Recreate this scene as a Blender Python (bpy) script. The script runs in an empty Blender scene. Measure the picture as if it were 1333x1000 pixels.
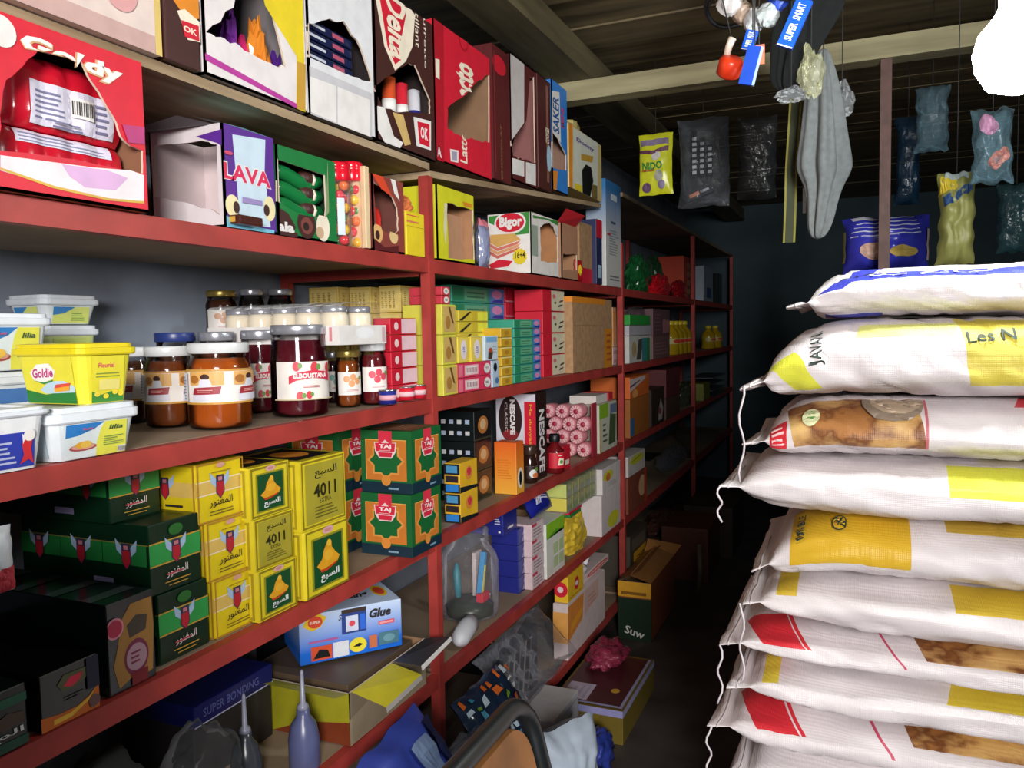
import bpy, math, random
from mathutils import Vector, Matrix, noise
from mathutils.geometry import tessellate_polygon
C = bpy.context.scene.collection
PI = math.pi
# ------------------------------------------------------------------ camera
EYE = Vector((0, 0, 1.42)); YAW, PIT, ROL, FPX = .4067, .0669, -.0183, 1040.
_f = Vector((-math.sin(YAW)*math.cos(PIT), math.cos(YAW)*math.cos(PIT), -math.sin(PIT)))
_r = Vector((math.cos(YAW), math.sin(YAW), 0)); _u = _r.cross(_f)
CR = _r*math.cos(ROL)+_u*math.sin(ROL); CU = -_r*math.sin(ROL)+_u*math.cos(ROL)
def ray(px, py): return CR*((px-666.5)/FPX) - CU*((py-500)/FPX) + _f
def onX(px, py, X): d = ray(px, py); t = X/d.x; return d.y*t, EYE.z+d.z*t          # a point of the photo on the plane x = X: (y, z)
def onY(px, py, Y): d = ray(px, py); t = Y/d.y; return d.x*t, EYE.z+d.z*t
def onZ(px, py, Z): d = ray(px, py); t = (Z-EYE.z)/d.z; return d.x*t, d.y*t
cd = bpy.data.cameras.new('camera'); cd.sensor_width = 36; cd.lens = 36*FPX/1333; cd.clip_start = .02
co = bpy.data.objects.new('camera', cd); C.objects.link(co)
co.matrix_world = Matrix(((CR.x, CU.x, -_f.x, EYE.x), (CR.y, CU.y, -_f.y, EYE.y), (CR.z, CU.z, -_f.z, EYE.z), (0, 0, 0, 1)))
bpy.context.scene.camera = co
# ------------------------------------------------------------------ materials
def lin(h):
    if not isinstance(h, str): return tuple(h)+(1,)
    v = [int(h[i:i+2], 16)/255 for i in (0, 2, 4)]
    return tuple(c/12.92 if c <= .04045 else ((c+.055)/1.055)**2.4 for c in v)+(1,)
_m = {}
def base_mat(name):
    m = bpy.data.materials.new(name); m.use_nodes = True
    return m, m.node_tree.nodes, m.node_tree.links, m.node_tree.nodes['Principled BSDF']
def P(h, rough=.5, var=.045, scale=28, bump=.0, metal=0, coat=0, dark=None):
    key = (h, rough, var, scale, bump, metal, coat, dark)
    if key in _m: return _m[key]
    m, n, l, b = base_mat('print_'+str(h))
    b.inputs['Roughness'].default_value = rough; b.inputs['Metallic'].default_value = metal
    if coat: b.inputs['Coat Weight'].default_value = coat; b.inputs['Coat Roughness'].default_value = .12
    c = lin(h); d = lin(dark) if dark else tuple(x*(1-2.2*var) for x in c[:3])+(1,)
    t = n.new('ShaderNodeTexCoord'); z = n.new('ShaderNodeTexNoise'); z.inputs['Scale'].default_value = scale; z.inputs['Detail'].default_value = 3
    r = n.new('ShaderNodeMapRange'); r.inputs[1].default_value = .38; r.inputs[2].default_value = .68
    mx = n.new('ShaderNodeMix'); mx.data_type = 'RGBA'; mx.inputs[6].default_value = c; mx.inputs[7].default_value = d
    l.new(t.outputs['Object'], z.inputs['Vector']); l.new(z.outputs[0], r.inputs[0]); l.new(r.outputs[0], mx.inputs[0]); l.new(mx.outputs[2], b.inputs['Base Color'])
    if bump:
        bp = n.new('ShaderNodeBump'); bp.inputs['Strength'].default_value = bump; bp.inputs['Distance'].default_value = .004
        l.new(z.outputs[0], bp.inputs['Height']); l.new(bp.outputs[0], b.inputs['Normal'])
    _m[key] = m; return m
def wood(name, a, bcol, sc=(3, 60, 60), rough=.7):
    m, n, l, b = base_mat(name); b.inputs['Roughness'].default_value = rough
    t = n.new('ShaderNodeTexCoord'); mp = n.new('ShaderNodeMapping'); mp.inputs['Scale'].default_value = sc
    z = n.new('ShaderNodeTexNoise'); z.inputs['Scale'].default_value = 1; z.inputs['Detail'].default_value = 6
    r = n.new('ShaderNodeValToRGB'); r.color_ramp.elements[0].position = .35; r.color_ramp.elements[1].position = .7
    r.color_ramp.elements[0].color = lin(a); r.color_ramp.elements[1].color = lin(bcol)
    bp = n.new('ShaderNodeBump'); bp.inputs['Strength'].default_value = .25; bp.inputs['Distance'].default_value = .003
    l.new(t.outputs['Object'], mp.inputs[0]); l.new(mp.outputs[0], z.inputs['Vector']); l.new(z.outputs[0], r.inputs[0]); l.new(r.outputs[0], b.inputs['Base Color'])
    l.new(z.outputs[0], bp.inputs['Height']); l.new(bp.outputs[0], b.inputs['Normal'])
    return m
def film(name, tint='e8eef2', body=.10, rough=.12, fres=.22):
    if name in _m: return _m[name]
    m, n, l, b = base_mat(name); b.inputs['Base Color'].default_value = lin(tint); b.inputs['Roughness'].default_value = rough
    b.inputs['Specular IOR Level'].default_value = .9
    tr = n.new('ShaderNodeBsdfTransparent'); mx = n.new('ShaderNodeMixShader'); lw = n.new('ShaderNodeLayerWeight'); lw.inputs[0].default_value = fres
    z = n.new('ShaderNodeTexNoise'); z.inputs['Scale'].default_value = 22; tc = n.new('ShaderNodeTexCoord'); l.new(tc.outputs['Object'], z.inputs['Vector'])
    bp = n.new('ShaderNodeBump'); bp.inputs['Strength'].default_value = .9; bp.inputs['Distance'].default_value = .02; z.inputs['Detail'].default_value = 4; l.new(z.outputs[0], bp.inputs['Height']); l.new(bp.outputs[0], b.inputs['Normal'])
    ad = n.new('ShaderNodeMath'); ad.operation = 'MULTIPLY_ADD'; ad.use_clamp = True; ad.inputs[1].default_value = .6; ad.inputs[2].default_value = body
    l.new(lw.outputs['Fresnel'], ad.inputs[0]); l.new(ad.outputs[0], mx.inputs[0]); l.new(tr.outputs[0], mx.inputs[1]); l.new(b.outputs[0], mx.inputs[2])
    l.new(mx.outputs[0], n['Material Output'].inputs[0]); _m[name] = m; return m
def glass():
    if 'glass' in _m: return _m['glass']
    m, n, l, b = base_mat('clear_glass'); b.inputs['Base Color'].default_value = (.95, .97, .97, 1); b.inputs['Roughness'].default_value = .05
    tr = n.new('ShaderNodeBsdfTransparent'); mx = n.new('ShaderNodeMixShader'); lw = n.new('ShaderNodeLayerWeight'); lw.inputs[0].default_value = .3
    gl = n.new('ShaderNodeBsdfGlossy'); gl.inputs['Roughness'].default_value = .05
    z = n.new('ShaderNodeTexNoise'); z.inputs['Scale'].default_value = 9; bp = n.new('ShaderNodeBump'); bp.inputs['Strength'].default_value = .08
    l.new(z.outputs[0], bp.inputs['Height']); l.new(bp.outputs[0], gl.inputs['Normal'])
    l.new(lw.outputs['Fresnel'], mx.inputs[0]); l.new(tr.outputs[0], mx.inputs[1]); l.new(gl.outputs[0], mx.inputs[2]); l.new(mx.outputs[0], n['Material Output'].inputs[0])
    _m['glass'] = m; return m
KRAFT = P('b08a64', .8, .12, 40); KRIN = P('a07c5a', .85, .12, 30); WHITE = P('e8e4e2', .5); BLACK = P('14151a', .4); INK = P('2a2626', .5, 0)
GREYIN = P('b9b3b4', .8)
# ------------------------------------------------------------------ text shapes
_g = {}
def glyphs(s, off=0., shear=0.):
    k = (s, off, shear)
    if k in _g: return _g[k]
    c = bpy.data.curves.new('writing', 'FONT'); c.body = s; c.resolution_u = 2 if ord(s[0]) < 1000 else 1; c.offset = off; c.shear = shear
    o = bpy.data.objects.new('writing', c); C.objects.link(o); bpy.context.view_layer.update()
    m = bpy.data.meshes.new_from_object(o.evaluated_get(bpy.context.evaluated_depsgraph_get()))
    v = [(p.co.x, p.co.y) for p in m.vertices]; f = [tuple(p.vertices) for p in m.polygons]
    bpy.data.objects.remove(o); bpy.data.curves.remove(c); bpy.data.meshes.remove(m)
    x0 = min(p[0] for p in v); x1 = max(p[0] for p in v); y0 = min(p[1] for p in v); y1 = max(p[1] for p in v)
    v = [((p[0]-x0)/(x1-x0)-.5, (p[1]-y0)/(y1-y0)-.5) for p in v]
    _g[k] = (v, f); return _g[k]
AR_LION = '\ufeca\ufe92\ufeb4\ufedf\ufe8d'; AR_CREST = '\ufead\ufeee\ufee8\ufed0\ufee4\ufedf\ufe8d'; AR_M = '\ufee2\ufedf\ufe8d'
def inside(p, poly):
    r = False; j = len(poly)-1
    for i in range(len(poly)):
        a, b = poly[i], poly[j]
        if (a[1] > p[1]) != (b[1] > p[1]) and p[0] < (b[0]-a[0])*(p[1]-a[1])/(b[1]-a[1])+a[0]: r = not r
        j = i
    return r
def jag(pts, n=5, amp=.02, seed=1):
    rnd = random.Random(seed); out = []
    for i, a in enumerate(pts):
        b = pts[(i+1) % len(pts)]
        for k in range(n):
            t = k/n; out.append((a[0]+(b[0]-a[0])*t+rnd.uniform(-amp, amp)*(k > 0), a[1]+(b[1]-a[1])*t+rnd.uniform(-amp, amp)*(k > 0)))
    return out
# ------------------------------------------------------------------ mesh builder
class MB:
    def __init__(s): s.v = []; s.f = []; s.mi = []; s.sm = []; s.mats = []
    def slot(s, m):
        if m not in s.mats: s.mats.append(m)
        return s.mats.index(m)
    def add(s, vs, fs, m, smooth=False):
        o = len(s.v); k = s.slot(m); s.v += [tuple(p) for p in vs]
        for f in fs: s.f.append(tuple(o+i for i in f)); s.mi.append(k); s.sm.append(smooth)
    def box(s, a, b, m, sides=None):
        x0, y0, z0 = a; x1, y1, z1 = b
        v = [(x0, y0, z0), (x1, y0, z0), (x1, y1, z0), (x0, y1, z0), (x0, y0, z1), (x1, y0, z1), (x1, y1, z1), (x0, y1, z1)]
        s.add(v, [(0, 3, 2, 1), (4, 5, 6, 7), (0, 1, 5, 4), (1, 2, 6, 5), (2, 3, 7, 6), (3, 0, 4, 7)], m)
        if sides:
            for i, mm in sides.items(): s.mi[len(s.mi)-6+i] = s.slot(mm)
    def obox(s, M, m):
        o = len(s.v); s.box((-.5, -.5, -.5), (.5, .5, .5), m); s.v[o:] = [tuple(M @ Vector(p)) for p in s.v[o:]]
    def lathe(s, prof, m, n=24, c=(0, 0, 0), smooth=True, fold=None):
        vs = []; fs = []
        for r, z in prof:
            for k in range(n):
                a = 2*PI*k/n; q = r*(fold(a, z) if fold else 1); vs.append((c[0]+q*math.cos(a), c[1]+q*math.sin(a), c[2]+z))
        for i in range(len(prof)-1):
            for k in range(n): k2 = (k+1) % n; fs.append((i*n+k, i*n+k2, i*n+n+k2, i*n+n+k))
        fs.append(tuple(range(n-1, -1, -1))); fs.append(tuple((len(prof)-1)*n+k for k in range(n)))
        s.add(vs, fs, m, smooth)
    def tube(s, pts, r, m, n=8, flat=1., smooth=True):
        pts = [Vector(p) for p in pts]; vs = []; fs = []; up = None
        for i, p in enumerate(pts):
            d = (pts[min(i+1, len(pts)-1)]-pts[max(i-1, 0)]).normalized()
            if up is None: up = Vector((0, 0, 1)) if abs(d.z) < .9 else Vector((1, 0, 0))
            a = d.cross(up).normalized(); b = a.cross(d).normalized(); up = b; rr = r[i] if isinstance(r, (list, tuple)) else r
            for k in range(n): t = 2*PI*k/n; vs.append(p+a*rr*math.cos(t)+b*rr*flat*math.sin(t))
        for i in range(len(pts)-1):
            for k in range(n): k2 = (k+1) % n; fs.append((i*n+k, i*n+k2, i*n+n+k2, i*n+n+k))
        fs.append(tuple(range(n-1, -1, -1))); fs.append(tuple((len(pts)-1)*n+k for k in range(n)))
        s.add(vs, fs, m, smooth)
    def grid(s, fn, nu, nv, m, smooth=True, wrapv=False):
        vs = [fn(i/nu, j/nv) for i in range(nu+1) for j in range(nv+(0 if wrapv else 1))]; w = nv+(0 if wrapv else 1); fs = []
        for i in range(nu):
            for j in range(nv): j2 = (j+1) % w; fs.append((i*w+j, (i+1)*w+j, (i+1)*w+j2, i*w+j2))
        s.add(vs, fs, m, smooth)
    def panel(s, F, outer, holes, th, mo, mi):                 # a sheet with torn holes, th thick behind frame F
        loops = [outer]+holes; flat = [p for l in loops for p in l]
        tri = tessellate_polygon([[Vector((p[0], p[1], 0)) for p in l] for l in loops])
        A = [F.at(*p) for p in flat]; B = [F.at(p[0], p[1], -th) for p in flat]
        fr = []
        for t in tri:
            a, b, c = [flat[i] for i in t]; ccw = (b[0]-a[0])*(c[1]-a[1])-(b[1]-a[1])*(c[0]-a[0]) > 0
            fr.append(tuple(t) if ccw else tuple(reversed(t)))
        s.add(A, fr, mo); s.add(B, [tuple(reversed(t)) for t in fr], mi)
        o = 0
        for l in loops:
            n = len(l); s.add([F.at(*p) for p in l]+[F.at(p[0], p[1], -th) for p in l], [(i, (i+1) % n, n+(i+1) % n, n+i) for i in range(n)], P('d8c4b0', .9)); o += n
    def build(s, name, parent=None, loc=(0, 0, 0), rz=0, bevel=0, label=None, cat=None, grp=None, kind=None, solid=0, sub=0):
        me = bpy.data.meshes.new(name); me.from_pydata(s.v, [], s.f)
        for m in s.mats: me.materials.append(m)
        me.polygons.foreach_set('material_index', s.mi); me.polygons.foreach_set('use_smooth', s.sm); me.update()
        o = bpy.data.objects.new(name, me); C.objects.link(o); o.location = loc; o.rotation_euler = (0, 0, rz)
        if parent: o.parent = parent
        if bevel:
            b = o.modifiers.new('edge', 'BEVEL'); b.width = bevel; b.segments = 2; b.limit_method = 'ANGLE'; b.angle_limit = 1.2
        if solid: q = o.modifiers.new('thick', 'SOLIDIFY'); q.thickness = solid; q.offset = 0
        if sub: q = o.modifiers.new('sub', 'SUBSURF'); q.levels = q.render_levels = sub
        return tag(o, label, cat, grp, kind)
def tag(o, label=None, cat=None, grp=None, kind=None):
    for k, v in (('label', label), ('category', cat), ('group', grp), ('kind', kind)):
        if v: o[k] = v
    return o
def thing(name, label, cat, loc=(0, 0, 0), rz=0, grp=None):
    o = bpy.data.objects.new(name, None); C.objects.link(o); o.empty_display_size = .05; o.location = loc; o.rotation_euler = (0, 0, rz)
    return tag(o, label, cat, grp)
def dup(src, loc, label=None, rz=None, grp=None):
    r = src.copy(); C.objects.link(r); r.location = loc
    if rz is not None: r.rotation_euler = (0, 0, rz)
    tag(r, label, None, grp)
    for ch in src.children:
        c = ch.copy(); C.objects.link(c); c.parent = r
        for g in ch.children:
            d = g.copy(); C.objects.link(d); d.parent = c
    return r
class Fr:                                                     # a flat printed face: 0..1 across and up
    def __init__(s, mb, o, u, v, w, h): s.mb = mb; s.o = Vector(o); s.u = Vector(u); s.v = Vector(v); s.n = s.u.cross(s.v); s.w = w; s.h = h; s.k = .0004; s.clip = []
    def at(s, x, y, d=0): return s.o+s.u*(x*s.w)+s.v*(y*s.h)+s.n*d
    def _put(s, pts, fs, m):
        s.k += .00025
        if s.clip:
            ok = []
            for f in fs:
                c = (sum(pts[i][0] for i in f)/len(f), sum(pts[i][1] for i in f)/len(f))
                if not any(inside(c, h) for h in s.clip): ok.append(f)
            fs = ok
        s.mb.add([s.at(min(max(p[0], 0), 1), min(max(p[1], 0), 1), s.k) for p in pts], fs, m)
    def rect(s, x0, y0, x1, y1, m):
        n = 16 if s.clip else 1
        s._put([(x0+(x1-x0)*i/n, y0+(y1-y0)*j/n) for i in range(n+1) for j in range(n+1)], [(i*(n+1)+j, (i+1)*(n+1)+j, (i+1)*(n+1)+j+1, i*(n+1)+j+1) for i in range(n) for j in range(n)], m)
    def poly(s, pts, m):
        t = tessellate_polygon([[Vector((p[0], p[1], 0)) for p in pts]]); fs = []
        for f in t:
            a, b, c = [pts[i] for i in f]
            fs.append(tuple(f) if (b[0]-a[0])*(c[1]-a[1])-(b[1]-a[1])*(c[0]-a[0]) > 0 else tuple(reversed(f)))
        s._put(pts, fs, m)
    def ell(s, cx, cy, rx, ry, m, n=20): s.poly([(cx+rx*math.cos(2*PI*i/n), cy+ry*math.sin(2*PI*i/n)) for i in range(n)], m)
    def disc(s, cx, cy, r, m, n=20): s.ell(cx, cy, r/s.w, r/s.h, m, n)
    def ring(s, x0, y0, x1, y1, t, m):
        a = t/s.w; b = t/s.h
        for q in ((x0, y0, x1, y0+b), (x0, y1-b, x1, y1), (x0, y0, x0+a, y1), (x1-a, y0, x1, y1)): s.rect(*q, m)
    def text(s, t, cx, cy, w, h, m, rot=0, bold=.02, shear=0):
        v, f = glyphs(t, bold, shear); c, q = math.cos(rot), math.sin(rot); W, H = (h*s.h, w*s.w) if abs(rot) > 1 else (w*s.w, h*s.h)
        s._put([(cx+(x*W*c-y*H*q)/s.w, cy+(x*W*q+y*H*c)/s.h) for x, y in v], f, m)
    def lines(s, x0, y0, x1, y1, n, m, seed=0):
        r = random.Random(seed); d = (y1-y0)/n
        for i in range(n): s.rect(x0, y0+i*d, x0+(x1-x0)*r.uniform(.6, 1), y0+i*d+d*.4, m)
    def bars(s, x0, y0, x1, y1, m=INK):
        s.rect(x0, y0, x1, y1, WHITE); n = 11; d = (x1-x0)/(n+1)
        for i in range(n): s.rect(x0+d*(i+.6), y0+(y1-y0)*.15, x0+d*(i+.6+(.35 if i % 3 else .65)), y1-(y1-y0)*.15, m)
def frames(mb, D, W, H):
    return (Fr(mb, (0, 0, 0), (0, 1, 0), (0, 0, 1), W, H), Fr(mb, (-D, 0, 0), (1, 0, 0), (0, 0, 1), D, H), Fr(mb, (0, 0, H), (0, 1, 0), (-1, 0, 0), W, D))
def K(pl, pr, yt, z0, xf=-1.0, pb=None, d=.2, gap=.003, right=False, dz=0):
    """A box standing on height z0 with its front in the plane xf, read from its edges in the photo: (y, width, height, depth, z, x)."""
    ym = yt+30; Y0 = onX(pl, ym, xf)[0]+gap; Y1 = onX(pr, ym, xf)[0]-gap; h = onX(pr if right else pl, yt, xf)[1]-z0-dz
    if pb is not None: d = xf-onY(pb, ym, Y0)[0]
    return dict(y=Y0, w=Y1-Y0, h=h, d=d, z=z0+.001, x=xf)
def carton(name, label, cat, k, body, front=None, side=None, top=None, grp=None, rz=0, bev=.002, sides=None):
    mb = MB(); mb.box((-k['d'], 0, 0), (0, k['w'], k['h']), body, sides)
    ff, fs, ft = frames(mb, k['d'], k['w'], k['h'])
    if front: front(ff)
    if side: side(fs)
    if top: top(ft)
    return mb.build(name, None, (k['x'], k['y'], k['z']), rz, bev, label, cat, grp)
def open_carton(name, label, cat, k, body, inner=KRIN, front=None, side=None, fh=(), sh=(), top=True, grp=None, rz=0, th=.004, fout=None, sout=None, extra=None, sbody=None):
    """A display carton with torn openings: fh / sh are holes in its front / near side (0..1), fout / sout an outline in place of the full face."""
    mb = MB(); D, W, H = k['d'], k['w'], k['h']; sq = [(0, 0), (1, 0), (1, 1), (0, 1)]
    mb.box((-D, 0, 0), (0, W, th), inner); mb.box((-D, 0, th), (-D+th, W, H), inner, {4: inner}); mb.box((-D+th, W-th, th), (-th, W, H), inner, {4: body})
    if top: mb.box((-D+th, th, H-th), (-th, W-th, H), inner, {1: body})
    ff, fs, ft = frames(mb, D, W, H); ff.clip = [list(h) for h in fh]; fs.clip = [list(h) for h in sh]
    mb.panel(ff, fout or sq, [list(h) for h in fh], th, body, inner); mb.panel(fs, sout or sq, [list(h) for h in sh], th, sbody or body, inner)
    if front: front(ff)
    if side: side(fs)
    if extra: extra(mb, D, W, H)
    return mb.build(name, None, (k['x'], k['y'], k['z']), rz, 0, label, cat, grp)
def pillow(mb, w, h, t, mat, seed=0, nu=18, nv=22, wr=.004, pinch=.06, edge=.004, front=None):
    """A sealed soft packet: lies in the local y-z plane (y 0..w, z 0..h), bulging along x."""
    rnd = Vector((seed*3.7, seed*1.3, seed*.7))
    def pt(u, v, sgn):
        a = 1-abs(2*u-1)**2.6; b = 1-abs(2*v-1)**3.2; q = max(0, a*b)**.6
        y = (u-.5)*w*(1-pinch*b); z = v*h
        nz = noise.noise(Vector((u*7, v*9, sgn*2.))+rnd)*wr*(.3+q) + abs(noise.noise(Vector((u*16, v*5, sgn*3.))+rnd))*wr*.9*q
        return Vector((sgn*(t/2*q+edge*.25)+nz*(1 if sgn > 0 else -1), y+w/2+noise.noise(Vector((v*6, 1, 2))+rnd)*wr*.8, z+noise.noise(Vector((u*6, 5, 2))+rnd)*wr*.8))
    mb.grid(lambda u, v: pt(u, v, 1), nu, nv, mat); mb.grid(lambda u, v: pt(1-u, v, -1), nu, nv, mat)
    return pt
class Bent(Fr):                                               # prints on a curved surface given by a point function
    def __init__(s, mb, pt, w, h, off=.0012): s.mb = mb; s.pt = pt; s.w = w; s.h = h; s.k = off; s.clip = []
    def at(s, x, y, d=0):
        e = .01; x = min(max(x, .001), .999); y = min(max(y, .001), .999); p = s.pt(x, y); n = (s.pt(x+e, y)-p).cross(s.pt(x, y+e)-p)
        return p+n.normalized()*d
    def _put(s, pts, fs, m):                                  # cut into small pieces so that prints follow the curve
        pts = list(pts); todo = []; out = []
        for f in fs: todo += [(f[0], f[i], f[i+1]) for i in range(1, len(f)-1)]
        mid = {}
        while todo and len(out) < 6000:
            t = todo.pop(); d = [abs(pts[t[i]][0]-pts[t[(i+1) % 3]][0])+.4*abs(pts[t[i]][1]-pts[t[(i+1) % 3]][1]) for i in range(3)]; i = d.index(max(d))
            if d[i] < .07: out.append(t); continue
            a, b, c = t[i], t[(i+1) % 3], t[(i+2) % 3]; k = (min(a, b), max(a, b))
            if k not in mid: mid[k] = len(pts); pts.append(((pts[a][0]+pts[b][0])/2, (pts[a][1]+pts[b][1])/2))
            todo += [(a, mid[k], c), (mid[k], b, c)]
        Fr._put(s, pts, out, m)
    def rect(s, x0, y0, x1, y1, m, n=4):
        s._put([(x0+(x1-x0)*i/n, y0+(y1-y0)*j/n) for i in range(n+1) for j in range(n+1)], [(i*(n+1)+j, (i+1)*(n+1)+j, (i+1)*(n+1)+j+1, i*(n+1)+j+1) for i in range(n) for j in range(n)], m)
def crumple(mb, rx, ry, rz, mat, seed=0, amp=.35, nu=26, nv=20, flat=True, fr=3.0, smooth=False):
    r = Vector((seed*2.1, seed*.9, seed*1.7))
    def pt(u, v):
        th = PI*v; ph = 2*PI*u; d = Vector((math.sin(th)*math.cos(ph), math.sin(th)*math.sin(ph), -math.cos(th)))
        q = 1-amp*.4+amp*(abs(noise.noise(d*fr*.6+r))*1.3+.6*abs(noise.noise(d*fr*1.6+r))-.25)
        p = Vector((d.x*rx, d.y*ry, d.z*rz))*q
        if flat and p.z < -rz*.55: p.z = -rz*.55
        return p+Vector((0, 0, rz*.55 if flat else 0))
    vs = []; fs = []
    for j in range(1, nv):
        for i in range(nu): vs.append(pt(i/nu, j/nv))
    vs.append(pt(0, 0)); vs.append(pt(0, 1)); n = nu
    for j in range(nv-2):
        for i in range(n): i2 = (i+1) % n; fs.append((j*n+i, j*n+i2, (j+1)*n+i2, (j+1)*n+i))
    b = len(vs)-2
    for i in range(n): fs.append((b, (i+1) % n, i)); fs.append((b+1, (nv-2)*n+i, (nv-2)*n+(i+1) % n))
    mb.add(vs, fs, mat, smooth)
# ================================================================== the shop
RED = P('ac3c36', .5, .12, 14, .05); REDD = P('a03030', .5, .1, 20)
BOARD = wood('shelf_wood', 'a58f78', '75624f', (2, 2.2, 40)); RAW = wood('raw_wood', 'b09a7c', '80694e', (30, 3, 30))
PLANK = wood('ceiling_planks', '8a7a58', '4a3f2e', (1.5, 14, 14)); BEAM = wood('beam_wood', '6e654a', '4c442f', (25, 2.5, 25)); CBEAM = wood('cross_beam_wood', 'a8a07c', '80775a', (2, 25, 25))  # BEAM is darkened wood: shade under the ceiling put into its colour
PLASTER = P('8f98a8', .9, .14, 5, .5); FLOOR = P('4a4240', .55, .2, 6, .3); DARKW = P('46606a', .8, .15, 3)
sA, sB, sC, sD, sE, sF = 1.848, 1.607, 1.249, .886, .519, .150
P1, P2, P3, P4 = 1.812, 3.645, 5.46, 7.28
def struct(name, a, b, m): mb = MB(); mb.box(a, b, m); return mb.build(name, kind='structure')
struct('floor', (-1.6, -.9, -.05), (1.75, 7.7, 0), FLOOR)
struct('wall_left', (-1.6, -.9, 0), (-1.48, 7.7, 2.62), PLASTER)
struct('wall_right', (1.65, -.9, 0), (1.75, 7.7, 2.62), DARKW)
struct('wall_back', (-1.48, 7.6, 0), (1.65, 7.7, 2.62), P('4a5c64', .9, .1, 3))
mb = MB(); mb.box((-1.48, -.9, 0), (-.25, -.8, 2.62), PLASTER); mb.box((1.1, -.9, 0), (1.65, -.8, 2.62), PLASTER); mb.box((-.25, -.9, 2.45), (1.1, -.8, 2.62), PLASTER)
mb.build('wall_front', kind='structure')
mb = MB(); rnd = random.Random(4); y = -.9
while y < 7.7:
    w = rnd.uniform(.17, .26); mb.box((-1.6, y+.0005, 2.5+rnd.uniform(0, .012)), (1.75, min(y+w, 7.7), 2.6), PLANK); y += w
mb.box((-1.6, -.9, 2.6), (1.75, 7.7, 2.62), PLANK); mb.build('ceiling', kind='structure')
mb = MB(); mb.box((-1.09, -.75, 2.37), (-.93, 7.5, 2.47), BEAM); mb.build('ceiling_beam', kind='structure')
mb = MB(); mb.box((-1.2, 2.98, 2.297), (1.65, 3.06, 2.369), CBEAM); mb.build('ceiling_beam', kind='structure')
mb = MB(); mb.box((-1.47, 1.2, 2.47), (-.2, 1.27, 2.5), PLANK); mb.build('ceiling_batten', kind='structure')
# iron post behind the sacks
mb = MB(); mb.box((.068, 2.99, 0), (.102, 3.02, 2.296), P('6a4a44', .6, .15, 30)); mb.build('iron_post', label='thin rust-brown iron post standing behind the stack of sacks', cat='post')
# ------------------------------------------------------------------ the red rack along the left wall
rk = thing('shelving_rack', 'long red-painted rack of wooden shelves along the left wall', 'shelving rack', (-1.2, 2.7, 0))
R0 = Vector((-1.2, 2.7, 0))
def rp(name, a, b, m, lab=None):
    q = MB(); q.box(tuple(Vector(a)-R0), tuple(Vector(b)-R0), m); return q.build(name, rk, label=lab)
PY = [.02, P1, P2, P3, P4]
for y in PY:
    hp = 1.815 if y < 5 else 2.03
    rp('post', (-1.024, y-.013, 0), (-.997, y+.013, hp), RED); rp('post', (-1.47, y-.013, 0), (-1.445, y+.013, hp if y < 3 else 2.03), RED)
def curved_board(y0, y1, z0, z1, name):
    q = MB(); n = 12
    def zz(t): return z0+(z1-z0)*t
    vs = []; fs = []
    for i in range(n+1):
        t = i/n; y = y0+(y1-y0)*t; z = zz(t); vs += [(-1.0-R0.x, y-R0.y, z-.017), (-1.0-R0.x, y-R0.y, z), (-1.46-R0.x, y-R0.y, z), (-1.46-R0.x, y-R0.y, z-.017)]
    for i in range(n):
        for k in range(4): k2 = (k+1) % 4; fs.append((i*4+k, i*4+k2, i*4+4+k2, i*4+4+k))
    fs += [(3, 2, 1, 0), (n*4, n*4+1, n*4+2, n*4+3)]; q.add(vs, fs, RAW); return q.build(name, rk)
curved_board(-.3, P1+.005, sA, sA, 'shelf_board'); curved_board(P1+.01, 3.32, 1.83, 1.952, 'shelf_board')
for i in range(4):
    y0, y1 = PY[i]+.013, PY[i+1]-.013
    if i == 0: y0 = -.3
    for k, z in enumerate((sB, sC, sD, sE, sF)):
        if i == 3 and k == 4: continue
        rp('front_rail', (-1.022, y0, z-.036), (-1.0, y1, z-.0005), RED)
        rp('shelf_board', (-1.46, y0, z-.02), (-1.0225, y1, z), BOARD)
        rp('bearer', (-1.44, y1-.012, z-.045), (-1.028, y1-.001, z-.0205), RED)
    if i >= 2: rp('shelf_board', (-1.46, y0, 2.031), (-1.0, y1+.02, 2.05), BOARD)
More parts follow.
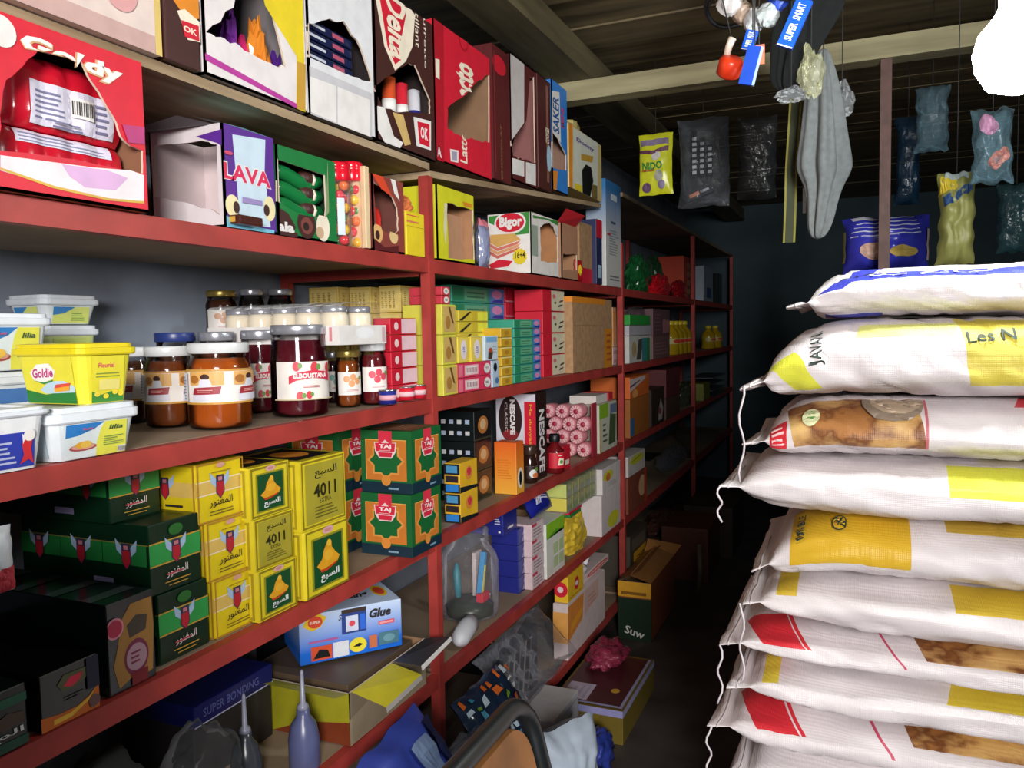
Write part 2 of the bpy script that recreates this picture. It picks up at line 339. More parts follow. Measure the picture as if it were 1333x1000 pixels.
# ------------------------------------------------------------------ sacks
def sack_mat(name, prints):
    m, n, l, b = base_mat(name); b.inputs['Roughness'].default_value = .42; b.inputs['Specular IOR Level'].default_value = .45
    uv = n.new('ShaderNodeUVMap'); sp = n.new('ShaderNodeSeparateXYZ'); l.new(uv.outputs[0], sp.inputs[0])
    def mth(op, a, bb):
        q = n.new('ShaderNodeMath'); q.operation = op
        for i, x in enumerate((a, bb)):
            if isinstance(x, (int, float)): q.inputs[i].default_value = x
            else: l.new(x, q.inputs[i])
        return q.outputs[0]
    tx = n.new('ShaderNodeTexNoise'); tx.inputs['Scale'].default_value = 12; tx.inputs['Detail'].default_value = 4; tc = n.new('ShaderNodeTexCoord'); l.new(tc.outputs['Object'], tx.inputs['Vector'])
    mx = n.new('ShaderNodeMix'); mx.data_type = 'RGBA'; mx.inputs[6].default_value = lin('ebe5e7'); mx.inputs[7].default_value = lin('dad1d3'); l.new(tx.outputs[0], mx.inputs[0]); cur = mx.outputs[2]
    for (u0, u1, v0, v1, sk, col) in prints:
        us = mth('ADD', sp.outputs[0], mth('MULTIPLY', mth('SUBTRACT', sp.outputs[1], .5), sk))
        a = mth('MULTIPLY', mth('GREATER_THAN', us, u0), mth('LESS_THAN', us, u1)); c = mth('MULTIPLY', mth('GREATER_THAN', sp.outputs[1], v0), mth('LESS_THAN', sp.outputs[1], v1))
        q = n.new('ShaderNodeMix'); q.data_type = 'RGBA'; l.new(mth('MULTIPLY', a, c), q.inputs[0]); l.new(cur, q.inputs[6])
        h = col if isinstance(col, tuple) else (col,)
        if len(h) == 1: q.inputs[7].default_value = lin(h[0])
        else:
            t2 = n.new('ShaderNodeTexNoise'); t2.inputs['Scale'].default_value = 14; t2.inputs['Detail'].default_value = 4; l.new(tc.outputs['Object'], t2.inputs['Vector'])
            rr = n.new('ShaderNodeValToRGB'); rr.color_ramp.elements[0].position = .38; rr.color_ramp.elements[1].position = .64
            rr.color_ramp.elements[0].color = lin(h[0]); rr.color_ramp.elements[1].color = lin(h[1])
            for e, hh in enumerate(h[2:]): z = rr.color_ramp.elements.new(.45+.1*e); z.color = lin(hh)
            l.new(t2.outputs[0], rr.inputs[0]); l.new(rr.outputs[0], q.inputs[7])
        cur = q.outputs[2]
    l.new(cur, b.inputs['Base Color'])
    w1 = n.new('ShaderNodeTexWave'); w1.inputs['Scale'].default_value = 90; w2 = n.new('ShaderNodeTexWave'); w2.bands_direction = 'Z'; w2.inputs['Scale'].default_value = 90
    for w in (w1, w2): l.new(tc.outputs['Object'], w.inputs['Vector'])
    bp = n.new('ShaderNodeBump'); bp.inputs['Strength'].default_value = .18; bp.inputs['Distance'].default_value = .002
    l.new(mth('ADD', mth('ADD', w1.outputs[0], w2.outputs[0]), mth('MULTIPLY', tx.outputs[0], 1.5)), bp.inputs['Height']); l.new(bp.outputs[0], b.inputs['Normal'])
    return m
def make_sack(label, x0, z0, T, L, W, yf, seed, prints, seam=0., droop=.0, ear=.05, text=None, wr=1., rz=0., taper=7, earz=0., fan=.03, deco=None):
    R = Vector((seed*1.37, seed*.61, seed*2.9)); rnd = random.Random(seed); ES = .055
    def pt(u, t, off=0.):
        s = 2*u-1; e = abs(s); k = 1-ES
        if e < k: b = max(.03, (1-(e/k)**(taper*1.7))**.5); a = 1-.10*(e/k)**6
        else: q = (e-k)/ES; b = .03+.11*q; a = .90+.07*q
        th = PI*2*t; cy, sz = math.cos(th), math.sin(th); n = 2.7
        yy = math.copysign(abs(cy)**(2/n), cy); zz = math.copysign(abs(sz)**(2/n), sz)
        p = Vector((s*L/2, yy*W/2*a, zz*T/2*b))
        p.z += -droop*e**4*T + earz*T*max(0, (e-.6)/.4)**2*(1 if s < 0 else .4)
        # gathers near the seam, long soft dents along the belly, a sharp fold along the side
        g = max(0, (e-.45)/.55)
        cr = noise.noise(Vector((s*2.2, yy*5.5, zz*2.5))+R)*.012+noise.noise(Vector((s*5, yy*3, zz*2))+R*1.3)*.007
        cr += g*abs(noise.noise(Vector((s*3, yy*12, zz*9))+R))*-.016*wr
        cr += -.007*wr*max(0, 1-abs(noise.noise(Vector((s*9+zz*2.4, yy*1.2, 2.))+R*.5))*7)
        dirv = Vector((0, yy, zz*.35)).normalized()
        p += dirv*cr*min(1, (b-.02)*1.6)
        if e > k:
            q = (e-k)/ES; p.z += fan*T*math.sin(yy*4+seed)*q; p.x += math.copysign(.012*abs(yy)**3*q+.006*math.sin(yy*9+seed)*q, s)
        p.z = min(max(p.z, -T/2+.0006), T/2-.0006)
        return p+(Vector((0, cy, sz))*off if off else Vector())
    mb = MB(); NU, NT = 72, 48
    us = [0, .008, .018, .0275]+[.0275+(.945)*(i/(NU-8)) for i in range(1, NU-8)]+[.9725, .982, .992, 1]
    vs = []; fs = []; uvs = []
    for u in us:
        for j in range(NT): vs.append(pt(u, (j+.5)/NT))
    for i in range(len(us)-1):
        for j in range(NT):
            j2 = (j+1) % NT; fs.append((i*NT+j, i*NT+j2, (i+1)*NT+j2, (i+1)*NT+j)); t0 = (j+.5)/NT; t1 = (j+1.5)/NT
            uvs += [(us[i], t0), (us[i], t1), (us[i+1], t1), (us[i+1], t0)]
    fs.append(tuple(range(NT-1, -1, -1))); uvs += [(0, 0)]*NT; fs.append(tuple((len(us)-1)*NT+j for j in range(NT))); uvs += [(1, 0)]*NT
    mb.add(vs, fs, sack_mat('woven_sack', prints), True); nbase = len(fs)
    if text:
        for (s, u, t, wu, wt, rot, m) in text:
            v, f = glyphs(s, .01); c, q = math.cos(rot), math.sin(rot)
            pts = []
            for x, y in v:
                X, Y = x*wu, y*wt; pts.append(pt(u+(X*c-Y*q)/L, t-(X*q+Y*c)/(W*1.25), .0022))
            mb.add(pts, f, m)
    if deco: deco(mb, pt)
    root = thing('rice_sack', label, 'sack', (x0+L/2, yf+W/2, z0+T/2), rz, 'woven sacks stacked by the aisle')
    me = mb.build('sack_body', root); uvl = me.data.uv_layers.new(name='UVMap')
    for i, c in enumerate(uvs): uvl.data[i].uv = c
    # sewn thread along the mouth and its loose tail
    q = MB(); q.tube([pt(.012, .25+.5*i/14, .0015) for i in range(15)], .0016, P('d8d0d0', .7), 5)
    q.build('stitching', root)
    return root, pt
BL = '3f45b0'; YE = 'e6d24a'; YG = 'dfe04a'; RD = 'd8303c'; BR = ('a8713e', 'd8b070', '7a4a2a', 'c89a60')
TXT = P('30403a', .6, 0); WTX = P('f0f0f8', .5, 0)
zs = [1.53, 1.432, 1.277, 1.158, 1.045, .922, .818, .742, .65, .556]
yf = 1.60; SW = .50
def UU(px, i): return (onY(px, 500, yf+.01)[0]-X0[i])/LL[i]
X0 = [-.11, -.19, -.19, -.235, -.18, -.195, -.235, -.215, -.255]; LL = [.86, .9, .9, .9, .88, .9, .92, .9, .92]
def PR(i, *r): return [(UU(a, i), UU(b, i), v0, v1, sk, col) for a, b, v0, v1, sk, col in r]
DY = 'c9aa48'
labs = ['white sack with a blue stripe lying on top of the stack', 'fat white sack with yellow patches and lettering, second from the top', 'sack with a brown bread picture and red square, third from the top', 'white sack with a yellow band at its right, fourth from the top', 'white sack with a wide yellow panel and round seal, fifth from the top', 'plain white sack with yellow corners, sixth from the top', 'sack with a red label and brown picture, seventh from the top', 'white sack with small yellow end patches, eighth from the top', 'lowest sack in view with a red label and pink stripe']
prs = [PR(0, (1052, 1086, .26, .47, .5, BL), (1084, 1345, .385, .435, .15, BL), (1070, 1150, .64, .70, 0, BL)),
 PR(1, (1012, 1048, .43, .60, -.35, YG), (1108, 1240, .36, .43, .1, 'e4e68a'), (1258, 1500, .33, .585, -.1, 'd9c850')),
 PR(2, (1030, 1206, .33, .555, -.1, BR), (1000, 1023, .42, .57, 0, RD), (1207, 1211, .33, .56, 0, 'c86a74'), (1300, 1500, .30, .37, .3, 'd84a54'), (1290, 1500, .66, .72, 0, 'e6da80')),
 PR(3, (1238, 1500, .34, .49, 0, YG), (1243, 1500, .64, .74, 0, DY), (1004, 1026, .62, .76, 0, YE)),
 PR(4, (1028, 1190, .28, .53, 0, 'dcb22e'), (1240, 1500, .30, .38, 0, DY)),
 PR(5, (1010, 1038, .30, .44, 0, 'd8b93a'), (1250, 1500, .32, .44, 0, 'd8b93a'), (1270, 1500, .62, .72, 0, DY)),
 PR(6, (1000, 1058, .30, .47, -.3, RD), (1060, 1066, .30, .47, -.3, RD), (1183, 1187, .3, .5, -.3, 'c84a68'), (1222, 1500, .30, .44, -.2, BR), (1004, 1055, .58, .70, .3, RD)),
 PR(7, (992, 1014, .30, .44, 0, YE), (1228, 1500, .30, .42, .2, 'd9c040'), (1240, 1500, .62, .72, 0, YE)),
 PR(8, (992, 1050, .28, .47, -.3, RD), (1053, 1059, .28, .47, -.3, RD), (1168, 1173, .28, .5, -.3, 'c84a68'), (1208, 1500, .30, .43, -.2, BR), (1238, 1500, .28, .34, 0, YE))]
txt = [[('\ufe8e\ufee8\ufee3 \ufee2\ufe8b\ufe8e\ufee4\ufedf', UU(1210, 0), .41, .2, .014, 0, WTX), ('\u2014 \u2014', UU(1120, 0), .36, .07, .010, 0, TXT)], [('JAVANI', UU(1064, 1), .44, .085, .028, PI/2, TXT), ('Les N', UU(1290, 1), .43, .075, .028, .1, TXT)]]+[None]*7
kws = [dict(wr=1.3, earz=-.25), dict(wr=1.5, earz=-.38, taper=5), dict(wr=1.0, earz=-.3), dict(wr=.8, taper=4.2), dict(wr=1.0, earz=-.42), dict(wr=.8, taper=4.5), dict(wr=.7, taper=4), dict(wr=.8, taper=4.5), dict(wr=.7, taper=4)]
spec = list(zip(labs, X0, LL, prs, txt, kws))
def seal(mb, pt):
    b = Bent(mb, lambda u, t: pt(UU(1028, 4)+(UU(1190, 4)-UU(1028, 4))*u, .53-.25*t, .002), .16, .1)
    for rr in (.040, .034): b.poly([(.42+rr*1.6*math.cos(a*PI/12), .62+rr*3.2*math.sin(a*PI/12)) for a in range(24)], TXT if rr > .035 else P('dcb22e', .42))
    b.text('X', .42, .62, .09, .16, TXT, .2); b.text('100% BLE', .09, .6, .07, .5, TXT, PI/2)
def bread_pic(mb, pt):
    b = Bent(mb, lambda u, t: pt(UU(1030, 2)+(UU(1206, 2)-UU(1030, 2))*u, .55-.21*t, .002), .2, .12)
    b.ell(.15, .55, .07, .2, P('d9dcb0', .4)); b.poly([(.11, .45), (.13, .62), (.15, .7), (.18, .62), (.19, .45), (.15, .5)], P('5f9a50', .4)); b.ell(.78, .92, .24, .5, P('9a8a78', .4)); b.ell(.80, .98, .20, .4, P('c7b298', .4))
    b = Bent(mb, lambda u, t: pt(UU(1000, 2)+(UU(1023, 2)-UU(1000, 2))*u, .565-.14*t, .0022), .03, .08)
    for k in range(4): b.rect(.15, .2+.17*k, .85-.1*(k % 2), .26+.17*k, P('f0c8c8', .5), 3)
for i, (lab, x0, L, pr, tx, kw) in enumerate(spec):
    T = zs[i]-zs[i+1]; root, pt = make_sack(lab, x0, zs[i+1], T, L, SW, yf+[.02, 0, .02, -.01, .01, 0, .0, -.01, 0][i], i+3, pr, text=tx, deco=seal if i == 4 else bread_pic if i == 2 else None, **kw)
    if i in (1, 3, 5, 6, 8):                                   # loose end of the closing thread
        q = MB(); p = pt(.012, .47); rr = random.Random(i); ln = [.07, .19, .05, .07, .2, .16, .12, .1, .1][i]
        q.tube([p+Vector((-.014+.005*math.sin(k*1.1+i), -.016+.004*math.cos(k), -ln*k/10)) for k in range(11)], .0022, P('cfc6cc', .8), 5); q.build('loose_thread', root)
for k in range(5):
    T = .111; lab = 'plain white sack low in the stack by the floor'
    make_sack(lab, -.22+.02*(k % 2), zs[-1]-(k+1)*T+.001, T, .9, SW, yf, 30+k, [], wr=.7)
# pack and crate behind
cr = thing('wooden_crate', 'tall dark wooden crate standing behind the sacks and iron post', 'crate', (.12, 3.3, 0))
for k in range(8): q = MB(); q.box((-.13, -.2, .2*k+.006), (.42, -.18, .2*k+.194), P('3a342c', .8)); q.build('slat', cr)
q = MB(); q.box((-.13, -.18, .006), (.42, .25, 1.594), P('3a342c', .8)); q.build('crate_body', cr)
# unseen counter, added to shade the lower left of the rack
ct = thing('shade_counter', 'unseen wooden counter added by the entrance to shade the lower shelves', 'counter', (-.62, -.08, 0))
q = MB(); q.box((-.22, -.28, 0), (.22, .28, 1.30), PLANK); q.build('shade_body', ct); q = MB(); q.box((-.24, -.30, 1.3005), (.23, .30, 1.335), BOARD); q.build('shade_top', ct)
# ------------------------------------------------------------------ light
W = bpy.data.worlds.new('world'); bpy.context.scene.world = W; W.use_nodes = True
W.node_tree.nodes['Background'].inputs[0].default_value = (.72, .86, 1, 1); W.node_tree.nodes['Background'].inputs[1].default_value = .65
bulb = thing('light_bulb', 'bright white glowing bulb hanging above the sacks', 'lamp', (.235, 1.52, 1.845))
m, n, l, b = base_mat('glowing_bulb'); b.inputs['Emission Color'].default_value = (.93, 1, .98, 1); b.inputs['Emission Strength'].default_value = 120
q = MB(); q.lathe([(.012, -.062), (.045, -.05), (.062, -.02), (.066, .005), (.058, .035), (.036, .062), (.03, .075)], m, 24); q.build('bulb', bulb)
q = MB(); q.lathe([(.03, .0755), (.032, .1), (.02, .115), (.008, .12)], P('e6e6e2', .4), 16); q.build('socket', bulb)
q = MB(); q.tube([(0, 0, .118), (.004, .01, .3), (0, .0, .654)], .004, P('303030', .6), 6); q.build('cord', bulb)
al = bpy.data.lights.new('daylight', 'AREA'); al.energy = 230; al.size = 1.0; al.color = (1, .96, .92)
ao = bpy.data.objects.new('daylight', al); C.objects.link(ao); ao.location = (1.35, -2.3, 2.0)
ao.rotation_euler = (Vector((-.8, 1.9, 1.2))-Vector(ao.location)).to_track_quat('-Z', 'Y').to_euler()
vs_ = bpy.context.scene.view_settings; bpy.context.scene.display_settings.display_device = 'sRGB'
vs_.view_transform = 'Standard'; vs_.look = 'None'; vs_.gamma = 1; vs_.exposure = .08; vs_.use_curve_mapping = False
# ================================================================== goods: helpers
def qf(k):                                                    # photo point -> 0..1 on the front face of box k
    def q(px, py): y, z = onX(px, py, k['x']); return (y-k['y'])/k['w'], (z-k['z'])/k['h']
    return q
def qs(k):                                                    # photo point -> 0..1 on its near side
    def q(px, py): x, z = onY(px, py, k['y']); return (x-k['x']+k['d'])/k['d'], (z-k['z'])/k['h']
    return q
def R4(f, q, pts, m): f.poly([q(*p) for p in pts], m)
def RT(f, q, x0, y0, x1, y1, m): a = q(x0, y0); b = q(x1, y1); f.rect(min(a[0], b[0]), min(a[1], b[1]), max(a[0], b[0]), max(a[1], b[1]), m)
def TX(f, q, s, x0, y0, x1, y1, m, bold=.03, rot=0, shear=0):
    a = q(x0, y0); b = q(x1, y1); w = abs(b[0]-a[0]); h = abs(b[1]-a[1]); 
    f.text(s, (a[0]+b[0])/2, (a[1]+b[1])/2, w, h, m, rot, bold, shear)
def depth(p): return (Vector(p)-EYE).dot(_f)
ORD = ['topmost', 'second from top', 'third from top', 'fourth from top', 'fifth from top', 'sixth from top', 'seventh from top', 'eighth from top']
def onames(n): return [ORD[i] if i < n-1 else 'lowest' for i in range(n)] if n > 1 else ['single']
c_ = lambda h, **k: P(h, **k)
RDP = c_('d01c34'); CRM = c_('efe3cf'); YEL = c_('e8cf2a'); ORG = c_('e08a28'); GRN = c_('1f8a4a'); DKG = c_('0f3a24'); NAVY = c_('20288a'); PUR = c_('5a2a90'); PNK = c_('e8a8b8'); LBL = c_('a8c8e0'); BRN = c_('43221f'); MAR = c_('5a1c20'); GLD = c_('c79a3a'); TEAL = c_('3a9a80'); BLU = c_('2a6ac8'); SILV = c_('c8c8cc', rough=.25, metal=.9); GLO = c_('d01c34', rough=.18)
def crump(name, label, cat, loc, r, h, grp=None, seed=0, amp=.35, fr=3., rz=0, nu=22, nv=14):
    mb = MB(); crumple(mb, r[0], r[1], r[2], h, seed, amp, nu, nv, fr=fr); return mb.build(name, None, loc, rz, 0, label, cat, grp)
def packet(name, label, cat, loc, w, h, t, m, grp=None, seed=0, rz=0, tilt=None, fn=None, wr=.003):
    mb = MB(); pt = pillow(mb, w, h, t, m, seed, 12, 14, wr)
    if fn: fn(Bent(mb, lambda u, v: pt(u, v, 1), w, h, .001))
    o = mb.build(name, None, loc, rz, 0, label, cat, grp)
    if tilt: o.rotation_euler = tilt
    return o
# ================================================================== top board
ZA = sA+.001
k = K(-10, 211, 0, ZA, -.985, d=.25); k['h'] = .33
def f(a): a.rect(.955, 0, 1, 1, c_('dcc070')); a.rect(0, 0, .95, .08, c_('c9a6a0')); a.lines(.2, .35, .8, .7, 4, c_('c0a0a0')); a.disc(.72, .22, .03, c_('d8a0a0'))
carton('biscuit_carton', 'pale pink carton with a yellow edge at the left end of the top board', 'carton', k, c_('e2cfc8'), f, bev=.003)
k = K(213, 261, 0, ZA, -.985, d=.25); k['h'] = .33; q = qf(k)
def f(a):
    R4(a, q, [(225, 0), (262, 0), (262, 26), (243, 26)], ORG); R4(a, q, [(230, 14), (240, 12), (262, 30), (262, 56), (244, 52)], CRM); R4(a, q, [(235, 26), (258, 34), (259, 54), (240, 48)], RDP)
    TX(a, q, 'OK', 238, 32, 256, 48, CRM)
carton('biscuit_carton', 'dark brown carton with a red badge beside the pale pink one', 'carton', k, BRN, f, bev=.003)
k = K(263, 397, 0, ZA, -.985, d=.26); k['h'] = .34; q = qf(k)
hole = jag([q(268, 42), q(304, 10), q(310, -60), q(334, -60), q(372, 88), q(352, 82), q(318, 66), q(292, 50)], 4, .012, 3)
def f(a):
    R4(a, q, [(338, -20), (345, 8), (386, 74), (386, 160), (398, 160), (398, -60), (338, -60)], YEL); R4(a, q, [(262, 76), (262, 67), (387, 136), (387, 146)], c_('b83a9a'))
    R4(a, q, [(386, 80), (386, 144), (397, 144), (397, 84)], GLD)
open_carton('candy_carton', 'white torn-open candy carton with a yellow flap on the top board', 'carton', k, c_('e6dfe0'), c_('7a7476'), f, fh=[hole])  # lining grey is darkened to stand in for the shade inside
for i, (px, py, m, n_) in enumerate([(295, 38, PUR, 'purple'), (322, 62, c_('c8286a'), 'magenta'), (334, 50, ORG, 'orange'), (346, 74, RDP, 'red'), (362, 84, PUR, 'violet'), (332, 72, PNK, 'pink')]):
    y, z = onX(px, py, -1.05); b = K(px-10, px+10, py, ZA, -1.05)
    crump('candy_packet', n_+' foil candy packet inside the white torn carton with yellow flap', 'candy packet', (-1.05-.02*(i % 2), y, ZA+.006), (.027, .026, max(.03, (z-ZA)*.78)), c_({'purple': '6a2a8a', 'magenta': 'c8286a', 'orange': 'e08830', 'red': 'd82838', 'violet': '4a2478', 'pink': 'e8a0b8'}[n_], rough=.2), 'candy packets in the white torn carton', i, .5)
k = K(399, 485, 0, ZA, -.985, d=.27); k['h'] = .34; q = qf(k)
hole = jag([q(400, 45), q(401, 30), q(424, 26), q(447, 27), q(470, 62), q(484, 106), q(460, 100), q(401, 74)], 4, .01, 5)
def f(a):
    R4(a, q, [(399, 150), (399, 84), (484, 122), (484, 182)], c_('c8c6cc')); R4(a, q, [(400, 144), (400, 98), (437, 112), (437, 160)], WHITE); R4(a, q, [(439, 162), (439, 113), (481, 130), (481, 178)], WHITE)
    R4(a, q, [(463, 64), (472, 66), (484, 106), (462, 98)], c_('b0703a'))
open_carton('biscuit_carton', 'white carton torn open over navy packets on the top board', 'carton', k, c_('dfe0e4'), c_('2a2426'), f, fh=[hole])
for i in range(5):
    z = onX(440, 100, -1.0)[1]-.012+.021*i; mb = MB(); mb.box((-.20, 0, 0), (0, k['w']*.7, .018), c_('1c2348', rough=.2)); ff = Fr(mb, (0, 0, 0), (0, 1, 0), (0, 0, 1), k['w']*.7, .018); ff.rect(.05, .3, .4, .6, c_('c8ccd8')); ff.rect(.55, .2, .8, .7, c_('b0506a'))
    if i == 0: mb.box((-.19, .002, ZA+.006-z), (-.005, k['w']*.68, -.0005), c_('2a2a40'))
    mb.build('wafer_packet', None, (-1.0, k['y']+.012, z), 0, .003, 'navy foil wafer packet in the white carton, '+['lowest', 'second from the bottom', 'middle', 'second from the top', 'topmost'][i]+' of five', 'wafer packet', 'navy packets in the white carton')
k = K(486, 563, 0, ZA, -.985, d=.27); k['h'] = .34; q = qf(k)
hole = jag([q(486, 112), q(508, 98), q(532, 82), q(540, 84), q(560, 130), q(560, 148), q(520, 146), q(498, 140)], 4, .01, 7)
def f(a):
    R4(a, q, [(487, -10), (500, 60), (514, 92), (528, 80), (537, 60), (540, 20), (534, -30)], CRM); R4(a, q, [(492, -14), (504, 60), (514, 84), (524, 76), (520, 60), (528, 20), (524, -30)], RDP)
    TX(a, q, 'Delta', 502, -16, 530, 84, CRM, .03, -PI/2+.12, .3); TX(a, q, 'croustillant', 538, -30, 546, 64, CRM, 0, -PI/2); TX(a, q, 'gaufrette', 549, 0, 555, 90, CRM, 0, -PI/2)
    R4(a, q, [(486, 136), (500, 140), (512, 178), (524, 186), (520, 194), (500, 190), (488, 168)], WHITE); R4(a, q, [(510, 146), (524, 150), (534, 188), (526, 190)], c_('d0b070'))
    R4(a, q, [(537, 152), (560, 158), (560, 196), (541, 190)], WHITE); R4(a, q, [(542, 158), (558, 162), (558, 192), (545, 187)], RDP); TX(a, q, 'OK', 546, 164, 556, 184, WHITE)
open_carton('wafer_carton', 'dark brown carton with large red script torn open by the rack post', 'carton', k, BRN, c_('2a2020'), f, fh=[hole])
for i, (px, hx, n_) in enumerate([(506, 'c8502a', 'orange'), (522, 'c82838', 'dark red'), (538, 'c8c8d0', 'silver'), (551, 'd03040', 'bright red')]):
    y = onX(px, 120, -1.03)[0]; mb = MB(); mb.lathe([(.004, 0), (.017, .004), (.017, .17), (.004, .176)], c_(hx, rough=.2), 12); mb.lathe([(.0175, .09), (.0175, .12)], WHITE if n_ != 'silver' else NAVY, 12)
    mb.build('wafer_roll', None, (-1.03, y-(.012 if i == 3 else 0), ZA+.006), 0, 0, n_+' wafer roll standing in the brown carton with red script', 'wafer roll', 'wafer rolls in the brown carton')
# ---- second bay, sloping board
def zT(y): return 1.8305+max(0, y-1.822)*.0815
def KA(pl, pr, yt, xf=-.99, d=.3, **kw):
    y1 = onX(pr, 150, xf)[0]; return K(pl, pr, yt, zT(y1)+.001, xf, d=d, **kw)
k = KA(564, 637, 24); q = qf(k)
hole = jag([q(637, 98), q(624, 104), q(600, 128), q(583, 140), q(583, 168), q(600, 177), q(618, 182), q(637, 186)], 4, .01, 9); 
def f(a):
    R4(a, q, [(564, 15), (577, 20), (579, 250), (564, 240)], c_('b01428')); TX(a, q, 'ecto', 592, 74, 617, 136, CRM, .04, PI/2); a.disc(*q(603, 53), .028, c_('b01428')); a.disc(*q(603, 53), .022, RDP); TX(a, q, 'Latte', 598, 172, 608, 214, CRM, .02, PI/2)
    R4(a, q, [(585, 194), (596, 196), (596, 212), (586, 210)], WHITE); R4(a, q, [(587, 197), (594, 198), (594, 209), (588, 208)], c_('a09ab0')); R4(a, q, [(608, 14), (637, 14), (637, 36), (611, 38)], c_('d8c4a8')); TX(a, q, 'A', 567, 190, 574, 206, WHITE)
    R4(a, q, [(565, 76), (571, 78), (571, 104), (566, 100)], CRM)
open_carton('wafer_carton', 'tall bright red carton with cream lettering torn open on the sloping board', 'carton', k, RDP, c_('8a6a50'), f, fh=[hole])
for i in range(4):
    y = k['y']+k['w']*(.45+.13*i); mb = MB(); mb.box((-.12, 0, 0), (0, .026, .075), c_('c84a2c', rough=.25)); g = Fr(mb, (0, 0, 0), (0, 1, 0), (0, 0, 1), .026, .075); g.rect(.2, .2, .8, .8, CRM); g.rect(.3, .3, .7, .7, RDP)
    mb.build('wafer_packet', None, (k['x']-.03, y, k['z']+.0055), 0, .004, 'orange-red wafer packet in the bright red carton, '+['nearest the post', 'second from the post', 'third from the post', 'farthest from the post'][i], 'wafer packet', 'packets in the bright red carton')
k = KA(640, 663, 56); q = qf(k)
def f(a): a.text('CHOCOLAT', .45, .22, .34*.3, .42, c_('8a6a4a'), PI/2); a.ell(.4, .87, .4, .07, RDP); a.rect(.05, .05, .12, .95, c_('7a2a2c'))
carton('chocolate_carton', 'narrow maroon carton with a red oval, next to the tall red carton', 'carton', k, MAR, f)
k = KA(664, 698, 70); q = qf(k)
hole = jag([q(665, 184), q(685, 158), q(690, 100), q(695, 100), q(697, 212), q(680, 208), q(668, 203)], 4, .012, 2)
def f(a):
    R4(a, q, [(664, 66), (682, 72), (682, 160), (665, 182)], c_('d8d2d2')); R4(a, q, [(683, 100), (692, 106), (694, 182), (684, 150)], c_('b8b2b4')); R4(a, q, [(665, 205), (682, 210), (682, 230), (666, 226)], WHITE); R4(a, q, [(684, 211), (697, 214), (697, 242), (684, 238)], WHITE)
open_carton('chocolate_carton', 'maroon carton torn open to its white lining on the sloping board', 'carton', k, MAR, c_('8a5a58'), f, fh=[hole])
packet('blue_packet', 'small blue and white packet inside the maroon torn carton', 'packet', (k['x']-.04, k['y']+.02, k['z']+.006), .07, .09, .03, c_('2a78c8', rough=.2), seed=4)
k = KA(699, 717, 95); q = qf(k)
def f(a): a.rect(.62, .08, .8, .95, c_('8a5a50')); a.text('COOKIES', .7, .5, .55*.5, .14, CRM, PI/2); a.ell(.8, .3, .18, .12, LBL)
carton('chocolate_carton', 'slim dark maroon carton between the torn maroon and blue cartons', 'carton', k, c_('4a181c'), f)
k = KA(718, 738, 103); q = qf(k)
hole = jag([q(719, 170), q(724, 176), q(737, 202), q(737, 222), q(719, 218)], 4, .012, 6)
def f(a): R4(a, q, [(718, 118), (728, 120), (730, 186), (722, 178), (718, 172)], WHITE); TX(a, q, 'SAKER', 719, 122, 728, 176, c_('2a5a9a'), .03, PI/2); TX(a, q, 'MINI', 730, 140, 734, 168, c_('d04a7a'), .03, PI/2); R4(a, q, [(719, 222), (726, 223), (724, 250), (719, 250)], ORG)
open_carton('biscuit_carton', 'bright blue and white carton torn open next to the yellow one', 'carton', k, c_('2a80d8'), c_('8a6a5a'), f, fh=[hole])
k = KA(740, 783, 160); q = qf(k)
def f(a):
    R4(a, q, [(740, 160), (745, 161), (745, 262), (740, 260)], ORG); R4(a, q, [(746, 166), (778, 176), (778, 262), (746, 258)], c_('d8dcd0')); TX(a, q, 'Doony', 750, 178, 773, 200, c_('6a5a9a'), .05); R4(a, q, [(756, 200), (772, 204), (770, 212), (756, 208)], GLD)
    a.poly([q(757, 222), q(762, 214), q(769, 218), q(772, 236), q(768, 258), q(758, 256)], BLACK); R4(a, q, [(747, 238), (757, 242), (757, 256), (748, 254)], YEL); R4(a, q, [(770, 240), (777, 242), (777, 262), (770, 260)], c_('7a6a3a'))
carton('snack_carton', 'white carton with an orange border at the far end of the sloping board', 'carton', k, c_('d8c080'), f)
crump('foil_bag', 'crumpled silver and yellow bag lying on the orange-bordered carton', 'bag', (k['x']-.08, k['y']+k['w']*.35, k['z']+k['h']+.001), (.07, .14, .03), c_('c8b878', rough=.25), seed=9)
# ================================================================== second shelf from the top
k = K(-60, 187, 73, sB, -.985, d=.28, right=True); k['h'] = min(k['h'], .2215); q = qf(k)
hole = jag([q(0, 150), q(8, 104), q(30, 86), q(50, 66), q(106, 80), q(118, 104), q(148, 152), q(158, 178), q(170, 190), q(186, 196), q(186, 226), q(164, 222), q(100, 208), q(0, 196)], 3, .006, 4)
def f(a):
    R4(a, q, [(0, 202), (60, 210), (120, 218), (170, 222), (187, 228), (187, 264), (150, 260), (60, 240), (0, 222)], c_('ece4ea')); R4(a, q, [(80, 214), (140, 222), (166, 232), (150, 248), (110, 244), (90, 230)], c_('dcb0dc'))
    R4(a, q, [(0, 218), (70, 242), (140, 258), (187, 262), (187, 265), (140, 261), (68, 245), (0, 221)], c_('d8b04a')); TX(a, q, 'Goldy', 24, 42, 160, 116, c_('d8a878'), .075, -.02, .05); TX(a, q, 'Goldy', 25, 42, 160, 114, c_('f4eeea'), .045, -.02, .05)
    a.disc(*q(0, 40), .02, WHITE); R4(a, q, [(158, 162), (187, 166), (187, 188), (166, 186)], c_('b83a7a'))
open_carton('biscuit_carton', 'big red carton with white lettering torn open, at the left of its shelf', 'carton', k, c_('d81c34'), c_('8a6048'), f, fh=[hole], sh=[])
b = K(-25, 158, 0, sB, -1.005)
